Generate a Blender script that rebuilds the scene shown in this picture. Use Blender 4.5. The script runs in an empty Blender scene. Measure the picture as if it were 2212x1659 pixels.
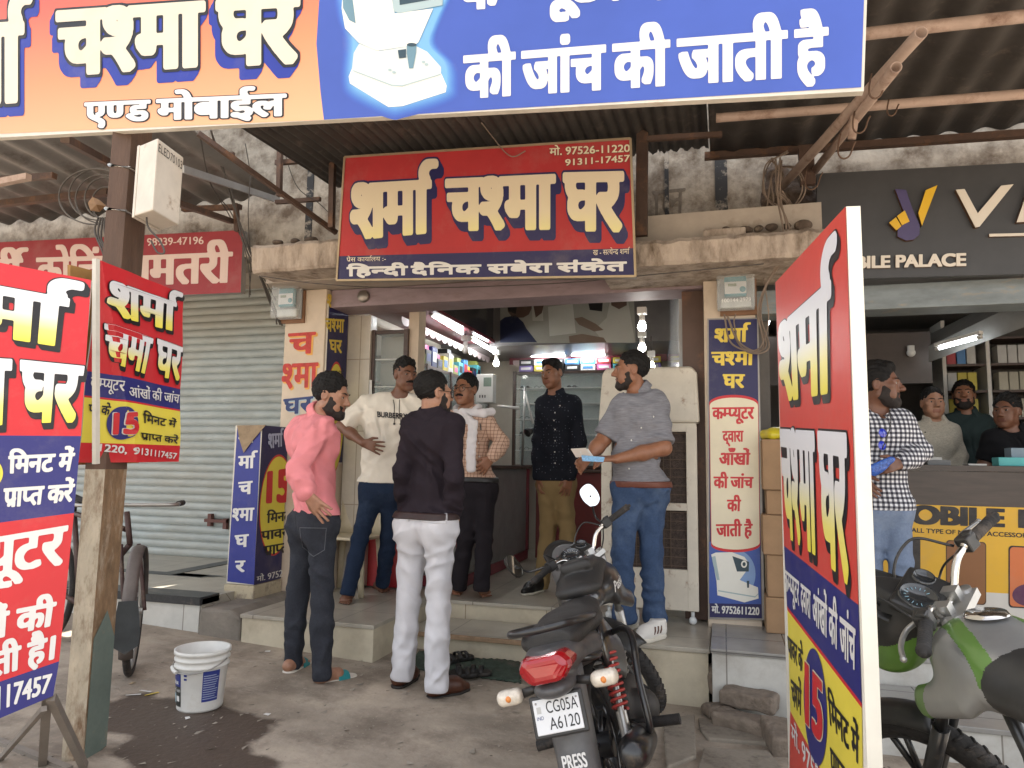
import bpy, math, random
import numpy as np
from mathutils import Vector, Matrix
S = bpy.context.scene
COL = S.collection
random.seed(7)
RNG = np.random.default_rng(5)
PI = math.pi
rad = math.radians

# ------------------------------------------------------------------ camera
FPX, CX, CY, CAMH = 1540.0, 1106.0, 829.5, 1.27      # focal length and centre in pixels of a 2212 px wide picture
YAW, PITCH, ROLL = rad(16.5), rad(6.4), rad(0.9)
FW = np.array([-math.sin(YAW) * math.cos(PITCH), math.cos(YAW) * math.cos(PITCH), math.sin(PITCH)])
_R0 = np.array([math.cos(YAW), math.sin(YAW), 0.0])
_U0 = np.cross(_R0, FW)
RT = _R0 * math.cos(ROLL) + _U0 * math.sin(ROLL)
UP = _U0 * math.cos(ROLL) - _R0 * math.sin(ROLL)
CAM = np.array([0.0, 0.0, CAMH])
cam = bpy.data.cameras.new('camera')
cam.sensor_width = 36.0
cam.lens = 36.0 * FPX / 2212.0
cam.clip_start = 0.05
cam.clip_end = 500.0
camo = bpy.data.objects.new('camera', cam)
COL.objects.link(camo)
camo.matrix_world = Matrix(((RT[0], UP[0], -FW[0], CAM[0]), (RT[1], UP[1], -FW[1], CAM[1]), (RT[2], UP[2], -FW[2], CAM[2]), (0, 0, 0, 1)))
S.camera = camo

# ------------------------------------------------------------------ light
SUN_EL, SUN_AZ = rad(58), rad(25)          # the sun stands high behind the shop row, so the whole front lies in open shade
world = bpy.data.worlds.new('World')
S.world = world
world.use_nodes = True
nt = world.node_tree
sky = nt.nodes.new('ShaderNodeTexSky')
sky.sky_type = 'NISHITA'
sky.sun_disc = False
sky.sun_elevation = SUN_EL
sky.sun_rotation = SUN_AZ
sky.dust_density = 3.0
hz = nt.nodes.new('ShaderNodeHueSaturation')          # dust haze takes the blue out of the sky
hz.inputs['Saturation'].default_value = 0.36
nt.links.new(sky.outputs[0], hz.inputs['Color'])
wm = nt.nodes.new('ShaderNodeMix')
wm.data_type = 'RGBA'
wm.blend_type = 'MULTIPLY'
wm.inputs[0].default_value = 1.0
wm.inputs[7].default_value = (1.0, 0.965, 0.92, 1)
nt.links.new(hz.outputs[0], wm.inputs[6])
nt.links.new(wm.outputs[2], nt.nodes['Background'].inputs[0])
nt.nodes['Background'].inputs[1].default_value = 0.15
sun = bpy.data.lights.new('sun', 'SUN')
sun.energy = 4.0
sun.angle = rad(0.5)
sun.color = (1.0, 0.94, 0.85)
suno = bpy.data.objects.new('sun', sun)
COL.objects.link(suno)
_sd = Vector((math.sin(SUN_AZ) * math.cos(SUN_EL), math.cos(SUN_AZ) * math.cos(SUN_EL), math.sin(SUN_EL)))
suno.rotation_euler = _sd.to_track_quat('Z', 'Y').to_euler()
suno.location = (3, 8, 12)
S.view_settings.view_transform = 'Standard'
S.view_settings.look = 'None'
S.view_settings.gamma = 1.0
S.view_settings.exposure = 2.15
S.render.engine = 'CYCLES'
S.cycles.max_bounces = 8
S.cycles.diffuse_bounces = 4
S.cycles.glossy_bounces = 4
S.cycles.transmission_bounces = 4
S.cycles.use_denoising = True
S.cycles.sample_clamp_indirect = 6.0

# ------------------------------------------------------------------ pixels of the survey -> points in the place
def ray(px, py):
 return RT * ((px - CX) / FPX) - UP * ((py - CY) / FPX) + FW
def aty(px, py, Y):
 d = ray(px, py)
 return CAM + d * (Y / d[1])
def atx(px, py, X):
 d = ray(px, py)
 return CAM + d * (X / d[0])
def atz(px, py, z=0.0):
 d = ray(px, py)
 return CAM + d * ((z - CAMH) / d[2])
def gz(x):                                  # the pavement falls gently to the right
 return -0.05 * (min(max(x, -4.5), -0.3) + 1.7)
def atg(px, py):
 p = atz(px, py, 0)
 for _ in range(6):
  p = atz(px, py, gz(p[0]))
 return p

class Plane:
 def __init__(self, p, n):
  self.p = np.array(p, float)
  n = np.array(n, float)
  n /= np.linalg.norm(n)
  if n @ (CAM - self.p) < 0:
   n = -n
  self.n = n
 def __call__(self, px, py):
  d = ray(px, py)
  return CAM + d * (((self.p - CAM) @ self.n) / (d @ self.n))
def plane_y(Y):
 return Plane((0, Y, 0), (0, -1, 0))
def plane_x(X):
 return Plane((X, 0, 0), (1, 0, 0))
def plane_v(a, b, lean=0.0):                # upright plane through two ground points
 d = np.array([b[0] - a[0], b[1] - a[1], 0.0])
 n = np.cross(d, (0, 0, 1))
 n = n / np.linalg.norm(n)
 return Plane((a[0], a[1], 1.0), n + np.array([0, 0, lean]))

# ------------------------------------------------------------------ materials
MATS = {}
def lin(c):
 return tuple(((x / 12.92) if x <= 0.04045 else ((x + 0.055) / 1.055) ** 2.4) for x in c)
def mat(name, col, rough=0.6, metal=0.0, var=0.12, scale=6.0, bump=0.0, bscale=40.0, col2=None, amt2=0.5, scale2=3.0, spec=0.5, emit=0.0, alpha=1.0, trans=0.0, stretch=None, coat=0.0, sharp=0.12, crease=0.0):
 """Principled material: a colour that drifts a little, an optional second colour in patches (dirt, rust, wear) and a fine bump."""
 if name in MATS:
  return MATS[name]
 m = bpy.data.materials.new(name)
 m.use_nodes = True
 n = m.node_tree.nodes
 L = m.node_tree.links
 b = n['Principled BSDF']
 b.inputs['Roughness'].default_value = rough
 b.inputs['Metallic'].default_value = metal
 b.inputs['Specular IOR Level'].default_value = spec
 b.inputs['Transmission Weight'].default_value = trans
 b.inputs['Alpha'].default_value = alpha
 b.inputs['Coat Weight'].default_value = coat
 b.inputs['Coat Roughness'].default_value = 0.15
 tc = n.new('ShaderNodeTexCoord')
 src = tc.outputs['Object']
 if stretch:
  mp = n.new('ShaderNodeMapping')
  mp.inputs['Scale'].default_value = stretch
  L.new(src, mp.inputs[0])
  src = mp.outputs[0]
 cur = None
 if var > 0:
  nz = n.new('ShaderNodeTexNoise')
  nz.inputs['Scale'].default_value = scale
  nz.inputs['Detail'].default_value = 5
  nz.inputs['Roughness'].default_value = 0.65
  L.new(src, nz.inputs['Vector'])
  mr = n.new('ShaderNodeMapRange')
  mr.inputs['From Min'].default_value = 0.3
  mr.inputs['From Max'].default_value = 0.7
  mr.inputs['To Min'].default_value = 1 - var
  mr.inputs['To Max'].default_value = 1 + var
  L.new(nz.outputs[0], mr.inputs[0])
  mx = n.new('ShaderNodeVectorMath')
  mx.operation = 'SCALE'
  mx.inputs[0].default_value = col[:3]
  L.new(mr.outputs[0], mx.inputs['Scale'])
  cur = mx.outputs[0]
 if col2 is not None:
  n2 = n.new('ShaderNodeTexNoise')
  n2.inputs['Scale'].default_value = scale2
  n2.inputs['Detail'].default_value = 8
  n2.inputs['Roughness'].default_value = 0.7
  L.new(src, n2.inputs['Vector'])
  m2 = n.new('ShaderNodeMapRange')
  m2.inputs['From Min'].default_value = 0.72 - 0.45 * amt2
  m2.inputs['From Max'].default_value = 0.72 - 0.45 * amt2 + sharp
  L.new(n2.outputs[0], m2.inputs[0])
  mi = n.new('ShaderNodeMix')
  mi.data_type = 'RGBA'
  L.new(m2.outputs[0], mi.inputs[0])
  if cur is not None:
   L.new(cur, mi.inputs[6])
  else:
   mi.inputs[6].default_value = (*col[:3], 1)
  mi.inputs[7].default_value = (*col2[:3], 1)
  cur = mi.outputs[2]
 if cur is not None:
  L.new(cur, b.inputs['Base Color'])
 else:
  b.inputs['Base Color'].default_value = (*col[:3], 1)
 if crease > 0:
  rg = n.new('ShaderNodeTexNoise')
  rg.noise_type = 'RIDGED_MULTIFRACTAL'
  rg.inputs['Scale'].default_value = 5.5
  rg.inputs['Detail'].default_value = 3
  rg.inputs['Distortion'].default_value = 0.9
  mp2 = n.new('ShaderNodeMapping')
  mp2.inputs['Scale'].default_value = (1.0, 1.0, 0.75)
  mp2.inputs['Rotation'].default_value = (0.5, 0.4, 0.2)
  L.new(tc.outputs['Object'], mp2.inputs[0])
  L.new(mp2.outputs[0], rg.inputs['Vector'])
  bc_ = n.new('ShaderNodeBump')
  bc_.inputs['Strength'].default_value = crease
  bc_.inputs['Distance'].default_value = 0.05
  L.new(rg.outputs[0], bc_.inputs['Height'])
  L.new(bc_.outputs[0], b.inputs['Normal'])
 if bump > 0:
  nb = n.new('ShaderNodeTexNoise')
  nb.inputs['Scale'].default_value = bscale
  nb.inputs['Detail'].default_value = 4
  L.new(src, nb.inputs['Vector'])
  bp = n.new('ShaderNodeBump')
  bp.inputs['Strength'].default_value = bump
  bp.inputs['Distance'].default_value = 0.01
  L.new(nb.outputs[0], bp.inputs['Height'])
  if crease > 0:
   L.new(bc_.outputs[0], bp.inputs['Normal'])
  L.new(bp.outputs[0], b.inputs['Normal'])
 if emit > 0:
  b.inputs['Emission Color'].default_value = (*col[:3], 1)
  b.inputs['Emission Strength'].default_value = emit
 MATS[name] = m
 return m
def grad(name, stops, rough=0.35, axis=1):
 """Printed colour gradient running up the letters (uv)."""
 if name in MATS:
  return MATS[name]
 m = bpy.data.materials.new(name)
 m.use_nodes = True
 n = m.node_tree.nodes
 L = m.node_tree.links
 b = n['Principled BSDF']
 b.inputs['Roughness'].default_value = rough
 uv = n.new('ShaderNodeUVMap')
 sp = n.new('ShaderNodeSeparateXYZ')
 L.new(uv.outputs[0], sp.inputs[0])
 cr = n.new('ShaderNodeValToRGB')
 e = cr.color_ramp.elements
 while len(e) < len(stops):
  e.new(0.5)
 for k, (p, c) in enumerate(stops):
  e[k].position = p
  e[k].color = (*c, 1)
 L.new(sp.outputs[axis], cr.inputs[0])
 L.new(cr.outputs[0], b.inputs['Base Color'])
 MATS[name] = m
 return m
def checks(name, base, bands, rough=0.8, scale=60.0, kind='plaid'):
 """Woven check: two sets of bands over the cloth's own coordinates."""
 m = bpy.data.materials.new(name)
 m.use_nodes = True
 n = m.node_tree.nodes
 L = m.node_tree.links
 b = n['Principled BSDF']
 b.inputs['Roughness'].default_value = rough
 tc = n.new('ShaderNodeTexCoord')
 sp = n.new('ShaderNodeSeparateXYZ')
 L.new(tc.outputs['UV'], sp.inputs[0])
 fac = []
 for ax in (0, 1):
  mm = n.new('ShaderNodeMath')
  mm.operation = 'MULTIPLY'
  mm.inputs[1].default_value = scale
  L.new(sp.outputs[ax], mm.inputs[0])
  fr = n.new('ShaderNodeMath')
  fr.operation = 'FRACT'
  L.new(mm.outputs[0], fr.inputs[0])
  lt = n.new('ShaderNodeMath')
  lt.operation = 'LESS_THAN'
  lt.inputs[1].default_value = 0.5 if kind == 'gingham' else 0.2
  L.new(fr.outputs[0], lt.inputs[0])
  fac.append(lt)
 ad = n.new('ShaderNodeMath')
 ad.operation = 'ADD'
 L.new(fac[0].outputs[0], ad.inputs[0])
 L.new(fac[1].outputs[0], ad.inputs[1])
 dv = n.new('ShaderNodeMath')
 dv.operation = 'MULTIPLY'
 dv.inputs[1].default_value = 0.5
 L.new(ad.outputs[0], dv.inputs[0])
 cr = n.new('ShaderNodeValToRGB')
 cr.color_ramp.interpolation = 'CONSTANT'
 e = cr.color_ramp.elements
 e.new(0.5)
 for k, (p, c) in enumerate(((0.0, base), (0.25, bands[0]), (0.75, bands[1]))):
  e[k].position = p
  e[k].color = (*c, 1)
 L.new(dv.outputs[0], cr.inputs[0])
 L.new(cr.outputs[0], b.inputs['Base Color'])
 MATS[name] = m
 return m

# ------------------------------------------------------------------ objects
OFF = {}
def root(name, label, cat, loc, group=None):
 o = bpy.data.objects.new(name, None)
 o.empty_display_size = 0.1
 COL.objects.link(o)
 o.location = tuple(float(v) for v in loc)
 o['label'] = label
 o['category'] = cat
 if group:
  o['group'] = group
 OFF[o.name] = np.array(loc, float)
 return o
def link(o, parent=None, label=None, cat=None, group=None, kind=None):
 COL.objects.link(o)
 if parent is not None:
  o.parent = parent
  OFF[o.name] = OFF[parent.name]
 if label:
  o['label'] = label
 if cat:
  o['category'] = cat
 if group:
  o['group'] = group
 if kind:
  o['kind'] = kind
 return o
def fastmesh(name, groups, mats, offset, smooth=False, uvs=None, midx=None):
 """groups: arrays (n,k,3) of polygon corners."""
 V, LT, MI, UV = [], [], [], []
 for gi, g in enumerate(groups):
  g = np.asarray(g, float)
  if len(g) == 0:
   continue
  n, k = g.shape[:2]
  V.append(g.reshape(-1, 3))
  LT.append(np.full(n, k, np.int32))
  MI.append(np.full(n, midx[gi] if midx else 0, np.int32))
  if uvs is not None:
   UV.append(np.asarray(uvs[gi], float).reshape(-1, 2))
 V = np.concatenate(V) - offset
 LT = np.concatenate(LT)
 MI = np.concatenate(MI)
 me = bpy.data.meshes.new(name)
 me.vertices.add(len(V))
 me.vertices.foreach_set('co', V.astype(np.float32).ravel())
 me.loops.add(len(V))
 me.loops.foreach_set('vertex_index', np.arange(len(V), dtype=np.int32))
 me.polygons.add(len(LT))
 me.polygons.foreach_set('loop_start', np.concatenate(([0], np.cumsum(LT)[:-1])).astype(np.int32))
 me.polygons.foreach_set('loop_total', LT)
 me.polygons.foreach_set('material_index', MI)
 for m in mats:
  me.materials.append(m)
 if uvs is not None:
  l = me.uv_layers.new(name='UVMap')
  l.data.foreach_set('uv', np.concatenate(UV).astype(np.float32).ravel())
 me.update(calc_edges=True)
 me.validate()
 return me

def unit(v):
 v = np.array(v, float)
 return v / (np.linalg.norm(v) + 1e-12)
def rotm(ax, ang):
 return np.array(Matrix.Rotation(ang, 3, Vector(ax)))

class MB:
 """Collects shapes and builds them as one mesh object."""
 def __init__(self):
  self.v, self.f, self.m, self.s = [], [], [], []
  self.mi = 0
  self.T = None
 def mat(self, i):
  self.mi = i
  return self
 def add(self, vs, fs, smooth=False):
  b = len(self.v)
  if self.T is not None:
   vs = [self.T(np.array(p, float)) for p in vs]
  self.v += [tuple(map(float, p)) for p in vs]
  self.f += [tuple(b + i for i in f) for f in fs]
  self.m += [self.mi] * len(fs)
  self.s += [smooth] * len(fs)
  return self
 def box(self, c, s, R=None):
  c = np.array(c, float)
  h = np.array(s, float) / 2
  vs = []
  for x in (-1, 1):
   for y in (-1, 1):
    for z in (-1, 1):
     p = np.array((x, y, z)) * h
     vs.append(c + (R @ p if R is not None else p))
  return self.add(vs, [(0, 1, 3, 2), (4, 6, 7, 5), (0, 4, 5, 1), (2, 3, 7, 6), (0, 2, 6, 4), (1, 5, 7, 3)])
 def bx(self, a, b):
  a, b = np.minimum(a, b), np.maximum(a, b)
  return self.box((np.array(a) + b) / 2, np.array(b) - a)
 def prism(self, pts, d):
  """closed outline extruded by the vector d"""
  pts = [np.array(p, float) for p in pts]
  d = np.array(d, float)
  n = len(pts)
  nrm = np.zeros(3)
  for i in range(n):
   nrm += np.cross(pts[i], pts[(i + 1) % n])
  if nrm @ d > 0:
   pts = pts[::-1]
  vs = pts + [p + d for p in pts]
  fs = [tuple(range(n)), tuple(range(2 * n - 1, n - 1, -1))]
  fs += [(i, i + n, (i + 1) % n + n, (i + 1) % n) for i in range(n)]
  return self.add(vs, fs)
 def quad(self, a, b, c, d):
  return self.add([a, b, c, d], [(0, 1, 2, 3)])
 def tube(self, pts, r, n=10, closed=False, caps=True):
  P = np.array(pts, float)
  m = len(P)
  rr = np.full(m, r) if np.isscalar(r) else np.array(r, float)
  t = np.gradient(P, axis=0) if not closed else (np.roll(P, -1, 0) - np.roll(P, 1, 0))
  if not closed and m > 2:
   t[1:-1] = P[2:] - P[:-2]
  t = t / (np.linalg.norm(t, axis=1)[:, None] + 1e-9)
  a = np.array((0, 0, 1.0)) if abs(t[0][2]) < 0.9 else np.array((1.0, 0, 0))
  u = unit(np.cross(t[0], a))
  vs = []
  for i in range(m):
   u = unit(u - (u @ t[i]) * t[i])
   w = np.cross(t[i], u)
   for k in range(n):
    an = 2 * PI * k / n
    vs.append(P[i] + rr[i] * (math.cos(an) * u + math.sin(an) * w))
  fs = []
  for i in range(m if closed else m - 1):
   j = (i + 1) % m
   for k in range(n):
    l = (k + 1) % n
    fs.append((i * n + k, i * n + l, j * n + l, j * n + k))
  self.add(vs, fs, True)
  if caps and not closed:
   b = len(self.v) - m * n
   self.f += [tuple(b + k for k in range(n - 1, -1, -1)), tuple(b + (m - 1) * n + k for k in range(n))]
   self.m += [self.mi] * 2
   self.s += [False] * 2
  return self
 def lathe(self, prof, o, ax=(0, 0, 1), n=24, smooth=True, ref=None, squash=1.0):
  """profile of (radius, height) turned about ax"""
  o = np.array(o, float)
  ax = unit(ax)
  a = np.array(ref, float) if ref is not None else (np.array((0, 0, 1.0)) if abs(ax[2]) < 0.9 else np.array((1.0, 0, 0)))
  u = unit(a - (a @ ax) * ax)
  w = np.cross(ax, u)
  vs, fs = [], []
  for (r, h) in prof:
   for k in range(n):
    an = 2 * PI * k / n
    vs.append(o + ax * h + r * (math.cos(an) * u + squash * math.sin(an) * w))
  for i in range(len(prof) - 1):
   for k in range(n):
    l = (k + 1) % n
    fs.append((i * n + k, i * n + l, (i + 1) * n + l, (i + 1) * n + k))
  return self.add(vs, fs, smooth)
 def cyl(self, a, b, r, n=16):
  a, b = np.array(a, float), np.array(b, float)
  L = np.linalg.norm(b - a)
  return self.lathe([(0.0001, 0), (r, 0), (r, 0.0001), (r, L - 0.0001), (r, L), (0.0001, L)], a, b - a, n)
 def ball(self, c, r, n=12):
  r = np.full(3, r) if np.isscalar(r) else np.array(r, float)
  c = np.array(c, float)
  vs, fs = [], []
  for i in range(n + 1):
   th = PI * i / n
   for k in range(2 * n):
    ph = PI * k / n
    vs.append(c + r * np.array((math.sin(th) * math.cos(ph), math.sin(th) * math.sin(ph), math.cos(th))))
  N = 2 * n
  for i in range(n):
   for k in range(N):
    l = (k + 1) % N
    fs.append((i * N + k, (i + 1) * N + k, (i + 1) * N + l, i * N + l))
  return self.add(vs, fs, True)
 def grid(self, P, smooth=True):
  """P: array (m,n,3)"""
  P = np.asarray(P, float)
  m, n = P.shape[:2]
  return self.add(P.reshape(-1, 3), [(i * n + j, i * n + j + 1, (i + 1) * n + j + 1, (i + 1) * n + j) for i in range(m - 1) for j in range(n - 1)], smooth)
 def torus(self, c, ax, R, r, n=40, k=12, sq=1.0):
  ax = unit(ax)
  a = np.array((0, 0, 1.0)) if abs(ax[2]) < 0.9 else np.array((1.0, 0, 0))
  u = unit(np.cross(ax, a))
  w = np.cross(ax, u)
  c = np.array(c, float)
  vs, fs = [], []
  for i in range(n):
   an = 2 * PI * i / n
   d = math.cos(an) * u + math.sin(an) * w
   for j in range(k):
    b = 2 * PI * j / k
    vs.append(c + d * (R + r * math.cos(b)) + ax * r * sq * math.sin(b))
  for i in range(n):
   for j in range(k):
    fs.append((i * k + j, i * k + (j + 1) % k, ((i + 1) % n) * k + (j + 1) % k, ((i + 1) % n) * k + j))
  return self.add(vs, fs, True)
 def build(self, name, mats, parent=None, bevel=0.0, solid=0.0, **kw):
  if not isinstance(mats, (list, tuple)):
   mats = [mats]
  off = OFF[parent.name] if parent is not None else np.array(kw.pop('loc', (0, 0, 0)), float)
  me = bpy.data.meshes.new(name)
  V = np.array(self.v) - off
  me.from_pydata(V.tolist(), [], self.f)
  for m in mats:
   me.materials.append(m)
  me.polygons.foreach_set('material_index', np.array(self.m, np.int32))
  me.polygons.foreach_set('use_smooth', np.array(self.s, bool))
  me.update()
  o = bpy.data.objects.new(name, me)
  link(o, parent, **kw)
  if parent is None:
   o.location = tuple(off)
   OFF[o.name] = off
  if solid:
   md = o.modifiers.new('solid', 'SOLIDIFY')
   md.thickness = solid
   md.offset = 0
  if bevel:
   md = o.modifiers.new('bevel', 'BEVEL')
   md.width = bevel
   md.segments = 2
   md.limit_method = 'ANGLE'
   md.angle_limit = rad(40)
  return o
def bez(pts, n=24):
 """smooth curve through the points"""
 P = np.array(pts, float)
 if len(P) < 3:
  return P
 Q = np.vstack([2 * P[0] - P[1], P, 2 * P[-1] - P[-2]])
 out = []
 seg = max(2, n // (len(P) - 1))
 for i in range(1, len(Q) - 2):
  for t in np.linspace(0, 1, seg, endpoint=False):
   a, b, c, d = Q[i - 1], Q[i], Q[i + 1], Q[i + 2]
   out.append(0.5 * (2 * b + (c - a) * t + (2 * a - 5 * b + 4 * c - d) * t * t + (3 * b - a - 3 * c + d) * t ** 3))
 out.append(P[-1])
 return np.array(out)
FLOOR = 0.25
# ------------------------------------------------------------------ lettering: glyphs are drawn into a bitmap, thickened, and cut out as flat sheets
_GL = {}
def _curve_tris(s, R):
 cu = bpy.data.curves.new('glyph', 'FONT')
 cu.body = s
 cu.resolution_u = 6
 o = bpy.data.objects.new('glyph', cu)
 COL.objects.link(o)
 dg = bpy.context.evaluated_depsgraph_get()
 dg.update()
 me = o.evaluated_get(dg).to_mesh()
 V = np.array([v.co[:2] for v in me.vertices]).reshape(-1, 2)
 me.calc_loop_triangles()
 T = np.array([t.vertices[:] for t in me.loop_triangles], int).reshape(-1, 3)
 o.to_mesh_clear()
 bpy.data.objects.remove(o)
 bpy.data.curves.remove(cu)
 return V, T
def _minx(s):
 V, T = _curve_tris(s, 1)
 return V[:, 0]
def _raster(V, T, R):
 ss = 3
 pad = 2
 x0 = math.floor(V[:, 0].min() * R) - pad
 y0 = math.floor(V[:, 1].min() * R) - pad
 x1 = math.ceil(V[:, 0].max() * R) + pad
 y1 = math.ceil(V[:, 1].max() * R) + pad
 W, Hh = (x1 - x0) * ss, (y1 - y0) * ss
 B = np.zeros((Hh, W), bool)
 P = (V * R - (x0, y0)) * ss
 for t in T:
  a, b, c = P[t]
  lo = np.floor(np.minimum(np.minimum(a, b), c)).astype(int)
  hi = np.ceil(np.maximum(np.maximum(a, b), c)).astype(int) + 1
  lo = np.maximum(lo, 0)
  xs = np.arange(lo[0], min(hi[0], W)) + 0.5
  ys = np.arange(lo[1], min(hi[1], Hh)) + 0.5
  if len(xs) == 0 or len(ys) == 0:
   continue
  X, Y = np.meshgrid(xs, ys)
  d1 = (b[0] - a[0]) * (Y - a[1]) - (b[1] - a[1]) * (X - a[0])
  d2 = (c[0] - b[0]) * (Y - b[1]) - (c[1] - b[1]) * (X - b[0])
  d3 = (a[0] - c[0]) * (Y - c[1]) - (a[1] - c[1]) * (X - c[0])
  ins = ((d1 >= 0) & (d2 >= 0) & (d3 >= 0)) | ((d1 <= 0) & (d2 <= 0) & (d3 <= 0))
  B[lo[1]:lo[1] + len(ys), lo[0]:lo[0] + len(xs)] |= ins
 A = B.reshape(y1 - y0, ss, x1 - x0, ss).mean((1, 3)).astype(np.float32)
 return A, x0, y0
_MET = {}
def _metrics():
 if not _MET:
  V, T = _curve_tris('\u0930\u093e', 1)
  _MET['head'] = V[:, 1].max()
  V, T = _curve_tris('H', 1)
  _MET['cap'] = V[:, 1].max()
  V, T = _curve_tris('\u0930', 1)
  V2, T = _curve_tris('\u0930\u0930', 1)
  _MET['ra'] = V2[:, 0].max() - V[:, 0].max()
 return _MET
def glyph(c, R):
 k = (c, R)
 if k in _GL:
  return _GL[k]
 base = '\u0930' if ord(c) >= 0x900 else 'H'
 if (base, 'a') not in _GL:
  V1, _ = _curve_tris(base, 1)
  V2, _ = _curve_tris(base + base, 1)
  _GL[(base, 'a')] = V2[:, 0].max() - V1[:, 0].max()
  _GL[(base, 'x')] = V1[:, 0].max()
 # advance: how far the next letter is pushed
 V3, _ = _curve_tris(base + c + base, 1)
 adv = V3[:, 0].max() - _GL[(base, 'x')] - _GL[(base, 'a')]
 V4, T4 = _curve_tris(base + c, 1)
 V1, T1 = _curve_tris(base, 1)
 nb = len(V1)
 keep = T4[(T4 >= nb).all(1)] if len(V4) > nb and np.allclose(V4[:nb], V1, atol=1e-4) else T4
 if keep is T4:                                   # vertex order differs: take the letter alone
  V4, keep = _curve_tris(c, 1)
  sh = 0.0
 else:
  sh = _GL[(base, 'a')]
 if len(keep) == 0:
  _GL[k] = (None, 0, 0, adv)
  return _GL[k]
 use = np.unique(keep)
 V = V4.copy()
 V[:, 0] -= sh
 rm = np.full(len(V), 0)
 rm[use] = np.arange(len(use))
 A, x0, y0 = _raster(V[use], rm[keep], R)
 _GL[k] = (A, x0, y0, adv)
 return _GL[k]
def text_field(s, R, fat=(0, 0)):
 """s: letters in the order they are drawn; ~X is the half form of X, ^ the hook of ra over the stem just drawn, / the slash of ra below it"""
 m = _metrics()
 head = m['head']
 items = []
 pen = 0.0
 i = 0
 strokes = []
 while i < len(s):
  c = s[i]
  if c == ' ':
   pen += 0.26
  elif c == '~':
   i += 1
   A, x0, y0, adv = glyph(s[i], R)
   r0, r1 = int(0.08 * R) - y0, int((head - 0.12) * R) - y0
   cov = (A[max(r0, 0):r1] > 0.5).mean(0)
   cols = np.where(cov > 0.85)[0]
   cut = cols.max() if len(cols) else A.shape[1] - 1
   while cut > 0 and cov[cut] > 0.85:
    cut -= 1
   B = A.copy()
   B[:, cut + 1:] = 0
   items.append((B, int(round(pen * R)) + x0, y0))
   pen += (cut + x0) / R + 0.005
  elif c == '^':
   x = pen - 0.075
   a = np.linspace(rad(218), rad(75), 12)
   strokes.append(np.stack([x + 0.14 + 0.15 * np.cos(a), head + 0.1 + 0.12 * np.sin(a)], 1))
  elif c == '/':
   strokes.append(np.array([(pen - 0.1, 0.26), (pen - 0.34, 0.06)]))
  else:
   A, x0, y0, adv = glyph(c, R)
   if A is not None:
    items.append((A, int(round(pen * R)) + x0, y0))
   pen += adv
  i += 1
 fx, fy = int(math.ceil(fat[0] * R)), int(math.ceil(fat[1] * R))
 x0 = min([it[1] for it in items]) - fx - 4
 y0 = min([it[2] for it in items] + [0]) - fy - 4
 x1 = max([it[1] + it[0].shape[1] for it in items] + [int(pen * R + 0.25 * R)]) + fx + 4
 y1 = max([it[2] + it[0].shape[0] for it in items] + [int((head + (0.42 if strokes else 0.02)) * R)]) + fy + 4
 F = np.zeros((y1 - y0, x1 - x0), np.float32)
 for A, ax, ay in items:
  v = F[ay - y0:ay - y0 + A.shape[0], ax - x0:ax - x0 + A.shape[1]]
  np.maximum(v, A, out=v)
 if strokes:
  X, Y = np.meshgrid((np.arange(F.shape[1]) + 0.5 + x0) / R, (np.arange(F.shape[0]) + 0.5 + y0) / R)
  for st in strokes:
   for a, b in zip(st[:-1], st[1:]):
    d = b - a
    t = np.clip(((X - a[0]) * d[0] + (Y - a[1]) * d[1]) / (d @ d), 0, 1)
    D = np.hypot(X - a[0] - t * d[0], Y - a[1] - t * d[1])
    np.maximum(F, np.clip((0.038 - D) * R + 0.5, 0, 1), out=F)
 return F, x0, y0
def dilate(F, rx, ry, box=False):
 if rx <= 0 and ry <= 0:
  return F
 ix, iy = int(math.ceil(rx)), int(math.ceil(ry))
 G = F.copy()
 H_, W = F.shape
 for dy in range(-iy, iy + 1):
  for dx in range(-ix, ix + 1):
   if not box and (dx / max(rx, .5)) ** 4 + (dy / max(ry, .5)) ** 4 > 1.02:
    continue
   a = F[max(0, -dy):H_ - max(0, dy), max(0, -dx):W - max(0, dx)]
   v = G[max(0, dy):H_ - max(0, -dy), max(0, dx):W - max(0, -dx)]
   np.maximum(v, a, out=v)
 return G
def soften(F):
 G = np.pad(F, 1, mode='edge')
 return (G[:-2, 1:-1] + G[2:, 1:-1] + G[1:-1, :-2] + G[1:-1, 2:] + 2 * F) / 6
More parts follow.
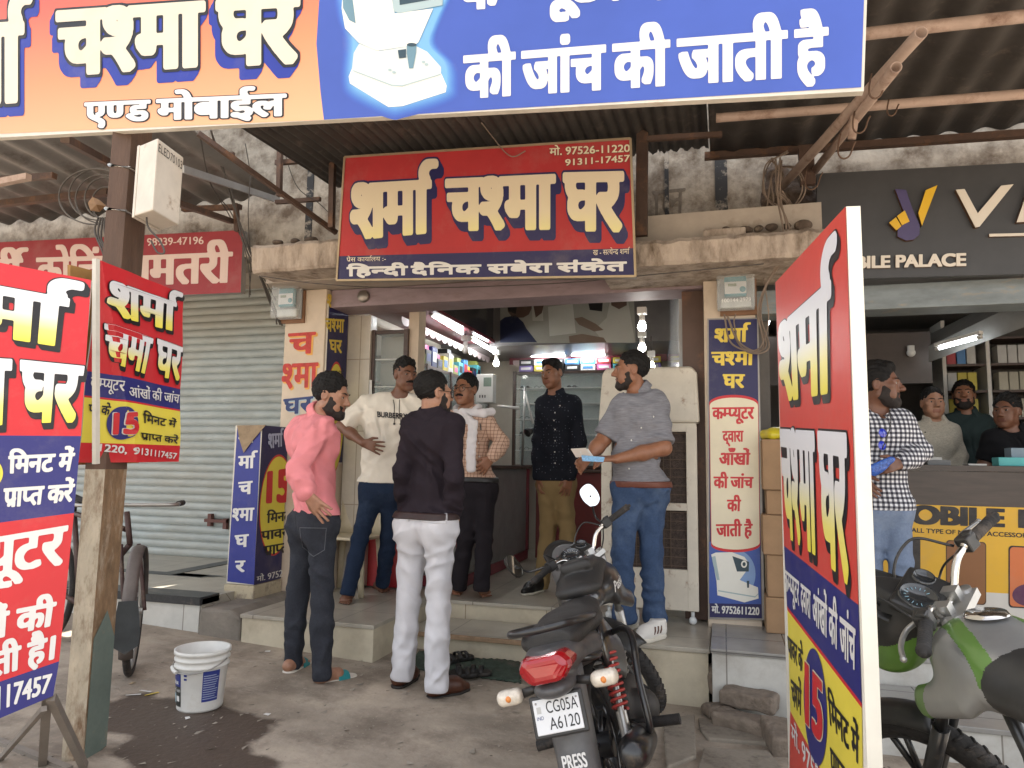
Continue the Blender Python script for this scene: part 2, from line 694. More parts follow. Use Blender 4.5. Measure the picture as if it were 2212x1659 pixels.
def contour(F):
 """filled marching squares -> list of (n,k,2) polygons in cell units"""
 F = np.pad(F, 1)
 I = F > 0.5
 a, b, c, d = I[:-1, :-1], I[:-1, 1:], I[1:, 1:], I[1:, :-1]
 case = a * 1 + b * 2 + c * 4 + d * 8
 out = []
 offs = [(0, 0), (1, 0), (1, 1), (0, 1)]
 for cs in range(1, 15):
  yy, xx = np.where(case == cs)
  if len(yy) == 0:
   continue
  pts = []
  for k in range(4):
   o0, o1 = offs[k], offs[(k + 1) % 4]
   i0, i1 = bool(cs >> k & 1), bool(cs >> ((k + 1) % 4) & 1)
   f0 = F[yy + o0[1], xx + o0[0]]
   f1 = F[yy + o1[1], xx + o1[0]]
   if i0:
    pts.append(np.stack([xx + o0[0], yy + o0[1]], 1).astype(float))
   if i0 != i1:
    t = (0.5 - f0) / (f1 - f0 + 1e-9)
    pts.append(np.stack([xx + o0[0] + t * (o1[0] - o0[0]), yy + o0[1] + t * (o1[1] - o0[1])], 1))
  out.append(np.stack(pts, 1))
 full = case == 15
 e = np.diff(np.pad(full, ((0, 0), (1, 1))).astype(np.int8), axis=1)
 ys, xs = np.where(e == 1)
 y2, x2 = np.where(e == -1)
 if len(ys):
  q = np.stack([np.stack([xs, ys], 1), np.stack([x2, ys], 1), np.stack([x2, ys + 1], 1), np.stack([xs, ys + 1], 1)], 1).astype(float)
  out.append(q)
 return [p - 0.5 for p in out]          # undo the padding, sample centres

LAYER = 0.0018
class Sign:
 """A printed board: flat sheets of colour and lettering lying on one plane."""
 def __init__(self, plane, warp=None):
  self.P = plane
  self.g, self.uv, self.mi, self.mats = [], [], [], []
  self.warp = warp
 def m(self, mt):
  if mt not in self.mats:
   self.mats.append(mt)
  return self.mats.index(mt)
 def put(self, polys, mt, layer, uvs=None):
  i = self.m(mt)
  for k, p in enumerate(polys):
   if len(p) == 0:
    continue
   p = p + self.P.n * (LAYER * layer)
   if self.warp:
    p = self.warp(p)
   self.g.append(p)
   self.uv.append(uvs[k] if uvs else np.zeros(p.shape[:2] + (2,)))
   self.mi.append(i)
 def poly(self, px, mt, layer=1):
  pts = np.array([self.P(*q) for q in px])
  # keep it camera-facing
  c = np.zeros(3)
  for i in range(len(pts)):
   c += np.cross(pts[i] - pts[0], pts[(i + 1) % len(pts)] - pts[0])
  if c @ self.P.n < 0:
   pts = pts[::-1]
  lo, hi = pts.min(0), pts.max(0)
  uv = np.stack([np.zeros(len(pts)), (pts[:, 2] - lo[2]) / (hi[2] - lo[2] + 1e-9)], 1)
  self.put([pts[None]], mt, layer, [uv[None]])
 def ell(self, c, rx, ry, mt, layer=1, n=40, slope=0.0, a0=0, a1=360):
  self.poly([(c[0] + rx * math.cos(rad(a)), c[1] + ry * math.sin(rad(a)) + slope * rx * math.cos(rad(a))) for a in np.linspace(a0, a1, n, endpoint=(a1 - a0) < 360)], mt, layer)
 def text(self, s, quad, mt, fat=(0.02, 0.02), layer=2, R=64, outline=None, shadow=None, box=False, metric=None):
  """quad: pixels of head-line left, head-line right, base-line right, base-line left"""
  me = _metrics()
  o = outline[0] if outline else 0
  sx = max(abs(shadow[0]), abs(shadow[1])) if shadow else 0
  F, x0, y0 = text_field(s, R, (fat[0] + o + sx, fat[1] + o + sx))
  F = dilate(F, fat[0] * R, fat[1] * R, box)
  cols = np.where((F > 0.5).any(0))[0]
  ul, ur = cols.min(), cols.max() + 1
  hd = metric if metric else (me['head'] if any(ord(c) >= 0x900 for c in s) else me['cap'])
  vb, vt = (0 - fat[1]) * R - y0, (hd + fat[1]) * R - y0
  Q = [np.array(q, float) if len(q) == 3 else self.P(*q) for q in quad]
  def lay(G, mm, ly):
   polys = contour(soften(G))
   outp, uvs = [], []
   for p in polys:
    u = (p[..., 0] + 0.5 - ul) / (ur - ul)
    v = (p[..., 1] + 0.5 - vb) / (vt - vb)
    uu, vv = u[..., None], v[..., None]
    outp.append((Q[3] * (1 - uu) + Q[2] * uu) * (1 - vv) + (Q[0] * (1 - uu) + Q[1] * uu) * vv)
    uvs.append(np.stack([u, v], -1))
   self.put(outp, mm, ly, uvs)
  if shadow or outline:
   B = dilate(F, o * R, o * R) if outline else F
   if shadow:
    G = B.copy()
    n = int(max(abs(shadow[0]), abs(shadow[1])) * R) + 1
    for k in range(1, n + 1):
     dx, dy = int(round(shadow[0] * R * k / n)), int(round(shadow[1] * R * k / n))
     H_, W = F.shape
     a = B[max(0, -dy):H_ - max(0, dy), max(0, -dx):W - max(0, dx)]
     v = G[max(0, dy):H_ - max(0, -dy), max(0, dx):W - max(0, -dx)]
     np.maximum(v, a, out=v)
    lay(G, shadow[2], layer)
    layer += 1
   if outline and (not shadow or outline[1] is not shadow[2]):
    lay(B, outline[1], layer)
    layer += 1
  lay(F, mt, layer)
 def build(self, name, parent):
  off = OFF[parent.name]
  me = fastmesh(name, self.g, self.mats, off, uvs=self.uv, midx=self.mi)
  o = bpy.data.objects.new(name, me)
  return link(o, parent)
def slab(mb, plane, px, thick, layer=0):
 """board of real thickness behind the plane"""
 pts = [plane(*q) + plane.n * (LAYER * layer) for q in px]
 mb.prism(pts, -plane.n * thick)
 return mb

from mathutils.bvhtree import BVHTree
def conform(obj, n, lift=0.003):
 """lay prints on a curved surface, coming in along -n"""
 off = OFF[obj.name]
 me = obj.data
 bv = BVHTree.FromPolygons([tuple(np.array(v.co) + off) for v in me.vertices], [tuple(p.vertices) for p in me.polygons])
 n = unit(n)
 def f(P):
  sh = P.shape
  Q = P.reshape(-1, 3).copy()
  for i, p in enumerate(Q):
   h = bv.ray_cast(Vector(p + n * 0.25), Vector(-n), 0.6)
   if h[0] is not None:
    Q[i] = np.array(h[0]) + n * lift
  return Q.reshape(sh)
 return f
# ------------------------------------------------------------------ soft solids: blended round forms sampled on a grid and skinned as one surface
class Field:
 def __init__(self, lo, hi, h):
  self.lo = np.array(lo, float)
  self.h = h
  n = np.ceil((np.array(hi, float) - self.lo) / h).astype(int) + 2
  self.n = n
  self.f = np.full(n, 0.25, np.float32)
  self.ax = [(self.lo[i] + h * np.arange(n[i])).astype(np.float32) for i in range(3)]
 def win(self, lo, hi):
  a = np.clip(np.floor((np.array(lo) - self.lo) / self.h).astype(int), 0, self.n)
  b = np.clip(np.ceil((np.array(hi) - self.lo) / self.h).astype(int) + 1, 0, self.n)
  sl = tuple(slice(a[i], b[i]) for i in range(3))
  P = (self.ax[0][sl[0]][:, None, None], self.ax[1][sl[1]][None, :, None], self.ax[2][sl[2]][None, None, :])
  return sl, P
 def mix(self, sl, d, k, sub=False):
  a = self.f[sl]
  if a.size == 0:
   return
  if sub:
   d = -d
   if k > 0:
    h = np.maximum(k - np.abs(a - d), 0) / k
    self.f[sl] = np.maximum(a, d) + h * h * k * 0.25
   else:
    self.f[sl] = np.maximum(a, d)
   return
  if k > 0:
   h = np.maximum(k - np.abs(a - d), 0) / k
   self.f[sl] = np.minimum(a, d) - h * h * k * 0.25
  else:
   self.f[sl] = np.minimum(a, d)
 def cap(self, a, b, ra, rb=None, k=0.02, flat=None, sub=False):
  """limb from a to b; flat=(direction, factor) makes it thinner that way"""
  rb = ra if rb is None else rb
  a, b = np.array(a, float), np.array(b, float)
  R = max(ra, rb) + k + 0.03
  sl, P = self.win(np.minimum(a, b) - R, np.maximum(a, b) + R)
  q = [P[i] - np.float32(a[i]) for i in range(3)]
  d = b - a
  if flat is not None:
   n, s = np.array(flat[0], float), flat[1]
   dn = d @ n
   pn = q[0] * n[0] + q[1] * n[1] + q[2] * n[2]
   q = [q[i] + pn * ((s - 1) * n[i]) for i in range(3)]
   d = d + n * dn * (s - 1)
  L = d @ d + 1e-12
  t = np.clip((q[0] * d[0] + q[1] * d[1] + q[2] * d[2]) / L, 0, 1).astype(np.float32)
  D = np.sqrt((q[0] - t * d[0]) ** 2 + (q[1] - t * d[1]) ** 2 + (q[2] - t * d[2]) ** 2) - (ra + (rb - ra) * t)
  self.mix(sl, D.astype(np.float32), k, sub)
  return self
 def ell(self, c, r, k=0.02, R=None, sub=False):
  c = np.array(c, float)
  r = np.array(r, float) if not np.isscalar(r) else np.full(3, r)
  m = r.max() + k + 0.03
  sl, P = self.win(c - m, c + m)
  q = [P[i] - np.float32(c[i]) for i in range(3)]
  if R is not None:                       # columns of R: local axes in the world
   q = [q[0] * R[0, j] + q[1] * R[1, j] + q[2] * R[2, j] for j in range(3)]
  k0 = np.sqrt((q[0] / r[0]) ** 2 + (q[1] / r[1]) ** 2 + (q[2] / r[2]) ** 2)
  k1 = np.sqrt((q[0] / r[0] ** 2) ** 2 + (q[1] / r[1] ** 2) ** 2 + (q[2] / r[2] ** 2) ** 2) + 1e-6
  self.mix(sl, (k0 * (k0 - 1) / k1).astype(np.float32), k, sub)
  return self
 def rbox(self, c, s, r=0.01, k=0.0, R=None, sub=False):
  c = np.array(c, float)
  b = np.array(s, float) / 2 - r
  m = np.linalg.norm(np.array(s) / 2) + k + 0.02
  sl, P = self.win(c - m, c + m)
  q = [P[i] - np.float32(c[i]) for i in range(3)]
  if R is not None:
   q = [q[0] * R[0, j] + q[1] * R[1, j] + q[2] * R[2, j] for j in range(3)]
  q = [np.abs(q[i]) - b[i] for i in range(3)]
  D = np.sqrt(np.maximum(q[0], 0) ** 2 + np.maximum(q[1], 0) ** 2 + np.maximum(q[2], 0) ** 2) + np.minimum(np.maximum(np.maximum(q[0], q[1]), q[2]), 0) - r
  self.mix(sl, D.astype(np.float32), k, sub)
  return self
 def clip(self, p, n, k=0.0):
  """keep the side the normal points away from"""
  n = unit(n)
  d = (self.ax[0][:, None, None] - np.float32(p[0])) * n[0] + (self.ax[1][None, :, None] - np.float32(p[1])) * n[1] + (self.ax[2][None, None, :] - np.float32(p[2])) * n[2]
  if k > 0:
   h = np.maximum(k - np.abs(self.f - d), 0) / k
   self.f = (np.maximum(self.f, d) + h * h * k * 0.25).astype(np.float32)
  else:
   self.f = np.maximum(self.f, d.astype(np.float32))
  return self
 def ripple(self, fn, band=0.06):
  I = np.where(np.abs(self.f) < band)
  P = np.stack([self.ax[i][I[i]] for i in range(3)], 1)
  self.f[I] += fn(P).astype(np.float32)
  return self
 def surface(self):
  f, h = self.f, self.h
  f[0] = f[-1] = 0.05
  f[:, 0] = f[:, -1] = 0.05
  f[:, :, 0] = f[:, :, -1] = 0.05
  s = f < 0
  cnt = np.zeros(np.array(f.shape) - 1, np.uint8)
  for i in (0, 1):
   for j in (0, 1):
    for k in (0, 1):
     cnt += s[i:f.shape[0] - 1 + i, j:f.shape[1] - 1 + j, k:f.shape[2] - 1 + k]
  act = (cnt > 0) & (cnt < 8)
  C = np.argwhere(act)
  ids = np.full(act.shape, -1, np.int32)
  ids[act] = np.arange(len(C))
  acc = np.zeros((len(C), 3))
  num = np.zeros(len(C))
  co = [(0, 0, 0), (1, 0, 0), (0, 1, 0), (1, 1, 0), (0, 0, 1), (1, 0, 1), (0, 1, 1), (1, 1, 1)]
  vals = [f[C[:, 0] + o[0], C[:, 1] + o[1], C[:, 2] + o[2]].astype(float) for o in co]
  for a in range(8):
   for b in range(a + 1, 8):
    if sum(x != y for x, y in zip(co[a], co[b])) != 1:
     continue
    va, vb = vals[a], vals[b]
    x = (va < 0) != (vb < 0)
    t = np.where(x, va / np.where(x, va - vb, 1), 0)
    pa, pb = np.array(co[a], float), np.array(co[b], float)
    acc += np.where(x[:, None], pa + t[:, None] * (pb - pa), 0)
    num += x
  V = self.lo + h * (C + acc / np.maximum(num, 1)[:, None])
  F = []
  for ax in range(3):
   a1, a2 = (ax + 1) % 3, (ax + 2) % 3
   sl0 = [slice(None)] * 3
   sl1 = [slice(None)] * 3
   sl0[ax] = slice(0, -1)
   sl1[ax] = slice(1, None)
   A, B = s[tuple(sl0)], s[tuple(sl1)]
   E = np.argwhere(A != B)
   if len(E) == 0:
    continue
   ok = (E[:, a1] > 0) & (E[:, a2] > 0) & (E[:, a1] < ids.shape[a1]) & (E[:, a2] < ids.shape[a2])
   E = E[ok]
   inside = A[tuple(E.T)]
   e = np.zeros((1, 3), int)
   d1 = e.copy()
   d1[0, a1] = 1
   d2 = e.copy()
   d2[0, a2] = 1
   q = np.stack([ids[tuple((E - d1 - d2).T)], ids[tuple((E - d2).T)], ids[tuple(E.T)], ids[tuple((E - d1).T)]], 1)
   q[~inside] = q[~inside][:, ::-1]
   F.append(q)
  F = np.concatenate(F)
  F = F[(F >= 0).all(1)]
  return V, F
def solid(name, fld, mats, parent, sel=None, uv=None, relax=1, label=None, **kw):
 V, Fq = fld.surface()
 for _ in range(relax):                       # a little smoothing of the skin
  A = np.zeros_like(V)
  n = np.zeros(len(V))
  for a, b in ((0, 1), (1, 2), (2, 3), (3, 0)):
   np.add.at(A, Fq[:, a], V[Fq[:, b]])
   np.add.at(A, Fq[:, b], V[Fq[:, a]])
   np.add.at(n, Fq[:, a], 1)
   np.add.at(n, Fq[:, b], 1)
  V = 0.5 * V + 0.5 * A / np.maximum(n, 1)[:, None]
 off = OFF[parent.name] if parent is not None else np.array(kw.pop('loc', (0, 0, 0)), float)
 me = bpy.data.meshes.new(name)
 me.vertices.add(len(V))
 me.vertices.foreach_set('co', (V - off).astype(np.float32).ravel())
 me.loops.add(len(Fq) * 4)
 me.loops.foreach_set('vertex_index', Fq.astype(np.int32).ravel())
 me.polygons.add(len(Fq))
 me.polygons.foreach_set('loop_start', (4 * np.arange(len(Fq))).astype(np.int32))
 me.polygons.foreach_set('loop_total', np.full(len(Fq), 4, np.int32))
 me.polygons.foreach_set('use_smooth', np.ones(len(Fq), bool))
 if not isinstance(mats, (list, tuple)):
  mats = [mats]
 for m in mats:
  me.materials.append(m)
 if sel is not None:
  me.polygons.foreach_set('material_index', sel(V[Fq].mean(1)).astype(np.int32))
 if uv is not None:
  N = np.cross(V[Fq[:, 1]] - V[Fq[:, 0]], V[Fq[:, 2]] - V[Fq[:, 0]])
  N /= np.linalg.norm(N, axis=1)[:, None] + 1e-12
  u = uv(V[Fq], N)
  l = me.uv_layers.new(name='UVMap')
  l.data.foreach_set('uv', u.astype(np.float32).ravel())
 me.update(calc_edges=True)
 o = bpy.data.objects.new(name, me)
 link(o, parent, label, **kw)
 if parent is None:
  o.location = tuple(off)
  OFF[o.name] = off
 return o

def folds(amp, seed, f1=62.0, f2=19.0):
 r = np.random.default_rng(seed)
 ph = r.uniform(0, 6.28, 8)
 ang = r.uniform(-0.8, 0.8, 3)
 def fn(P):
  x, y, z = P[:, 0], P[:, 1], P[:, 2]
  w = np.sin(f2 * x + ph[0] + 2.0 * np.sin(9 * z + ph[1])) + np.sin(f2 * y + ph[2] + 1.6 * np.sin(11 * z + ph[3]))
  a = np.abs(np.sin(0.5 * f1 * (z + ang[0] * x + 0.3 * y) + 0.9 * w + ph[4]))
  b = np.abs(np.sin(0.36 * f1 * (z * 0.5 + ang[1] * y - 0.8 * x) + 0.8 * w + ph[5]))
  c = np.sin(1.5 * f1 * (z * 0.8 + ang[2] * x + 0.4 * y) + 1.7 * w + ph[6])
  g = 0.5 + 0.5 * np.sin(7 * z + 5 * x + ph[7])
  return amp * ((1.5 * a * g + 1.1 * b * (1 - 0.5 * g)) - 1.0 + 0.2 * c)
 return fn
def fuzz(amp, seed, f=120.0):
 r = np.random.default_rng(seed)
 D = r.normal(size=(7, 3))
 ph = r.uniform(0, 6.28, 7)
 def fn(P):
  s = 0
  for i in range(7):
   s = s + np.sin(f * (0.5 + 0.2 * i) * (P @ (D[i] / np.linalg.norm(D[i]))) + ph[i])
  return amp * s / 3
 return fn

def heading(a):
 a = rad(a)
 return np.array((math.sin(a), -math.cos(a), 0.0))

def hand(F, wr, d, n, side, curl=0.5, sc=1.0, spread=0.0):
 """wr wrist, d pointing direction, n palm normal, side +1/-1 where the thumb is"""
 d = unit(d)
 n = unit(np.array(n, float) - (np.array(n) @ d) * d)
 s = np.cross(d, n) * side
 wr = np.array(wr, float)
 pl = 0.085 * sc
 for o in (-0.028, -0.009, 0.009, 0.028):
  F.cap(wr + d * 0.012 + s * o * 0.6 * sc, wr + d * pl + s * o * sc, 0.0125 * sc, 0.0115 * sc, k=0.012)
 lens = (0.058, 0.072, 0.078, 0.068)
 for i, o in enumerate((-0.03, -0.0105, 0.0105, 0.03)):
  b = wr + d * pl + s * o * sc
  L = lens[i] * sc
  c1 = curl * (0.7 + 0.12 * i)
  dd = unit(d + s * spread * (i - 1.5) * 0.2)
  d1 = unit(dd * math.cos(c1) + n * math.sin(c1))
  m = b + d1 * L * 0.5
  d2 = unit(dd * math.cos(2.1 * c1) + n * math.sin(2.1 * c1))
  e = m + d2 * L * 0.5
  F.cap(b, m, 0.0096 * sc, 0.0088 * sc, k=0.004)
  F.cap(m, e, 0.0088 * sc, 0.0072 * sc, k=0.003)
 b = wr + d * 0.028 * sc + s * 0.022 * sc
 m = b + unit(d * 0.75 + s * 0.75 + n * 0.35) * 0.042 * sc
 e = m + unit(d + s * 0.25 + n * 0.3 * (1 + curl)) * 0.034 * sc
 F.cap(b, m, 0.0135 * sc, 0.0105 * sc, k=0.012)
 F.cap(m, e, 0.0105 * sc, 0.008 * sc, k=0.004)
 return wr + d * pl

def person(label, Y, J, body, look, skin, hair, top, bottom, feet, seed, pitch=0.0, tilt=0.0, sc=1.0, beard=None, tache=False, belly=0.0, group=None, res=0.0065, low=False, hands=None, specs=False, fat=1.0):
 """J: joints as survey pixels plus a depth offset from Y.  body/look: headings in degrees (0 faces the street, 90 to the right)."""
 j = {k: aty(v[0], v[1], Y + (v[2] if len(v) > 2 else 0.0)) for k, v in J.items() if k not in ('footR', 'footL', 'ground')}
 fwd = heading(body)
 mS, mH = (j['shL'] + j['shR']) / 2, (j['hipL'] + j['hipR']) / 2
 for q in 'LR':
  j['sh' + q] = mS + (j['sh' + q] - mS) * 0.87
  j['hip' + q] = mH + (j['hip' + q] - mH) * 0.82
 rt = np.array((fwd[1], -fwd[0], 0.0))            # the person's right
 base = np.array((j['hipL'] + j['hipR']) / 2)
 feetp = {}
 for sd in 'RL':
  if 'foot' + sd in J:
   hx, hy, tx, ty, zz = J['foot' + sd]
   feetp[sd] = (atz(hx, hy, zz), atz(tx, ty, zz))
 base[2] = min([feetp[s][0][2] for s in feetp] + [J.get('ground', 9.0)] if 'ground' not in J else [J['ground']]) if (feetp or 'ground' in J) else 0.25
 r = root('person', label, 'person', base, group)
 # ---- head frame
 hf = heading(look)
 hr = np.array((hf[1], -hf[0], 0.0))
 p = rad(pitch)
 hfw = hf * math.cos(p) + np.array((0, 0, 1.0)) * math.sin(p)
 hu = np.cross(hr, hfw)
 t = rad(tilt)
 hr2 = hr * math.cos(t) + hu * math.sin(t)
 hu2 = np.cross(hr2, hfw)
 HR = np.stack([hr2, hfw, hu2], 1)                 # local x=right y=forward z=up
 hc = j['head']
 HI = HR.T / sc
 W = lambda x, y, z: hc + HR @ (np.array((x, y, z)) * sc)
 pts = list(j.values()) + [q for f in feetp.values() for q in f]
 lo = np.min(pts, 0) - 0.2
 hi = np.max(pts, 0) + 0.2
 F = Field(lo, hi, res)
 # ---- body
 N = j['neck']
 Sm = (j['shL'] + j['shR']) / 2
 Hm = (j['hipL'] + j['hipR']) / 2
 w = np.linalg.norm(j['shL'] - j['shR']) / 2
 w = min(max(w, 0.14), 0.2)
 upv = unit(Sm - Hm)
 def torso(G, e, k=0.05, low_to=1.0):
  c1 = Sm - upv * 0.10
  c2 = Sm * 0.42 + Hm * 0.58
  G.cap(c1, c2, w * 0.88 * fat + e, w * 0.8 * fat + e, k=k, flat=(fwd, 1.5))
  G.cap(c2, Hm + upv * 0.07, w * 0.8 * fat + e, w * 0.8 * fat + e, k=k, flat=(fwd, 1.42))
  if belly:
   G.ell(c2 + fwd * (0.055 + belly * 0.4) + upv * 0.0, (w * 0.72 + e, w * 0.72 + e, 0.17 + e), k=0.08)
  for s in 'LR':
   G.cap(j['sh' + s], N - upv * 0.03, 0.048 + e, 0.045 + e * 0.4, k=0.05)
   G.ell(j['sh' + s] + unit(Sm - j['sh' + s]) * 0.015 - upv * 0.02, 0.055 + e, k=0.04)
   G.ell(Sm * 0.45 + j['sh' + s] * 0.55 + fwd * 0.035 - upv * 0.09, (0.072 + e, 0.072 + e, 0.08 + e), k=0.08)
   G.ell(Sm * 0.45 + j['sh' + s] * 0.55 - fwd * 0.042 - upv * 0.07, (0.072 + e, 0.072 + e, 0.09 + e), k=0.08)
 def arm(G, s, e0, e1, k=0.03, upto=2.0):
  a, b, c = j['sh' + s], j['el' + s], j['wr' + s]
  if upto <= 1:
   q = a + (b - a) * upto
   G.cap(a, q, 0.05 * fat + e0, 0.043 * fat + e1, k=k)
   return
  G.cap(a, b, 0.05 * fat + e0, 0.04 * fat + e0, k=k)
  G.cap(b, b + (c - b) * 0.45, 0.041 * fat + e0, 0.04 * fat + e1, k=k)
  q = b + (c - b) * (upto - 1)
  G.cap(b + (c - b) * 0.45, q, 0.04 * fat + e1, (0.028 + (0.004 if upto < 2 else 0)) + e1, k=k)
 def legs(G, e, cuff=None, upto=1.0):
  for s in 'LR':
   h_, k_, a_ = j['hip' + s], j['kn' + s], j['an' + s]
   G.cap(h_, k_, 0.078 * (0.5 + 0.5 * fat) + e, 0.054 + e, k=0.03)
   G.cap(k_, k_ + (a_ - k_) * 0.35, 0.055 + e, 0.053 + e, k=0.02)
   c = cuff if cuff else 0.036 + e
   G.cap(k_ + (a_ - k_) * 0.35, a_, 0.053 + e, c, k=0.02)
   G.ell(h_ - fwd * 0.045 + (0, 0, 0.01), (0.075 + e, 0.075 + e, 0.095 + e), k=0.06)
  G.cap(j['hipL'] + (0, 0, 0.05), j['hipR'] + (0, 0, 0.05), 0.085 + e, k=0.06)
 torso(F, 0.0)
 for s in 'LR':
  arm(F, s, 0, 0)
 legs(F, 0.0)
 F.cap(N - (0, 0, 0.01), W(0, -0.02, -0.06), 0.057 * sc, 0.054 * sc, k=0.035)
 hd = hands or {}
 for s in 'LR':
  dd = j['wr' + s] - j['el' + s]
  spec = hd.get(s, {})
  if 'to' in spec:
   tp = spec['to']
   dd = aty(tp[0], tp[1], Y + tp[2]) - j['wr' + s]
  n = spec.get('n', (Hm - j['wr' + s]) * (1, 1, 0) + 1e-4)
  hand(F, j['wr' + s], dd, n, spec.get('side', 1 if s == 'R' else -1), spec.get('curl', 0.45), spec.get('sc', 1.0) * 1.05, spec.get('spread', 0.0))
 if feet[0] == 'bare' or feet[0] == 'slides':
  for s in feetp:
   h_, t_ = feetp[s]
   d = unit((t_ - h_) * (1, 1, 0))
   sd = np.array((d[1], -d[0], 0.0))
   zf = 0.022 if feet[0] == 'slides' else 0.0
   h_ = h_ + (0, 0, zf)
   L = 0.235
   F.cap(j['an' + s], h_ + d * 0.035 + (0, 0, 0.03), 0.031, 0.025, k=0.03)
   F.cap(h_ + d * 0.03 + (0, 0, 0.032), h_ + d * 0.16 + (0, 0, 0.024), 0.033, 0.03, k=0.02)
   F.cap(j['an' + s] + d * 0.01, h_ + d * 0.15 + (0, 0, 0.03), 0.034, 0.026, k=0.03)
   F.cap(h_ + d * 0.15 + sd * 0.022 + (0, 0, 0.02), h_ + d * 0.15 - sd * 0.022 + (0, 0, 0.02), 0.024, k=0.02)
   for q, (o, l, rr) in enumerate(((0.032, 0.055, 0.0125), (0.014, 0.06, 0.0095), (-0.001, 0.053, 0.009), (-0.016, 0.045, 0.0085), (-0.03, 0.036, 0.008))):
    sgn = 1 if s == 'L' else -1
    F.cap(h_ + d * 0.165 + sd * o * sgn + (0, 0, 0.014), h_ + d * (0.165 + l) + sd * o * 1.15 * sgn + (0, 0, 0.011), rr, rr * 0.9, k=0.004)
 # ---- head
 e = lambda c, rr, k=0.02, sub=False: F.ell(W(*c), np.array(rr) * sc, k * sc, HR, sub)
 e((0, -0.018, 0.035), (0.076, 0.094, 0.083))
 e((0, 0.03, -0.025), (0.064, 0.062, 0.088), 0.03)
 for s in (-1, 1):
  F.cap(W(s * 0.052, -0.002, -0.055), W(s * 0.02, 0.062, -0.098), 0.018 * sc, 0.015 * sc, k=0.03 * sc)
  e((s * 0.046, 0.058, -0.012), (0.022, 0.02, 0.018), 0.025)
  e((s * 0.04, 0.06, -0.058), (0.02, 0.02, 0.024), 0.025)
  F.ell(W(s * 0.031, 0.098, 0.006), np.array((0.02, 0.014, 0.0125)) * sc, 0.012 * sc, HR, True)
  F.cap(W(s * 0.012, 0.088, 0.024), W(s * 0.047, 0.076, 0.022), 0.009 * sc, 0.008 * sc, k=0.012 * sc)
  F.cap(W(s * 0.016, 0.0815, 0.014), W(s * 0.046, 0.073, 0.01), 0.0055 * sc, 0.005 * sc, k=0.004 * sc)
  F.ell(W(s * 0.0775, -0.012, -0.002), np.array((0.012, 0.021, 0.034)) * sc, 0.006 * sc, HR)
  F.ell(W(s * 0.086, -0.006, 0.0), np.array((0.008, 0.011, 0.02)) * sc, 0.006 * sc, HR, True)
  e((s * 0.013, 0.099, -0.031), (0.0095, 0.011, 0.009), 0.008)
 e((0, 0.068, -0.1), (0.024, 0.02, 0.017), 0.02)
 F.cap(W(0, 0.086, 0.014), W(0, 0.113, -0.027), 0.0085 * sc, 0.0125 * sc, k=0.012 * sc)
 F.cap(W(-0.02, 0.084, -0.0575), W(0.02, 0.084, -0.0575), 0.0075 * sc, k=0.006 * sc)
 F.cap(W(-0.017, 0.084, -0.0715), W(0.017, 0.084, -0.0715), 0.0085 * sc, k=0.006 * sc)
 F.cap(W(-0.024, 0.096, -0.0645), W(0.024, 0.096, -0.0645), 0.0035 * sc, k=0.004 * sc, sub=True)
 lipm = mat('lips_' + skin.name, tuple(c * f for c, f in zip(skin['c'], (0.75, 0.55, 0.55))), 0.5, var=0.05)
 def sel(C):
  q = (C - hc) @ HI.T
  return ((np.abs(q[:, 0]) < 0.026) & (q[:, 1] > 0.07) & (q[:, 2] < -0.051) & (q[:, 2] > -0.0795)).astype(int)
 solid('body', F, [skin, lipm], r, sel)
 # ---- eyes and brows
 for s in (-1, 1):
  mb = MB()
  c = W(s * 0.031, 0.0735, 0.0055)
  n_ = 10
  mb.ball((0, 0, 0), 0.0122 * sc, n_)
  vs = np.array(mb.v)
  cen = np.array([vs[list(f)].mean(0) for f in mb.f])
  ir = cen @ unit(hfw + hr2 * 0.0) > 0.0122 * sc * 0.8
  mb.m = [int(x) for x in ir]
  mb.v = [tuple(np.array(v) + c) for v in mb.v]
  mb.build('eye', [MATS['eye_white'], MATS['iris']], r)
  G = Field(W(s * 0.031, 0.08, 0.03) - 0.05, W(s * 0.031, 0.08, 0.03) + 0.05, 0.003)
  G.cap(W(s * 0.011, 0.0945, 0.0245), W(s * 0.034, 0.091, 0.0305), 0.0037 * sc, 0.0042 * sc, k=0.002)
  G.cap(W(s * 0.034, 0.091, 0.0305), W(s * 0.053, 0.077, 0.026), 0.0042 * sc, 0.0025 * sc, k=0.002)
  solid('eyebrow', G, MATS['hair_black'], r)
 # ---- hair
 hm = hair.get('mat', MATS['hair_black'])
 tk = hair.get('top', 0.02)
 G = Field(hc - 0.17 * sc, hc + 0.17 * sc, 0.0036)
 G.ell(W(0, -0.02 - tk * 0.2, 0.037 + tk * 0.25), np.array((0.0775 + hair.get('side', 0.008) * 0.6, 0.098 + tk * 0.25, 0.085 + tk * 0.6)) * sc, 0, HR)
 if hair.get('quiff'):
  G.cap(W(-0.03, 0.05, 0.1), W(0.03, 0.05, 0.104), 0.021 * sc, k=0.03)
 def strands(P):
  q = (P - hc) @ HI.T
  x, y, z = q[:, 0], q[:, 1], q[:, 2]
  ph = np.arctan2(x, z + 0.05) * 26 + 2.0 * np.sin(38 * y + seed) + 1.2 * np.sin(61 * z + 2 * seed)
  ph2 = np.arctan2(x, z + 0.05) * 55 + 3.0 * np.sin(47 * y + 1.7 * seed)
  return hair.get('fuzz', 0.0035) * (0.3 * np.sin(ph) + 0.3 * np.sin(ph2))
 G.ripple(fuzz(hair.get('fuzz', 0.0035) * 0.55, seed, hair.get('f', 95.0)), 0.08)
 G.ripple(strands, 0.05)
 hl = hair.get('line', 0.062) + 0.032
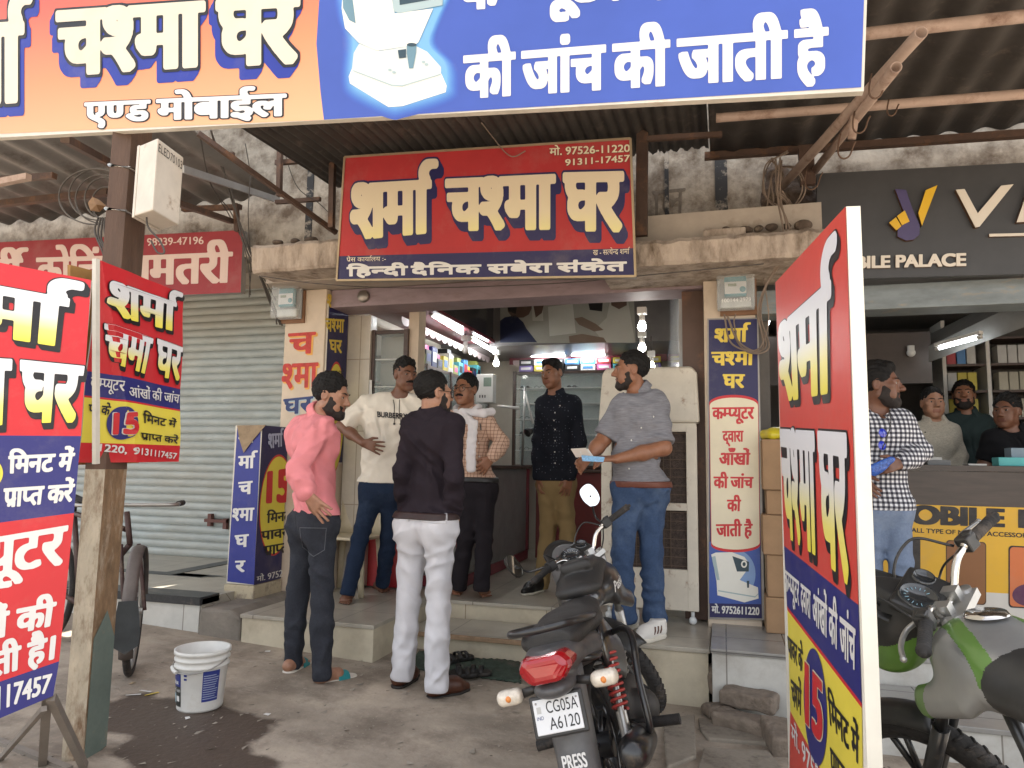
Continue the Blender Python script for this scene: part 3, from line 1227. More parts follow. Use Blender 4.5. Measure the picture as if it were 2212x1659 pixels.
 # the face, the ears and the nape stay free
 G.ell(W(0, 0.118, hl - 0.115), np.array((0.1, 0.09, 0.118)) * sc, 0.014, HR, True)
 for s in (-1, 1):
  G.ell(W(s * 0.09, 0.0, -0.03), np.array((0.022, 0.034, 0.045)) * sc, 0.006, HR, True)
  G.rbox(W(s * 0.09, 0.05, -0.06), np.array((0.12, 0.09, 0.14)) * sc, 0.01, 0.006, HR, True)
 G.clip(W(0, -0.05, -0.07 + hair.get('nape', 0.0)), -(hu2 + hfw * 0.25), 0.006)
 G.ripple(fuzz(0.0022, seed + 5, 210.0), 0.03)
 solid('hair', G, hm, r, relax=0)
 if beard:
  G = Field(hc - 0.19 * sc, hc + 0.19 * sc, 0.004)
  bt = beard * 0.62
  G.ell(W(0, 0.03, -0.03), np.array((0.066 + bt * 0.6, 0.064 + bt * 0.7, 0.09 + bt * 0.7)) * sc, 0, HR)
  G.cap(W(0.05, 0.002, -0.058), W(0.018, 0.066, -0.1), (0.019 + bt) * sc, (0.017 + bt) * sc, k=0.02)
  G.cap(W(-0.05, 0.002, -0.058), W(-0.018, 0.066, -0.1), (0.019 + bt) * sc, (0.017 + bt) * sc, k=0.02)
  G.ell(W(0, 0.068, -0.102), np.array((0.028 + bt, 0.024 + bt, 0.02 + bt)) * sc, 0.02, HR)
  G.cap(W(-0.026, 0.087, -0.05), W(0, 0.097, -0.044), 0.0085 * sc, k=0.004)
  G.cap(W(0.026, 0.087, -0.05), W(0, 0.097, -0.044), 0.0085 * sc, k=0.004)
  G.ripple(fuzz(0.0018, seed + 3, 160.0), 0.05)
  G.ell(W(0, 0.1, -0.0635), np.array((0.023, 0.03, 0.0115)) * sc, 0.003, HR, True)
  G.ell(W(0, 0.1, 0.012), np.array((0.074, 0.08, 0.063)) * sc, 0.012, HR, True)
  for s in (-1, 1):
   G.ell(W(s * 0.075, -0.02, -0.02), np.array((0.03, 0.034, 0.06)) * sc, 0.006, HR, True)
  G.clip(W(0, -0.022, 0), -hfw, 0.005)
  G.clip(W(0, 0, 0.02), hu2, 0.004)
  solid('beard', G, MATS['beard_black'], r)
 if tache:
  G = Field(hc - 0.13, hc + 0.13, 0.003)
  for s in (-1, 1):
   G.cap(W(s * 0.006, 0.0985, -0.0455), W(s * 0.026, 0.089, -0.05), 0.0085 * sc, 0.0065 * sc, k=0.004)
   G.cap(W(s * 0.026, 0.089, -0.05), W(s * 0.036, 0.078, -0.058), 0.0065 * sc, 0.003 * sc, k=0.004)
  G.ripple(fuzz(0.001, seed + 4, 200.0), 0.03)
  solid('moustache', G, MATS['hair_black'], r)
 if specs:
  mb = MB()
  for s in (-1, 1):
   a = np.linspace(0, 2 * PI, 24, endpoint=False)
   ring = [W(s * 0.033 + 0.025 * math.cos(x), 0.103 - 0.006 * abs(math.cos(x)) * (1 if s * math.cos(x) > 0 else 0), 0.0 + 0.022 * math.sin(x)) for x in a]
   mb.tube(ring, 0.0022, 6, closed=True)
   mb.tube([W(s * 0.058, 0.097, 0.006), W(s * 0.079, 0.06, 0.008), W(s * 0.084, -0.01, 0.01)], 0.002, 6)
  mb.tube([W(-0.009, 0.104, 0.006), W(0, 0.106, 0.009), W(0.009, 0.104, 0.006)], 0.0018, 6)
  mb.build('spectacles', MATS['dark_metal'], r)
 # ---- top
 tm, sleeve = top['mat'], top['sleeve']
 G = Field(np.minimum(lo, lo), hi, res)
 ee = top.get('loose', 0.014)
 torso(G, ee)
 for s in 'LR':
  if sleeve == 'half':
   arm(G, s, ee + 0.002, ee + 0.011, upto=top.get('upto', 0.8))
  else:
   arm(G, s, ee * 0.75, ee * 0.75 + 0.004, upto=1 + top.get('cuff', 0.93))
 hz = aty(J['hem'][0], J['hem'][1], Y)[2]
 if top.get('tuck'):
  for s in 'LR':
   G.ell(j['hip' + s] - fwd * 0.045 + (0, 0, 0.01), (0.075 + ee, 0.075 + ee, 0.095 + ee), k=0.06)
  G.cap(j['hipL'] + (0, 0, 0.05), j['hipR'] + (0, 0, 0.05), 0.085 + ee, k=0.06)
 if not top.get('tuck'):                          # loose shirt tails hang over the hips
  for s in 'LR':
   G.cap(j['hip' + s] + (0, 0, 0.05), j['hip' + s] * 0.8 + j['kn' + s] * 0.2, 0.092 + ee, 0.09 + ee, k=0.06)
 G.ripple(folds(top.get('fold', 0.004), seed, top.get('f1', 62.0)))
 if top.get('tuck'):
  hz -= 0.006
 G.clip((Hm[0], Hm[1], hz), (fwd[0] * -0.05, fwd[1] * -0.05, -1), 0.004)
 # arms keep clear of the hem cut: put back what hangs below
 if sleeve == 'long':
  A = Field(lo, hi, res)
  for s in 'LR':
   arm(A, s, ee * 0.75, ee * 0.75 + 0.004, upto=1 + top.get('cuff', 0.93))
   c, b = j['wr' + s], j['el' + s]
  A.ripple(folds(0.005, seed + 9, 80.0))
  for s in 'LR':
   b, c = j['el' + s], j['wr' + s]
   q = b + (c - b) * top.get('cuff', 0.93)
   # open cuff
   sl, P = A.win(q - 0.09, q + 0.09)
   d = unit(c - b)
   dd = (P[0] - q[0]) * d[0] + (P[1] - q[1]) * d[1] + (P[2] - q[2]) * d[2]
   A.f[sl] = np.maximum(A.f[sl], dd.astype(np.float32))
  G.f = np.minimum(G.f, A.f)
 else:
  for s in 'LR':
   a, b = j['sh' + s], j['el' + s]
   q = a + (b - a) * (top.get('upto', 0.8) + 0.06)
   sl, P = G.win(q - 0.12, q + 0.12)
   d = unit(b - a)
   dd = (P[0] - q[0]) * d[0] + (P[1] - q[1]) * d[1] + (P[2] - q[2]) * d[2]
   far = np.sqrt((P[0] - q[0]) ** 2 + (P[1] - q[1]) ** 2 + (P[2] - q[2]) ** 2)
   G.f[sl] = np.where(far < 0.1, np.maximum(G.f[sl], dd), G.f[sl]).astype(np.float32)
 # neckline
 nk = unit(W(0, -0.02, -0.06) - N)
 fN = unit(fwd - (fwd @ nk) * nk)
 G.cap(N + nk * 0.012 - fN * 0.0, N + nk * 0.2, 0.066 * sc, 0.1 * sc, k=0.008, sub=True)
 G.ell(N + fN * 0.045 + nk * 0.012, (0.06, 0.06, 0.04), 0.012, sub=True)
 if top.get('collar'):
  for a in np.linspace(0, 2 * PI, 28, endpoint=False):
   op = top.get('open', 0.0)
   if math.cos(a) > 1 - 0.12 - op * 0.1:
    continue
   v = fN * math.cos(a) + np.cross(nk, fN) * math.sin(a)
   dz = -0.012 - 0.03 * max(0.0, math.cos(a))
   b0 = N + v * 0.066 * sc + nk * (dz + 0.004)
   b1 = N + v * 0.067 * sc + nk * (dz + 0.04)
   b2 = N + v * (0.083 + 0.02 * max(0, math.cos(a))) * sc + nk * (dz + 0.004 - 0.02 * max(0, math.cos(a)))
   G.cap(b0, b1, 0.0085, 0.0075, k=0.008)
   G.cap(b1, b2, 0.0075, 0.0075, k=0.008)
  op = top.get('open', 0.3)
  G.cap(N + fN * 0.105 + nk * 0.06, N + fN * (0.125) - nk * (0.04 + 0.08 * op), 0.026 + 0.012 * op, 0.005, k=0.006, sub=True)
 uvf = None
 if top.get('uv'):
  def uvf(P, Nn):
   side = np.abs(Nn @ rt) > 0.72
   u = np.where(side[:, None], P @ fwd, P @ rt)
   return np.stack([u, P[..., 2]], -1)
 sh = solid(top.get('name', 'shirt'), G, tm, r, uv=uvf)
 # buttons
 # ---- trousers
 if True:
  G = Field(lo, hi, res)
  eb = bottom.get('loose', 0.016)
  legs(G, eb, bottom.get('cuff', 0.062))
  torso(G, 0.016)
  G.ripple(folds(bottom.get('fold', 0.0045), seed + 20, 55.0))
  wz = aty(J['waist'][0], J['waist'][1], Y)[2] if 'waist' in J else hz + 0.06
  G.clip((Hm[0], Hm[1], wz), (0, 0, 1), 0.003)
  for s in 'LR':
   k_, a_ = j['kn' + s], j['an' + s]
   q = a_ + (a_ - k_) * bottom.get('drop', 0.075)
   d = unit(a_ - k_)
   sl, P = G.win(q - 0.13, q + 0.13)
   dd = (P[0] - q[0]) * d[0] + (P[1] - q[1]) * d[1] + (P[2] - q[2]) * d[2]
   G.f[sl] = np.maximum(G.f[sl], dd.astype(np.float32))
  solid('trousers', G, bottom['mat'], r)
  if bottom.get('belt'):
   G = Field(Hm - (0.3, 0.3, 0.1), Hm + (0.3, 0.3, 0.45), 0.006)
   torso(G, 0.027)
   for s in 'LR':
    G.ell(j['hip' + s] - fwd * 0.045 + (0, 0, 0.01), (0.075 + 0.026, 0.075 + 0.026, 0.095 + 0.026), k=0.06)
   G.cap(j['hipL'] + (0, 0, 0.05), j['hipR'] + (0, 0, 0.05), 0.085 + 0.026, k=0.06)
   G.clip((Hm[0], Hm[1], wz + 0.002), (0, 0, 1))
   G.clip((Hm[0], Hm[1], wz - 0.036), (0, 0, -1))
   solid('belt', G, bottom['belt'], r, relax=0)
  # ---- shoes
  if feet[0] in ('shoes', 'trainers', 'slides'):
   for s in feetp:
    h_, t_ = feetp[s]
    d = unit((t_ - h_) * (1, 1, 0))
    sd = np.array((d[1], -d[0], 0.0))
    z = np.array((0, 0, 1.0))
    L = 0.285
    if feet[0] == 'slides':
     G = Field(np.minimum(h_, h_ + d * L) - 0.09, np.maximum(h_, h_ + d * L) + 0.12, 0.005)
     G.cap(h_ + d * 0.045 + z * 0.016, h_ + d * 0.235 + z * 0.016, 0.04, 0.047, k=0.0)
     G.clip(h_ + z * 0.026, z, 0.006)
     G.clip(h_ + z * 0.0, -z, 0.004)
     so = solid('slipper', G, feet[1], r)
     G = Field(h_ + d * 0.17 - 0.1, h_ + d * 0.17 + 0.1, 0.004)
     G.cap(h_ + d * 0.15 + z * 0.022, h_ + d * 0.21 + z * 0.014, 0.052, 0.05, k=0, flat=(z, 1.1))
     G.cap(h_ + d * 0.1 + z * 0.02, h_ + d * 0.26 + z * 0.012, 0.046, 0.04, k=0, flat=(z, 1.1), sub=True)
     G.clip(h_ + d * 0.215, d)
     G.clip(h_ + d * 0.135, -d)
     G.clip(h_ + z * 0.014, -z)
     st = solid('strap', G, feet[2], so)
    else:
     nm = 'shoe'
     G = Field(np.minimum(h_, h_ + d * L) - 0.1, np.maximum(h_, h_ + d * L) + (0.1, 0.1, 0.2), 0.005)
     G.cap(h_ + d * 0.045 + z * 0.05, h_ + d * 0.19 + z * 0.045, 0.042, 0.046, k=0.02)
     G.cap(h_ + d * 0.19 + z * 0.045, h_ + d * 0.258 + z * 0.03, 0.044, 0.028, k=0.02)
     G.cap(h_ + d * 0.05 + z * 0.06, h_ + d * 0.055 + z * 0.1, 0.042, 0.046, k=0.02)
     G.cap(h_ + d * 0.06 + z * 0.085, h_ + d * 0.17 + z * 0.06, 0.038, 0.034, k=0.03)
     G.clip(h_ + z * 0.012, -z, 0.003)
     G.clip(h_ + z * 0.115, z, 0.004)
     so = solid(nm, G, feet[1], r)
     G = Field(np.minimum(h_, h_ + d * L) - 0.1, np.maximum(h_, h_ + d * L) + 0.1, 0.005)
     G.cap(h_ + d * 0.047 + z * 0.02, h_ + d * 0.19 + z * 0.02, 0.044, 0.05, k=0.01)
     G.cap(h_ + d * 0.19 + z * 0.02, h_ + d * 0.256 + z * 0.02, 0.049, 0.032, k=0.01)
     G.clip(h_ + z * (0.028 if feet[0] == 'trainers' else 0.02), z, 0.002)
     G.clip(h_, -z, 0.002)
     if feet[0] == 'shoes':
      G.rbox(h_ + d * 0.115 + z * 0.0, (0.2, 0.2, 0.02), 0.002, 0, None, True) if False else None
     solid('sole', G, feet[2], so)
     if feet[0] == 'trainers':
      mb = MB()
      for q in range(3):
       b0 = h_ + d * (0.1 + 0.03 * q) + z * (0.045)
       for sg in (-1, 1):
        mb.tube([b0 + sd * sg * 0.046 + d * 0.0, b0 + sd * sg * 0.05 + z * 0.02 + d * -0.008, b0 + sd * sg * 0.042 + z * 0.04 - d * 0.016], 0.005, 6)
      mb.build('stripe', feet[3], so)
 return r, j, dict(fwd=fwd, rt=rt, Hm=Hm, Sm=Sm, N=N, shirt=sh, W=W, up=upv, w=w, nk=nk)
# ------------------------------------------------------------------ the ground, the steps and the row of shops
def nodes_of(m):
 return m.node_tree.nodes, m.node_tree.links, m.node_tree.nodes['Principled BSDF']
def tiles(name, col, grout, sx, sy, rough=0.25, var=0.12, dirt=(0.2, 0.16, 0.12), amt=0.3, mort=0.004):
 """square tiles; the second axis runs over the tops and down the risers alike"""
 m = mat(name, col, rough, var=var, scale=5.0, col2=dirt, amt2=amt, scale2=2.6, sharp=0.4)
 n, L, b = nodes_of(m)
 tc = n.new('ShaderNodeTexCoord')
 sp = n.new('ShaderNodeSeparateXYZ')
 L.new(tc.outputs['Object'], sp.inputs[0])
 ad = n.new('ShaderNodeMath')
 L.new(sp.outputs[1], ad.inputs[0])
 L.new(sp.outputs[2], ad.inputs[1])
 cb = n.new('ShaderNodeCombineXYZ')
 L.new(sp.outputs[0], cb.inputs[0])
 L.new(ad.outputs[0], cb.inputs[1])
 br = n.new('ShaderNodeTexBrick')
 br.offset = 0.0
 br.inputs['Scale'].default_value = 1.0
 br.inputs['Brick Width'].default_value = sx
 br.inputs['Row Height'].default_value = sy
 br.inputs['Mortar Size'].default_value = mort
 br.inputs['Color1'].default_value = (1, 1, 1, 1)
 br.inputs['Color2'].default_value = (0.93, 0.93, 0.93, 1)
 br.inputs['Mortar'].default_value = (*grout, 1)
 L.new(cb.outputs[0], br.inputs['Vector'])
 mx = n.new('ShaderNodeMix')
 mx.data_type = 'RGBA'
 mx.blend_type = 'MULTIPLY'
 mx.inputs[0].default_value = 1.0
 old = b.inputs['Base Color'].links[0].from_socket
 L.new(old, mx.inputs[6])
 L.new(br.outputs[0], mx.inputs[7])
 L.new(mx.outputs[2], b.inputs['Base Color'])
 return m
def ground_mat():
 m = mat('worn_concrete', (0.36, 0.302, 0.238), 0.85, var=0.34, scale=2.3, bump=0.45, bscale=38.0, col2=(0.2, 0.162, 0.125), amt2=0.55, scale2=2.6, sharp=0.18)
 n, L, b = nodes_of(m)
 tc = n.new('ShaderNodeTexCoord')
 cur = b.inputs['Base Color'].links[0].from_socket
 def blend(fac, col):
  nonlocal cur
  mx = n.new('ShaderNodeMix')
  mx.data_type = 'RGBA'
  L.new(fac, mx.inputs[0])
  L.new(cur, mx.inputs[6])
  mx.inputs[7].default_value = (*col, 1)
  cur = mx.outputs[2]
 def ramp(sock, a, c):
  mr = n.new('ShaderNodeMapRange')
  mr.inputs['From Min'].default_value = a
  mr.inputs['From Max'].default_value = c
  L.new(sock, mr.inputs[0])
  return mr.outputs[0]
 # pale scuffs, dark specks of spat betel and gravel, hairline cracks
 nz = n.new('ShaderNodeTexNoise')
 nz.inputs['Scale'].default_value = 7.5
 nz.inputs['Detail'].default_value = 9
 nz.inputs['Roughness'].default_value = 0.75
 mp = n.new('ShaderNodeMapping')
 mp.inputs['Scale'].default_value = (0.5, 1.4, 1)
 mp.inputs['Rotation'].default_value = (0, 0, 0.3)
 L.new(tc.outputs['Object'], mp.inputs[0])
 L.new(mp.outputs[0], nz.inputs['Vector'])
 blend(ramp(nz.outputs[0], 0.56, 0.75), (0.41, 0.355, 0.29))
 vo = n.new('ShaderNodeTexVoronoi')
 vo.inputs['Scale'].default_value = 9.0
 L.new(tc.outputs['Object'], vo.inputs['Vector'])
 blend(ramp(vo.outputs['Distance'], 0.085, 0.03), (0.09, 0.068, 0.052))
 vo2 = n.new('ShaderNodeTexVoronoi')
 vo2.inputs['Scale'].default_value = 37.0
 L.new(tc.outputs['Object'], vo2.inputs['Vector'])
 blend(ramp(vo2.outputs['Distance'], 0.16, 0.1), (0.36, 0.32, 0.27))
 wn = n.new('ShaderNodeTexNoise')
 wn.inputs['Scale'].default_value = 2.2
 wn.inputs['Detail'].default_value = 5
 L.new(tc.outputs['Object'], wn.inputs['Vector'])
 wm_ = n.new('ShaderNodeMix')
 wm_.data_type = 'RGBA'
 wm_.inputs[0].default_value = 0.35
 L.new(tc.outputs['Object'], wm_.inputs[6])
 L.new(wn.outputs[1], wm_.inputs[7])
 ve = n.new('ShaderNodeTexVoronoi')
 ve.feature = 'DISTANCE_TO_EDGE'
 ve.inputs['Scale'].default_value = 0.9
 L.new(wm_.outputs[2], ve.inputs['Vector'])
 pass
 # the spilled water by the bucket
 n3 = n.new('ShaderNodeTexNoise')
 n3.inputs['Scale'].default_value = 3.2
 n3.inputs['Detail'].default_value = 6
 L.new(tc.outputs['Object'], n3.inputs['Vector'])
 tot = None
 for (cx, cy, rx, ry) in ((-2.5, 2.95, 0.5, 0.3), (-2.2, 2.68, 0.36, 0.24), (-2.1, 2.42, 0.2, 0.2)):
  mp = n.new('ShaderNodeMapping')
  mp.inputs['Location'].default_value = (-cx / rx, -cy / ry, 0)
  mp.inputs['Scale'].default_value = (1 / rx, 1 / ry, 0)
  L.new(tc.outputs['Object'], mp.inputs[0])
  le = n.new('ShaderNodeVectorMath')
  le.operation = 'LENGTH'
  L.new(mp.outputs[0], le.inputs[0])
  if tot is None:
   tot = le.outputs['Value']
  else:
   mn = n.new('ShaderNodeMath')
   mn.operation = 'MINIMUM'
   L.new(tot, mn.inputs[0])
   L.new(le.outputs['Value'], mn.inputs[1])
   tot = mn.outputs[0]
 ad = n.new('ShaderNodeMath')
 ad.operation = 'MULTIPLY_ADD'
 L.new(n3.outputs[0], ad.inputs[0])
 ad.inputs[1].default_value = 1.5
 L.new(tot, ad.inputs[2])
 wet = ramp(ad.outputs[0], 1.75, 1.6)
 blend(wet, (0.085, 0.062, 0.047))
 L.new(cur, b.inputs['Base Color'])
 mr = n.new('ShaderNodeMapRange')
 mr.inputs['To Min'].default_value = 0.85
 mr.inputs['To Max'].default_value = 0.55
 L.new(wet, mr.inputs[0])
 L.new(mr.outputs[0], b.inputs['Roughness'])
 return m
GROUND = ground_mat()
xs = np.concatenate([[-30, -12], np.linspace(-4.5, 0.6, 18), [3, 12, 30]])
ys = np.concatenate([[-40, -10, 0], np.linspace(1, 5.5, 10), [9, 14]])
mb = MB()
mb.grid(np.array([[(x, y, gz(x)) for y in ys] for x in xs])[::-1], False)
mb.build('ground', GROUND, kind='structure')

tile_top = tiles('cream_floor_tile', (0.42, 0.385, 0.32), (0.45, 0.42, 0.4), 0.6, 0.6, 0.3, dirt=(0.19, 0.16, 0.125), amt=0.42)
tile_riser = tiles('cream_riser_tile', (0.55, 0.49, 0.37), (0.5, 0.45, 0.4), 0.62, 3.0, 0.35, dirt=(0.27, 0.21, 0.145), amt=0.48)
tile_white = tiles('white_tile', (0.56, 0.55, 0.51), (0.45, 0.42, 0.4), 0.6, 0.8, 0.3, dirt=(0.26, 0.215, 0.165), amt=0.48)
tile_grey = tiles('grey_floor_tile', (0.3, 0.29, 0.27), (0.4, 0.4, 0.4), 0.32, 0.32, 0.25, dirt=(0.2, 0.17, 0.14), amt=0.35)
granite = mat('dark_granite', (0.035, 0.037, 0.04), 0.35, var=0.35, scale=40, col2=(0.14, 0.12, 0.1), amt2=0.35, scale2=5)
raw_cement = mat('raw_cement', (0.21, 0.185, 0.155), 0.9, var=0.25, scale=5, bump=0.7, bscale=30)
worn_edge = mat('worn_wood_edge', (0.3, 0.2, 0.12), 0.8, var=0.3, scale=12, bump=0.4)
def block(name, x0, x1, y0, y1, z1, top, riser, extra=None):
 mb = MB()
 zb = -0.25
 mb.mat(0).box(((x0 + x1) / 2, (y0 + y1) / 2, z1 - 0.0125), (x1 - x0, y1 - y0, 0.025))
 mb.mat(1).box(((x0 + x1) / 2, (y0 + 0.012 + y1) / 2, (zb + z1 - 0.025) / 2), (x1 - x0 - 0.016, y1 - y0 - 0.012, z1 - 0.025 - zb))
 return mb.build(name, [top, riser], kind='structure', bevel=0.004)
block('platform', -3.1, -2.115, 4.18, 5.135, FLOOR, tile_top, tile_riser)
block('step', -2.11, -0.95, 4.62, 5.135, 0.125, tile_top, tile_riser)
MB().box((-1.53, 4.607, 0.118), (1.15, 0.024, 0.03)).build('step_edge', worn_edge, kind='structure', bevel=0.004)
block('platform', -0.945, -0.09, 4.3, 5.135, FLOOR, tile_top, tile_riser)
block('platform', -0.085, 0.62, 4.22, 5.135, 0.275, tile_grey, tile_white)
block('shop_floor', -3.1, 0.3, 5.14, 8.7, FLOOR, tile_top, tile_riser)
# the shuttered shop's landing with its dark border
mb = MB()
mb.mat(0).box((-5.6, 5.25, 0.17), (4.28, 2.0, 0.28))
mb.mat(1).bx((-7.7, 4.22, 0.27), (-3.46, 4.42, 0.325))
mb.mat(1).bx((-7.7, 5.0, 0.309), (-4.1, 5.12, 0.314))
mb.mat(1).quad((-4.1, 5.0, 0.314), (-3.95, 5.12, 0.314), (-4.4, 5.12, 0.314), (-4.4, 5.0, 0.314))
mb.mat(1).bx((-4.55, 5.12, 0.309), (-4.4, 5.9, 0.314))
mb.mat(2).bx((-7.7, 4.236, -0.2), (-3.47, 4.25, 0.268))
mb.build('shop_landing', [tile_top, granite, tile_white], kind='structure')
mb = MB()
mb.prism([(-3.46, 4.2, -0.1), (-3.105, 4.2, -0.1), (-3.11, 4.2, 0.22), (-3.2, 4.2, 0.265), (-3.44, 4.2, 0.26)], (0, 0.9, 0))
mb.build('cement_kerb', raw_cement, kind='structure', bevel=0.02)
# phone shop steps
block('step', 0.63, 4.0, 3.9, 4.5, 0.1, tile_grey, tile_white)
block('platform', 0.63, 4.0, 4.5, 5.3, 0.25, tile_grey, tile_white)
block('shop_floor', 0.35, 4.0, 5.305, 9.0, 0.25, tile_grey, tile_white)

# ---------------- the building
plaster = mat('grimy_white_plaster', (0.34, 0.3, 0.245), 0.9, var=0.22, scale=9, bump=0.5, bscale=25, col2=(0.11, 0.08, 0.055), amt2=0.62, scale2=4.2, sharp=0.2)
ledge_m = mat('stained_ledge_paint', (0.44, 0.365, 0.3), 0.85, var=0.15, scale=6, bump=0.5, bscale=30, col2=(0.12, 0.085, 0.055), amt2=0.62, scale2=4.0, sharp=0.25, stretch=(2, 2, 0.7))
cream_paint = mat('cream_wall_paint', (0.6, 0.5, 0.39), 0.8, var=0.08, col2=(0.35, 0.24, 0.16), amt2=0.3, scale2=4, sharp=0.4)
mauve = mat('mauve_shutter_box_paint', (0.27, 0.205, 0.22), 0.6, var=0.15, col2=(0.16, 0.1, 0.09), amt2=0.4, scale2=4, sharp=0.3, stretch=(1, 1, 3))
soffit_m = mat('soffit_paint', (0.4, 0.345, 0.29), 0.85, var=0.1, col2=(0.25, 0.2, 0.15), amt2=0.35, scale2=2)
inner_wall = mat('cream_inner_wall', (0.55, 0.5, 0.42), 0.6, var=0.06)
dark_ceiling = mat('dark_laminate', (0.06, 0.045, 0.045), 0.35, var=0.1)
maroon = mat('maroon_laminate', (0.15, 0.018, 0.03), 0.35, var=0.12)
SH_ROW = root('shop_building', 'single-storey row of three shops with grimy plaster upper wall and concrete ledge', 'building', (-1.5, 5.1, 0.0))
mb = MB()
mb.bx((-9, 5.1, 2.95), (5, 5.35, 7.0))  # unseen upper height added to keep the sun off the whole front
mb.build('upper_wall', plaster, SH_ROW)
mb = MB()
for (x, w_) in ((-3.32, 0.06), (0.02, 0.085), (-0.36, 0.03), (-5.2, 0.06), (-2.9, 0.05)):
 MB().box((x, 5.096, 3.4), (w_, 0.02, 1.2 if x < -1 else 0.75)).build('painted_stripe', mat('black_peeling_paint', (0.025, 0.025, 0.026), 0.8, col2=(0.3, 0.26, 0.21), amt2=0.5, scale2=9, sharp=0.1), SH_ROW)
# ledges: rough front edge
def ledge(x0, x1, y0, y1, z0, z1, seed):
 r = np.random.default_rng(seed)
 n = max(6, int((x1 - x0) / 0.045))
 X = np.linspace(x0, x1, n)
 mb = MB()
 prof = []
 for x in X:
  a, b, c = r.normal(0, 0.0055, 3)
  prof.append([(x, y1, z0), (x, y0 + a + 0.015, z0), (x, y0 + a, z0 + 0.02), (x, y0 + b, z1 - 0.03 + c), (x, y0 + 0.03 + b, z1 + c), (x, y1, z1 + 0.04)])
 P = np.array(prof)
 mb.grid(P[::-1], False)
 mb.add(P[0], [tuple(range(6))])
 mb.add(P[-1], [tuple(range(5, -1, -1))])
 return mb.build('ledge', ledge_m, SH_ROW)
ledge(-3.35, -2.3, 4.42, 5.1, 2.655, 2.87, 3)
ledge(-0.75, 0.6, 4.42, 5.1, 2.52, 2.69, 4)
mb = MB()
mb.bx((-3.42, 4.7, 2.648), (0.62, 5.1, 2.94))
mb.build('soffit', soffit_m, SH_ROW)
MB().bx((-0.1, 4.55, 2.7), (0.16, 4.9, 2.77)).build('loose_slab', ledge_m, SH_ROW, bevel=0.01)
# pillars
mb = MB()
mb.bx((-3.4, 4.95, 0.2), (-3.03, 5.6, 2.646))
mb.build('pillar', cream_paint, SH_ROW, bevel=0.008)
mb = MB()
mb.bx((-0.11, 4.9, 0.2), (0.22, 5.35, 2.646))
mb.build('pillar', cream_paint, SH_ROW, bevel=0.008)
# mauve roller box with bearing plates
mb = MB()
mb.bx((-3.02, 5.0, 2.5), (-0.115, 5.3, 2.644))
mb.build('shutter_box', mauve, SH_ROW, bevel=0.006)
mb = MB()
mb.bx((-0.115, 5.05, 0.26), (-0.26, 5.16, 2.495))
mb.build('shutter_rail', mat('brown_steel_rail', (0.1, 0.06, 0.045), 0.5, 0.3, col2=(0.2, 0.1, 0.06), amt2=0.4), SH_ROW)
for x in (-2.72, -0.3):
 mb = MB()
 mb.lathe([(0.0001, 0.03), (0.045, 0.03), (0.05, 0.02), (0.05, 0)], (x, 4.998, 2.575), (0, -1, 0), 20)
 o = mb.build('bearing', mat('worn_steel', (0.3, 0.27, 0.24), 0.4, 0.8), SH_ROW)
MB().bx((-0.55, 4.96, 2.56), (-0.36, 4.998, 2.59)).build('bolt_bar', MATS['worn_steel'], SH_ROW)
# side and back walls of the open shop
MB().bx((-3.2, 5.62, 0.2), (-3.05, 8.7, 3.3)).build('side_wall', inner_wall, SH_ROW)
MB().bx((-3.05, 8.55, 0.2), (0.3, 8.7, 3.3)).build('back_wall', inner_wall, SH_ROW)
MB().prism([(-0.3, 5.36, 0.25), (-0.62, 8.55, 0.25), (-0.62, 8.55, 3.2), (-0.3, 5.36, 3.2)], (0.12, 0, 0)).build('side_wall', mat('glossy_white_laminate', (0.55, 0.56, 0.56), 0.12, var=0.05), SH_ROW)
MB().bx((-3.05, 5.3, 3.2), (0.3, 8.6, 3.3)).build('ceiling', dark_ceiling, SH_ROW)
# shuttered shop to the left
sh_paint = mat('shutter_paint', (0.36, 0.4, 0.395), 0.5, 0.1, var=0.16, scale=11, col2=(0.4, 0.35, 0.27), amt2=0.66, scale2=1.1, sharp=0.45, stretch=(0.4, 1, 1))
mb = MB()
zs, prof = 0.31, []
n_sl = 36
for k in range(n_sl):
 z0 = 0.31 + k * 0.076
 for t in np.linspace(0, 1, 6, endpoint=False):
  prof.append((6.0 - 0.016 * math.sin(PI * t) ** 0.7, z0 + 0.076 * t))
 prof.append((6.004, z0 + 0.0755))
P = np.array([[(x, y, z) for (y, z) in prof] for x in (-7.7, -5.8, -3.42)])
mb.grid(P, False)
SHU = mb.build('roller_shutter', sh_paint, SH_ROW)
mb = MB()
mb.bx((-4.87, 5.93, 0.66), (-4.62, 5.98, 0.69))
mb.bx((-4.84, 5.94, 0.62), (-4.8, 5.985, 0.74))
mb.bx((-4.66, 5.94, 0.6), (-4.62, 5.98, 0.7))
mb.build('latch', mat('rusty_latch', (0.13, 0.06, 0.05), 0.6, 0.4), SHU)
MB().bx((-7.7, 6.1, 0.2), (-3.4, 6.2, 3.4)).build('back_wall', inner_wall, SH_ROW)
MB().bx((-3.42, 5.6, 0.2), (-3.2, 6.1, 2.64)).build('side_wall', cream_paint, SH_ROW)
MB().bx((-7.7, 5.0, 2.98), (-3.42, 6.1, 3.06)).build('soffit', soffit_m, SH_ROW)
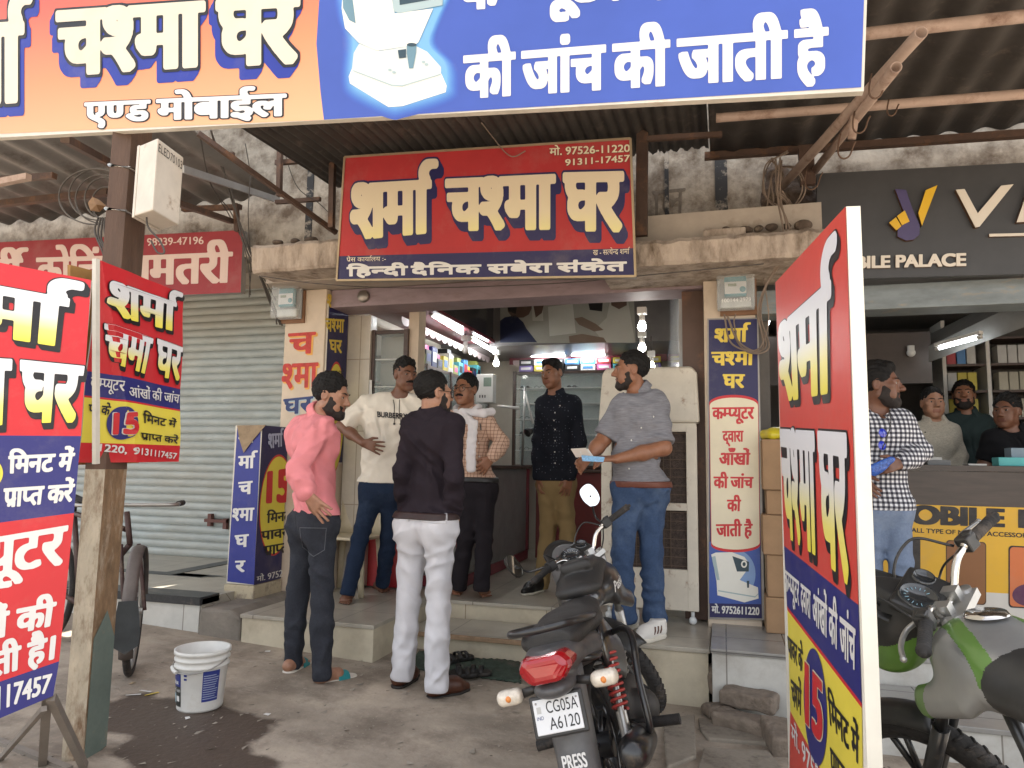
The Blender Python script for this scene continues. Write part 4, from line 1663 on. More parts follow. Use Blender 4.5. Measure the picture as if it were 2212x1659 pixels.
# phone shop shell
teal_grey = mat('grey_teal_box_paint', (0.2, 0.23, 0.24), 0.5, var=0.2, col2=(0.3, 0.26, 0.2), amt2=0.35, scale2=5, stretch=(1, 1, 3))
MB().bx((0.225, 5.0, 2.3), (4.0, 5.25, 2.46)).build('shutter_box', teal_grey, SH_ROW, bevel=0.005)
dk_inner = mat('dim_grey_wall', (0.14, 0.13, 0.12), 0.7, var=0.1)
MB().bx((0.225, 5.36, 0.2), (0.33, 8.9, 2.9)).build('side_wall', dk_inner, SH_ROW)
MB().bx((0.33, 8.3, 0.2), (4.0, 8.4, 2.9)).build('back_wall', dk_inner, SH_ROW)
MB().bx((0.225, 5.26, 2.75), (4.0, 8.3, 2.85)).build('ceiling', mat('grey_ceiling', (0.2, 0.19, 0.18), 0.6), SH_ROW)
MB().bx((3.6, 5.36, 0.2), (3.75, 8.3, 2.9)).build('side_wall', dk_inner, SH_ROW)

# where the plaster has fallen away
rub = mat('exposed_brown_rubble', (0.085, 0.062, 0.047), 0.95, var=0.4, scale=14, bump=1.0, bscale=40, col2=(0.19, 0.15, 0.11), amt2=0.4, scale2=9)
c_ = aty(1695, 430, 5.08)
F = Field(c_ - (0.32, 0.12, 0.4), c_ + (0.32, 0.1, 0.4), 0.012)
for dx, dz, a_, b_ in ((0, 0, 0.14, 0.17), (0.1, -0.12, 0.13, 0.14), (-0.05, 0.14, 0.09, 0.12), (0.12, 0.05, 0.1, 0.15), (-0.12, -0.1, 0.07, 0.12)):
 F.ell(c_ + (dx, 0.0, dz), (a_, 0.045, b_), 0.03)
F.ripple(fuzz(0.014, 4, 30.0))
F.ripple(fuzz(0.008, 6, 75.0))
solid('bare_patch', F, rub, SH_ROW)
for k, (px, py, s_) in enumerate(((1610, 497, 0.035), (1640, 494, 0.025), (1570, 499, 0.03), (1735, 486, 0.04), (1668, 491, 0.03), (1700, 489, 0.022), (600, 524, 0.035), (640, 522, 0.03), (672, 520, 0.04))):
 p_ = aty(px, py, 4.6)
 F = Field(p_ - 0.08, p_ + 0.08, 0.007)
 F.ell(p_, (s_ * 1.3, s_, s_ * 0.8), 0)
 F.ripple(fuzz(0.006, 10 + k, 60.0))
 solid('rubble', F, rub, SH_ROW)

# ---------------- sheet roofs and their steel frame
rust = mat('brown_painted_steel', (0.085, 0.05, 0.036), 0.6, 0.2, var=0.2, scale=9, col2=(0.17, 0.085, 0.045), amt2=0.42, scale2=5, bump=0.2)
pipe_m = mat('rusty_pale_pipe', (0.42, 0.31, 0.25), 0.7, 0.1, var=0.15, col2=(0.13, 0.065, 0.04), amt2=0.5, scale2=6, sharp=0.25)
sheet_dark = mat('sooty_sheet_metal', (0.062, 0.054, 0.049), 0.7, 0.2, var=0.25, scale=4, col2=(0.15, 0.12, 0.1), amt2=0.36, scale2=7, sharp=0.2)
sheet_grey = mat('grey_sheet_metal', (0.19, 0.18, 0.17), 0.55, 0.3, var=0.12, col2=(0.1, 0.085, 0.07), amt2=0.4, scale2=2.5)
def sheet(name, label, x0, x1, y0, y1, z0, z1, wave, amp, m, group=None, ragged=0.0, seed=1):
 r = np.random.default_rng(seed)
 n = int((x1 - x0) / wave * 8)
 X = np.linspace(x0, x1, n)
 P = []
 for i, x in enumerate(X):
  e = r.normal(0, ragged) if ragged else 0
  row = []
  for t in np.linspace(0, 1, 7):
   yy_ = y0 + (y1 - y0) * t + (e if t == 1 else 0)
   row.append((x, yy_, z0 + (z1 - z0) * t + amp * math.sin(2 * PI * (x - x0) / wave) + 0.01 * math.sin(2.1 * x + 3 * yy_)))
  P.append(row)
 rt_ = root(name, label, 'awning', ((x0 + x1) / 2, y1, z1), group)
 MB().grid(np.array(P)[::-1]).build('corrugated_sheet', m, rt_, solid=0.003)
 return rt_
AW_C = sheet('awning', 'sooty corrugated sheet awning above the red shop sign', -3.0, -0.06, 2.75, 4.92, 3.42, 3.47, 0.076, 0.011, sheet_dark, 'sheet awnings', 0.012)
AW_R = sheet('awning', 'dark corrugated sheet awning on pale pipes before the phone shop', -0.05, 4.4, 2.3, 4.9, 3.36, 3.4, 0.2, 0.016, sheet_dark, 'sheet awnings', 0.0, 2)
AW_L = sheet('awning', 'grey ribbed sheet awning before the shuttered shop', -8.5, -3.5, 2.75, 4.95, 3.6, 3.47, 0.26, 0.024, sheet_grey, 'sheet awnings', 0.0, 3)
def bar(a, b, w, h, m, parent, name):
 a, b = np.array(a, float), np.array(b, float)
 d = unit(b - a)
 s_ = np.cross(d, (0, 0, 1)) if abs(d[2]) < 0.95 else np.array((1.0, 0, 0))
 s_ = unit(s_)
 u = np.cross(s_, d)
 mb = MB()
 mb.prism([a + s_ * w / 2 + u * h / 2, a - s_ * w / 2 + u * h / 2, a - s_ * w / 2 - u * h / 2, a + s_ * w / 2 - u * h / 2], b - a)
 return mb.build(name, m, parent)
# frame of the middle awning
for (a, b, w_) in (((428, 288, 3.7), (727, 503, 4.6), 0.032), ((606, 270, 4.45), (603, 424, 4.45), 0.035), ((719, 335, 4.5), (716, 492, 4.5), 0.04), ((395, 343, 4.3), (505, 333, 4.3), 0.03), ((596, 437, 4.7), (692, 430, 4.7), 0.03),
     ((596, 352, 4.5), (735, 341, 4.5), 0.035), ((510, 440, 4.7), (512, 500, 4.7), 0.035)):
 bar(aty(*a), aty(*b), w_, w_, rust, AW_C, 'brace')
bar(aty(1388, 262, 4.55), aty(1386, 510, 4.55), 0.075, 0.04, rust, AW_C, 'hanger')
bar(aty(1398, 300, 4.3), aty(1560, 290, 4.3), 0.03, 0.03, rust, AW_R, 'purlin')
# frame of the left awning
for (a, b, w_) in (((0, 440, 4.4), (235, 415, 4.4), 0.05), ((0, 388, 3.6), (118, 380, 3.6), 0.04), ((140, 300, 3.0), (255, 362, 4.0), 0.045), ((330, 420, 3.6), (500, 478, 4.7), 0.04), ((395, 452, 4.8), (520, 447, 4.8), 0.04)):
 bar(aty(*a), aty(*b), w_, w_, rust, AW_L, 'purlin')
bar(aty(-40, 402, 3.3), aty(62, 382, 3.3), 0.04, 0.04, pipe_m, AW_L, 'purlin')
bar(aty(395, 365, 3.75), aty(603, 433, 5.0), 0.02, 0.05, mat('galvanised_flashing', (0.34, 0.34, 0.34), 0.45, 0.5), AW_L, 'flashing')
# pipes of the right awning
def pipe(a, b, r, parent=AW_R, open_end=False, name='pipe'):
 a, b = aty(*a), aty(*b)
 mb = MB()
 d = unit(b - a)
 L_ = np.linalg.norm(b - a)
 if open_end:
  mb.lathe([(0.0001, 0), (r, 0), (r, L_), (r - 0.005, L_), (r - 0.005, L_ - 0.4), (0.0001, L_ - 0.4)], a, d, 20)
 else:
  mb.lathe([(0.0001, 0), (r, 0), (r, 0.0005), (r, L_), (0.0001, L_)], a, d, 20)
 return mb.build(name, pipe_m, parent)
pipe((1700, 92, 3.35), (2330, 22, 3.35), 0.028)
pipe((1547, 255, 4.05), (2330, 194, 4.05), 0.026)
pipe((1690, 402, 4.85), (1990, 70, 3.05), 0.027, open_end=True, name='bracket_pipe')
pipe((1758, 372, 4.8), (1936, 145, 3.15), 0.024, open_end=True, name='bracket_pipe')
pipe((1846, 252, 3.75), (1840, 300, 3.75), 0.02, name='spacer')
bar(aty(1522, 338, 4.86), aty(2300, 283, 4.86), 0.05, 0.045, rust, AW_R, 'purlin')
bar(aty(1740, 320, 4.75), aty(1745, 400, 4.75), 0.09, 0.05, rust, AW_R, 'post')
hookm = mat('rusty_wire', (0.16, 0.1, 0.07), 0.6, 0.5)
for k, (px, py, Y) in enumerate(((1890, 175, 3.35), (1855, 250, 3.7), (1735 + 88, 305, 3.9), (1925, 225, 4.0), (1752, 372, 4.7))):
 s_ = 0.9 if k != 3 else 0.6
 pts = [(px - 8, py - 18), (px - 14, py + 14), (px - 12, py + 34), (px, py + 42), (px + 14, py + 34), (px + 22, py + 12), (px + 28, py)]
 MB().tube(bez([aty(px + (q[0] - px) * s_, py + (q[1] - py) * s_, Y) for q in pts], 24), 0.0045, 6).build('hook', hookm, AW_R)
# ------------------------------------------------------------------ signs
def ink(name, c, rough=0.38, var=0.06):
 return mat(name, c, rough, var=var, scale=2.5, spec=0.4, bump=0.45, bscale=2.6, col2=tuple(0.62 * v + 0.38 * d for v, d in zip(c, (0.33, 0.28, 0.22))), amt2=0.44, scale2=3.3, sharp=0.45)
I_RED = ink('print_red', (0.56, 0.022, 0.03))
I_RED_OLD = ink('print_faded_red', (0.4, 0.028, 0.03), 0.5, 0.12)
I_RED_ORANGE = ink('print_orange_red', (0.58, 0.06, 0.045))  # red ink leaning to orange, for the tall right board
I_NAVY = ink('print_navy', (0.022, 0.024, 0.16))
I_NAVY_D = ink('print_dark_navy', (0.02, 0.018, 0.085))
I_BLUE = mat('print_royal_blue', (0.05, 0.095, 0.4), 0.4, var=0.14, scale=0.9, spec=0.4)
I_YEL = ink('print_yellow', (0.74, 0.62, 0.07))
I_YEL_D = ink('print_gold', (0.78, 0.58, 0.08))
I_WHITE = ink('print_white', (0.68, 0.67, 0.645))
I_CREAM = ink('print_cream', (0.76, 0.68, 0.5))
I_BLACK = ink('print_black', (0.012, 0.011, 0.014))
I_SHADE = ink('print_shadow_blue', (0.015, 0.03, 0.28))
G_WY = grad('white_to_yellow_print', [(0.0, (0.82, 0.7, 0.06)), (0.3, (0.82, 0.74, 0.2)), (0.6, (0.72, 0.72, 0.7)), (1.0, (0.72, 0.73, 0.76))])
G_CY = grad('cream_to_yellow_print', [(0.0, (0.76, 0.68, 0.3)), (0.35, (0.72, 0.62, 0.42)), (1.0, (0.7, 0.58, 0.42))])
G_BAN = grad('red_to_peach_print', [(0.0, (0.74, 0.4, 0.21)), (0.17, (0.72, 0.25, 0.11)), (0.32, (0.68, 0.12, 0.07)), (0.46, (0.55, 0.03, 0.04)), (1.0, (0.5, 0.02, 0.03))])
board_back = mat('board_edge_white', (0.62, 0.58, 0.5), 0.6, var=0.12, col2=(0.35, 0.22, 0.13), amt2=0.25, scale2=6, sharp=0.3)
board_steel = mat('board_steel_frame', (0.3, 0.28, 0.26), 0.5, 0.6, var=0.15)
W_BAN = ink('print_warm_white', (0.66, 0.6, 0.47))
def lerp(a, b, t):
 return (a[0] + (b[0] - a[0]) * t, a[1] + (b[1] - a[1]) * t)
def quadon(hl, hr, bl, br, x0, x1):
 """part of a text line between two pixel columns"""
 f = lambda p, q, x: (x, p[1] + (q[1] - p[1]) * (x - p[0]) / (q[0] - p[0]))
 return [f(hl, hr, x0), f(hl, hr, x1), f(bl, br, x1), f(bl, br, x0)]
Z2 = lambda x, y: (737.3 + x / 3, y / 3)
Z3 = lambda x, y: (1474.6 + x / 3, y / 3)
Z6 = lambda x, y: (1474.6 + x / 3, 553 + y / 3)
Z9 = lambda x, y: (1474.6 + x / 3, 1106 + y / 3)
M_WHITE = ink('print_machine_white', (0.74, 0.73, 0.66))
M_SHADE = ink('print_machine_grey', (0.36, 0.46, 0.47))
M_BLUE = ink('print_machine_blue', (0.13, 0.24, 0.3))
M_DARK = ink('print_machine_dark', (0.03, 0.06, 0.08))

# --- the big banner over the front
r = root('banner', 'huge red and blue banner with white lettering stretched over the front at the top', 'banner', aty(900, 255, 2.4))
P = plane_y(2.4)
mb = MB()
slab(mb, P, [(-260, 312), (0, 297), (1866, 197), (1888, -430), (-260, -430)], 0.03)
mb.build('backing_board', board_back, r)
s = Sign(P)
s.poly([(-260, 303), (0, 289), (700, 259), (693, 200), (684, 95), (690, 0), (720, -430), (-260, -430)], G_BAN, 1)
s.poly([(700, 259), (1860, 189), (1880, -430), (720, -430), (690, 0), (684, 95), (693, 200)], I_BLUE, 1)
for k, (g, c) in enumerate([(1.25 - 0.1 * i, (0.05 + 0.12 * (i / 9) ** 2.2, 0.095 + 0.3 * (i / 9) ** 1.6, 0.4 + 0.25 * (i / 9))) for i in range(10)]):
 c_ = Z2(365, 350)
 pts = []
 for q in ((-60, -100), (-30, 100), (15, 260), (0, 520), (50, 640), (300, 760), (420, 755), (720, 660), (760, 560), (740, 420), (620, 280), (660, 120), (760, -100)):
  p_ = Z2(*q)
  pts.append((c_[0] + (p_[0] - c_[0]) * (0.74 + 0.22 * g), c_[1] + (p_[1] - c_[1]) * (0.74 + 0.22 * g)))
 s.poly([tuple(v) for v in bez([np.array(p_) for p_ in pts], 60)], ink('print_glow_%d' % k, c), 1.1 + 0.16 * k)
def pp(pts, m, l, Z=Z2):
 s.poly([Z(*q) for q in pts], m, l)
pp([(52, 500), (75, 445), (330, 540), (650, 478), (686, 560), (680, 602), (400, 692), (310, 698), (60, 545)], M_WHITE, 3)
pp([(75, 447), (85, 350), (120, 288), (250, 335), (480, 300), (560, 340), (650, 440), (650, 484), (400, 560), (330, 557), (80, 462)], ink('print_machine_cool', (0.6, 0.65, 0.63)), 3.4)
pp([(85, 468), (330, 562), (400, 566), (648, 490), (648, 484), (400, 558), (330, 554), (82, 460)], M_SHADE, 3.8)
pp([(20, -100), (330, -100), (350, 95), (600, 62), (505, 280), (480, 300), (240, 335), (120, 285), (30, 190), (8, 60)], M_WHITE, 4.2)
pp([(14, -60), (72, -60), (100, 160), (58, 138), (18, 60)], M_BLUE, 4.6)
pp([(325, -60), (668, -60), (660, 42), (380, 95), (345, 80)], M_SHADE, 4.6)
pp([(378, -60), (610, -60), (590, 6), (385, 42)], M_DARK, 5)
pp([(430, 300), (492, 300), (490, 350), (470, 450), (445, 450), (430, 352)], M_BLUE, 4.6)
pp([(372, 332), (425, 325), (425, 380), (380, 386)], M_DARK, 4.6)
for q in ((320, 460), (347, 475), (537, 408), (558, 424)):
 s.ell(Z2(*q), 4, 2.6, M_SHADE, 4.6, 12)
s.ell(Z2(462, 298), 10.5, 4, M_DARK, 5, 16)
s.text('चशमा'.replace('शम', '~शम'), [(121.7, 25), (446, 2.7), (446, 149), (121.7, 170.7)], W_BAN, (0.065, 0.03), 2, 80, (0.03, I_BLACK), (-0.07, -0.1, I_SHADE))
s.text('घर', [(466.7, 1), (650, -9), (650, 140), (466.7, 152)], W_BAN, (0.065, 0.03), 2, 80, (0.03, I_BLACK), (-0.07, -0.1, I_SHADE))
s.text('शमा^', [(-160, 62), (72.7, 45), (72.7, 225), (-160, 242)], W_BAN, (0.065, 0.03), 2, 80, (0.03, I_BLACK), (0.06, -0.08, I_SHADE))
s.text('ए~णड', [(183.3, 222.7), (327, 216.5), (327, 263), (183.3, 268.3)], I_WHITE, (0.05, 0.035), 2, 64, (0.035, I_BLACK))
s.text('मोबाईल', [(338, 215.5), (620, 203.3), (620, 252.7), (338, 262.5)], I_WHITE, (0.05, 0.035), 2, 64, (0.035, I_BLACK))
hl, hr, bl, br = (1000.6, 120.7), (1789.6, 58.3), (1000.6, 217.5), (1789.6, 166.7)
for w_, a, b in (('की', 1000.6, 1114), ('जांच', 1125.6, 1309), ('की', 1322, 1447.5), ('जाती', 1461, 1701), ('है', 1714.6, 1789.6)):
 s.text(w_, quadon(hl, hr, bl, br, a, b), I_WHITE, (0.06, 0.035), 2, 80)
s.text('क~म~पयूटर', [(990, -70), (1345, -98), (1345, 3), (990, 26)], I_WHITE, (0.06, 0.035), 2, 64)
s.text('दवारा', [(1385, -101), (1560, -115), (1560, -11), (1385, 0)], I_WHITE, (0.06, 0.035), 2, 40)
s.build('print', r)
# steel tubes the banner is tied to
bar(aty(-120, 40, 2.55), aty(1850, -30, 2.55), 0.04, 0.04, rust, r, 'rail')

# --- the shop sign over the entrance
r = root('shop_sign', 'red shop sign with cream lettering and navy strip hanging over the entrance', 'shop sign', aty(1050, 600, 4.3))
P = plane_y(4.3)
PX = [(745, 340), (1362, 300), (1373, 597), (728, 606)]
slab(mb := MB(), P, PX, 0.07)
mb.build('backing_board', board_steel, r)
for a, b in ((PX[0], PX[1]), (PX[1], PX[2]), (PX[2], PX[3]), (PX[3], PX[0])):
 bar(P(*a) + P.n * 0.002, P(*b) + P.n * 0.002, 0.014, 0.014, mat('brass_edge', (0.4, 0.31, 0.2), 0.45, 0.5), r, 'frame')
s = Sign(P)
bL, bR = lerp(PX[3], PX[0], 0.197), lerp(PX[2], PX[1], 0.205)
s.poly([PX[0], PX[1], bR, bL], I_RED_OLD, 1)
s.poly([bL, bR, PX[2], PX[3]], I_NAVY_D, 1)
K = dict(fat=(0.065, 0.03), layer=2, R=80, outline=(0.028, I_NAVY_D), shadow=(0.07, -0.1, I_NAVY_D))
s.text('शमा^', [(755.6, 398), (947, 387), (947, 505), (755.6, 523)], G_CY, **K)
s.text('च~शमा', [(961, 387), (1200.6, 376), (1200.6, 499), (961, 502.5)], G_CY, **K)
s.text('घर', [(1215, 373), (1348, 370), (1348, 503), (1215, 503)], G_CY, **K)
s.text('मो. 97526-11220', [(1187, 321), (1360.6, 314), (1360.6, 329), (1187, 337)], I_CREAM, (0.025, 0.025), 2, 56, (0.03, I_BLACK))
s.text('91311-17457', [(1221, 345), (1360.6, 335), (1360.6, 350), (1221, 359)], I_CREAM, (0.025, 0.025), 2, 56, (0.03, I_BLACK))
s.text('प/ेस काया^लय :-', [(749, 557), (834, 555), (834, 564), (749, 566)], I_CREAM, (0.01, 0.01), 2, 48)
s.text('ख - स~तये~नद/ शमा^', [(1281, 541), (1361, 538), (1361, 549), (1281, 552)], I_CREAM, (0.01, 0.01), 2, 48)
for w_, a, b in (('ि'+'ह~नदी', 748.6, 881), ('दैि'+'नक', 887, 1040), ('सबेरा', 1052, 1192), ('संकेत', 1202, 1354)):
 s.text(w_, quadon((748.6, 577), (1354, 565), (748.6, 598), (1354, 586.5), a, b), I_WHITE, (0.03, 0.06), 2, 56)
s.build('print', r)

# --- neighbour's sign on the left
r = root('shop_sign', 'faded red coaching shop sign with pink lettering above the closed shutter', 'shop sign', aty(400, 630, 4.97))
P = plane_y(4.97)
slab(mb := MB(), P, [(-330, 540), (525, 497), (520, 632), (-330, 666)], 0.06)
mb.build('backing_board', board_steel, r)
s = Sign(P)
s.poly([(-330, 540), (525, 497), (520, 632), (-330, 666)], ink('print_dull_red', (0.3, 0.032, 0.038), 0.5, 0.12), 1)
I_PINK = ink('print_pale_pink', (0.68, 0.52, 0.45), 0.5)
s.text('98939-47196', [(318, 515), (440, 511), (440, 528), (318, 532)], I_PINK, (0.03, 0.02), 2, 48)
s.text('धमतरी', [(270, 553), (503, 543), (500, 613), (270, 620)], I_PINK, (0.055, 0.03), 2, 64)
s.text('कोि'+'चंग', [(78, 556), (262, 551), (262, 618), (78, 623)], I_PINK, (0.055, 0.03), 2, 64)
s.text('थी^', [(-30, 561), (62, 557), (62, 620), (-30, 625)], I_PINK, (0.055, 0.03), 2, 64)
s.build('print', r)

# --- blue box sign by the entrance
r = root('box_sign', 'blue box sign with white letters down its narrow front and a yellow oval beside', 'sign', (-3.42, 4.6, 0.28))
bx0, bx1, by0, by1 = -3.545, -3.31, 4.6, 4.935
mb = MB()
mb.bx((bx0, by0, 0.36), (bx1, by1, 1.53))
mb.build('box', board_back, r)
mb = MB()
mb.bx((bx0 - 0.01, by0 - 0.015, 0.2), (bx1 + 0.012, by1, 0.355))
mb.build('plinth', mat('crumbling_plinth', (0.5, 0.43, 0.3), 0.9, var=0.15, bump=0.5, col2=(0.24, 0.2, 0.16), amt2=0.5, scale2=6), r, bevel=0.008)
s = Sign(plane_y(by0))
P1 = s.P
fr = [(513, 922), (564, 920), (549, 1263), (491, 1256)]
s.poly(fr, ink('print_blue_weathered', (0.03, 0.04, 0.24), 0.45, 0.15), 1)
for w_, q in (('श', [(515, 930), (552, 929), (552, 957), (515, 959)]), ('मा^', [(515, 985), (557, 983), (556, 1012), (514, 1014)]), ('च', [(515, 1041), (546, 1038), (545, 1068), (514, 1070)]), ('~शमा', [(502, 1098), (550, 1096), (548, 1126), (502, 1127)]),
    ('घ', [(507, 1156), (538, 1153), (537, 1182), (508, 1184)]), ('र', [(508, 1211), (531, 1210), (530, 1236), (508, 1238)])):
 s.text(w_, q, I_WHITE, (0.05, 0.035), 2, 56)
s.build('print', r)
s = Sign(plane_x(bx1))
a0, a1 = s.P(566, 918), s.P(549, 1265)
s.put([np.array([[(bx1, by0, 0.36), (bx1, by1, 0.36), (bx1, by1, 1.53), (bx1, by0, 1.53)]])], I_NAVY_D, 1)
oc = []
for a in np.linspace(0, 2 * PI, 49):
 oc.append((4.83 + 0.215 * math.cos(a), 0.93 + 0.385 * math.sin(a)))
def side_oval(k, m, l):
 pts = np.array([(bx1, min(max(4.83 + 0.215 * k * math.cos(a), by0), by1 - 0.001), 0.93 + 0.385 * k * math.sin(a)) for a in np.linspace(0, 2 * PI, 48, endpoint=False)])
 s.put([pts[None]], m, l)
side_oval(1.0, I_RED, 1.5)
side_oval(0.96, I_YEL, 2)
s.text('शमा^ च', [(577, 937), (626, 934), (626, 962), (578, 971)], ink('print_pale_blue', (0.42, 0.45, 0.6)), (0.05, 0.03), 3, 56)
s.text('15', [(575, 1019), (626, 1011), (626, 1086), (572, 1089)], I_RED, (0.06, 0.04), 3, 56)
s.text('ि'+'मनट', [(575, 1110), (626, 1104), (626, 1124), (574, 1131)], I_BLACK, (0.04, 0.025), 3, 56)
s.text('पावर', [(562, 1148), (622, 1140), (622, 1160), (562, 1168)], I_BLACK, (0.04, 0.025), 3, 56)
s.text('प/ा~पत', [(569, 1180), (622, 1171), (622, 1193), (568, 1202)], I_BLACK, (0.04, 0.025), 3, 56)
s.text('मो. 97526-', [(553, 1246), (622, 1228), (622, 1243), (553, 1257)], I_WHITE, (0.03, 0.02), 3, 48)
s.build('print', r)
mb = MB()
c = [plane_y(by0 - 0.012)(*q) for q in ((512, 919), (574, 918), (545, 952), (526, 978), (517, 950))]
mb.prism(c, (0, 0.004, 0))
mb.build('peeled_flap', mat('peeled_backing_paper', (0.3, 0.22, 0.14), 0.9, var=0.25, scale=14, bump=0.5), r)

# --- paint and boards on the left pillar
r = root('painted_lettering', 'red and navy hand-painted letters down the cream left pillar', 'lettering', aty(648, 895, 4.948))
s = Sign(plane_y(4.9485))
PR = mat('red_brush_paint', (0.48, 0.05, 0.04), 0.7, var=0.3, scale=18)
PO = mat('orange_brush_paint', (0.75, 0.4, 0.1), 0.7)
PN = mat('navy_brush_paint', (0.035, 0.055, 0.16), 0.7, var=0.3, scale=18)
PB = mat('pale_blue_brush_paint', (0.4, 0.5, 0.55), 0.7)
s.text('च', [(622, 720), (683, 716), (680, 765), (622, 768)], PR, (0.035, 0.03), 1, 64, None, (0.05, -0.05, PO))
s.text('~शमा', [(610, 786), (688, 782), (686, 838), (608, 843)], PR, (0.035, 0.03), 1, 64, None, (0.05, -0.05, PO))
s.text('घर', [(612, 862), (677, 855), (674, 893), (612, 897)], PN, (0.035, 0.03), 1, 64, None, (0.05, -0.05, PB))
s.build('brushwork', r)
r = root('jamb_sign', 'narrow dark blue sign with gold letters on the inner face of the left pillar', 'sign', (-3.028, 5.12, 1.2))
MB().bx((-3.03, 4.97, 1.25), (-3.018, 5.29, 2.6)).build('backing_board', board_back, r)
s = Sign(plane_x(-3.018))
s.put([np.array([[(-3.018, 4.975, 1.26), (-3.018, 5.285, 1.26), (-3.018, 5.285, 2.59), (-3.018, 4.975, 2.59)]])], I_NAVY_D, 1)
pts = np.array([(-3.018, 5.13 + 0.155 * math.cos(a), 1.62 + 0.46 * math.sin(a)) for a in np.linspace(0, 2 * PI, 40, endpoint=False)])
s.put([pts[None]], I_RED, 1.5)
pts = np.array([(-3.018, 5.13 + 0.155 * math.cos(a), 1.62 + 0.44 * math.sin(a)) for a in np.linspace(0, 2 * PI, 40, endpoint=False)])
s.put([pts[None]], I_YEL, 2)
for w_, q in (('शमा^', [(706, 635), (743, 640), (742, 669), (705, 665)]), ('च~शमा', [(702, 687), (743, 690), (742, 720), (702, 717)]), ('घर', [(710, 733), (738, 735), (738, 764), (711, 762)])):
 s.text(w_, q, I_YEL_D, (0.045, 0.03), 2, 56)
s.text('पावर के', [(700, 800), (742, 801), (741, 816), (700, 815)], I_BLACK, (0.03, 0.02), 3, 48)
s.build('print', r)

# --- tall board on the right pillar
r = root('pillar_sign', 'tall narrow blue and cream board with red letters on the right pillar', 'sign', aty(1588, 1335, 4.88))
P = plane_y(4.885)
PX = [(1528, 688), (1638, 686), (1652, 1340), (1530, 1337)]
slab(mb := MB(), P, PX, 0.014)
mb.build('backing_board', board_steel, r)
s = Sign(P)
s.poly([(1531, 691), (1635, 689), (1646, 1336), (1533, 1333)], I_NAVY_D, 1)
def column(x0, x1, yt, yb, ht, hb, m, l):
 c = (x0 + x1) / 2
 top = [(c + (x1 - x0) / 2 * math.cos(a), yt + ht - ht * math.sin(a)) for a in np.linspace(PI, 0, 16)]
 bot = [(c + 4 + (x1 - x0) / 2 * math.cos(a), yb - hb + hb * math.sin(a)) for a in np.linspace(0, PI, 16)]
 s.poly(top + bot, m, l)
s.poly([(1532, 1170), (1641, 1170), (1644, 1305), (1532, 1303)], ink('print_mid_blue', (0.05, 0.1, 0.36)), 1.5)
s.ell((1590, 1240), 42, 52, ink('print_light_blue', (0.2, 0.32, 0.55)), 1.8)
column(1532, 1638, 853, 1193, 18, 16, I_RED, 2)
column(1533, 1637, 859, 1187, 17, 15, I_CREAM, 2.5)
for w_, q in (('शमा^', [(1543, 710), (1621, 708), (1620, 740), (1543, 741)]), ('च~शमा', [(1536, 760), (1629, 759), (1628, 790), (1537, 791)]), ('घर', [(1561, 808), (1609, 808), (1608, 839), (1561, 840)])):
 s.text(w_, q, I_YEL_D, (0.055, 0.03), 3, 64)
for w_, q in (('क~म~पयूटर', [(1538, 880), (1629, 879), (1629, 906), (1538, 907)]), ('द\u094dवारा', [(1560, 931), (1606, 930), (1606, 955), (1561, 956)]), ('आँखों', [(1553, 978), (1621, 978), (1620, 1005), (1553, 1006)]),
    ('की जांच', [(1541, 1029), (1628, 1030), (1627, 1055), (1541, 1056)]), ('की', [(1570, 1079), (1601, 1079), (1600, 1105), (1570, 1106)]), ('जाती है', [(1546, 1132), (1626, 1131), (1625, 1159), (1547, 1160)])):
 s.text(w_, q, I_RED, (0.05, 0.03), 3, 64)
s.text('मो. 9752611220', [(1537, 1309), (1640, 1313), (1640, 1329), (1537, 1324)], I_WHITE, (0.04, 0.03), 3, 56)
pp([(185, 275), (215, 262), (320, 260), (400, 290), (430, 330), (410, 385), (370, 440), (488, 488), (492, 560), (400, 585), (225, 538), (220, 450), (198, 330)], M_WHITE, 3, Z9)
pp([(188, 290), (212, 285), (240, 440), (222, 440), (198, 340)], M_SHADE, 3.4, Z9)
pp([(322, 285), (430, 322), (428, 385), (352, 385)], M_DARK, 3.4, Z9)
s.ell(Z9(398, 337), 6.5, 8, M_WHITE, 3.8, 20)
s.ell(Z9(398, 337), 3.5, 4.5, M_DARK, 4.2, 16)
pp([(415, 445), (432, 445), (430, 490), (418, 490)], M_DARK, 3.4, Z9)
pp([(230, 505), (470, 545), (490, 525), (490, 532), (470, 553), (230, 513)], M_SHADE, 3.4, Z9)
s.build('print', r)

# --- the standing board at the left edge
r = root('standing_sign', 'red and navy standing board cropped by the left edge with big white-yellow letters', 'sign', (-2.3, 1.92, gz(-2.3)))
P = plane_v((-2.2, 2.0), (-2.43, 1.81))
eR = [(197, 605), (175, 942), (160, 1108), (128, 1428), (115, 1503)]
eL = [(-330, 505), (-330, 938), (-330, 1172), (-330, 1586), (-330, 1690)]
slab(mb := MB(), P, [eL[0], eR[0], eR[4], eL[4]], 0.03)
mb.build('backing_board', board_back, r)
s = Sign(P)
for k, m in enumerate((I_RED, I_NAVY, I_RED, I_NAVY)):
 s.poly([eL[k], eR[k], eR[k + 1], eL[k + 1]], m, 1)
K = dict(fat=(0.06, 0.03), layer=2, R=80, outline=(0.016, I_BLACK), shadow=(0.05, -0.06, I_BLACK))
s.text('शमा^', [(-215, 579), (177, 650), (163, 757), (-205, 700)], G_WY, **K)
s.text('च~शमा', [(-320, 757), (27, 776), (20, 921), (-310, 925)], G_WY, **K)
s.text('घर', [(43, 777), (183, 791), (165, 913), (43, 918)], G_WY, **K)
s.text('ि'+'मनट में', [(18, 985), (163, 978), (155, 1018), (17, 1024)], I_WHITE, (0.05, 0.035), 2, 64)
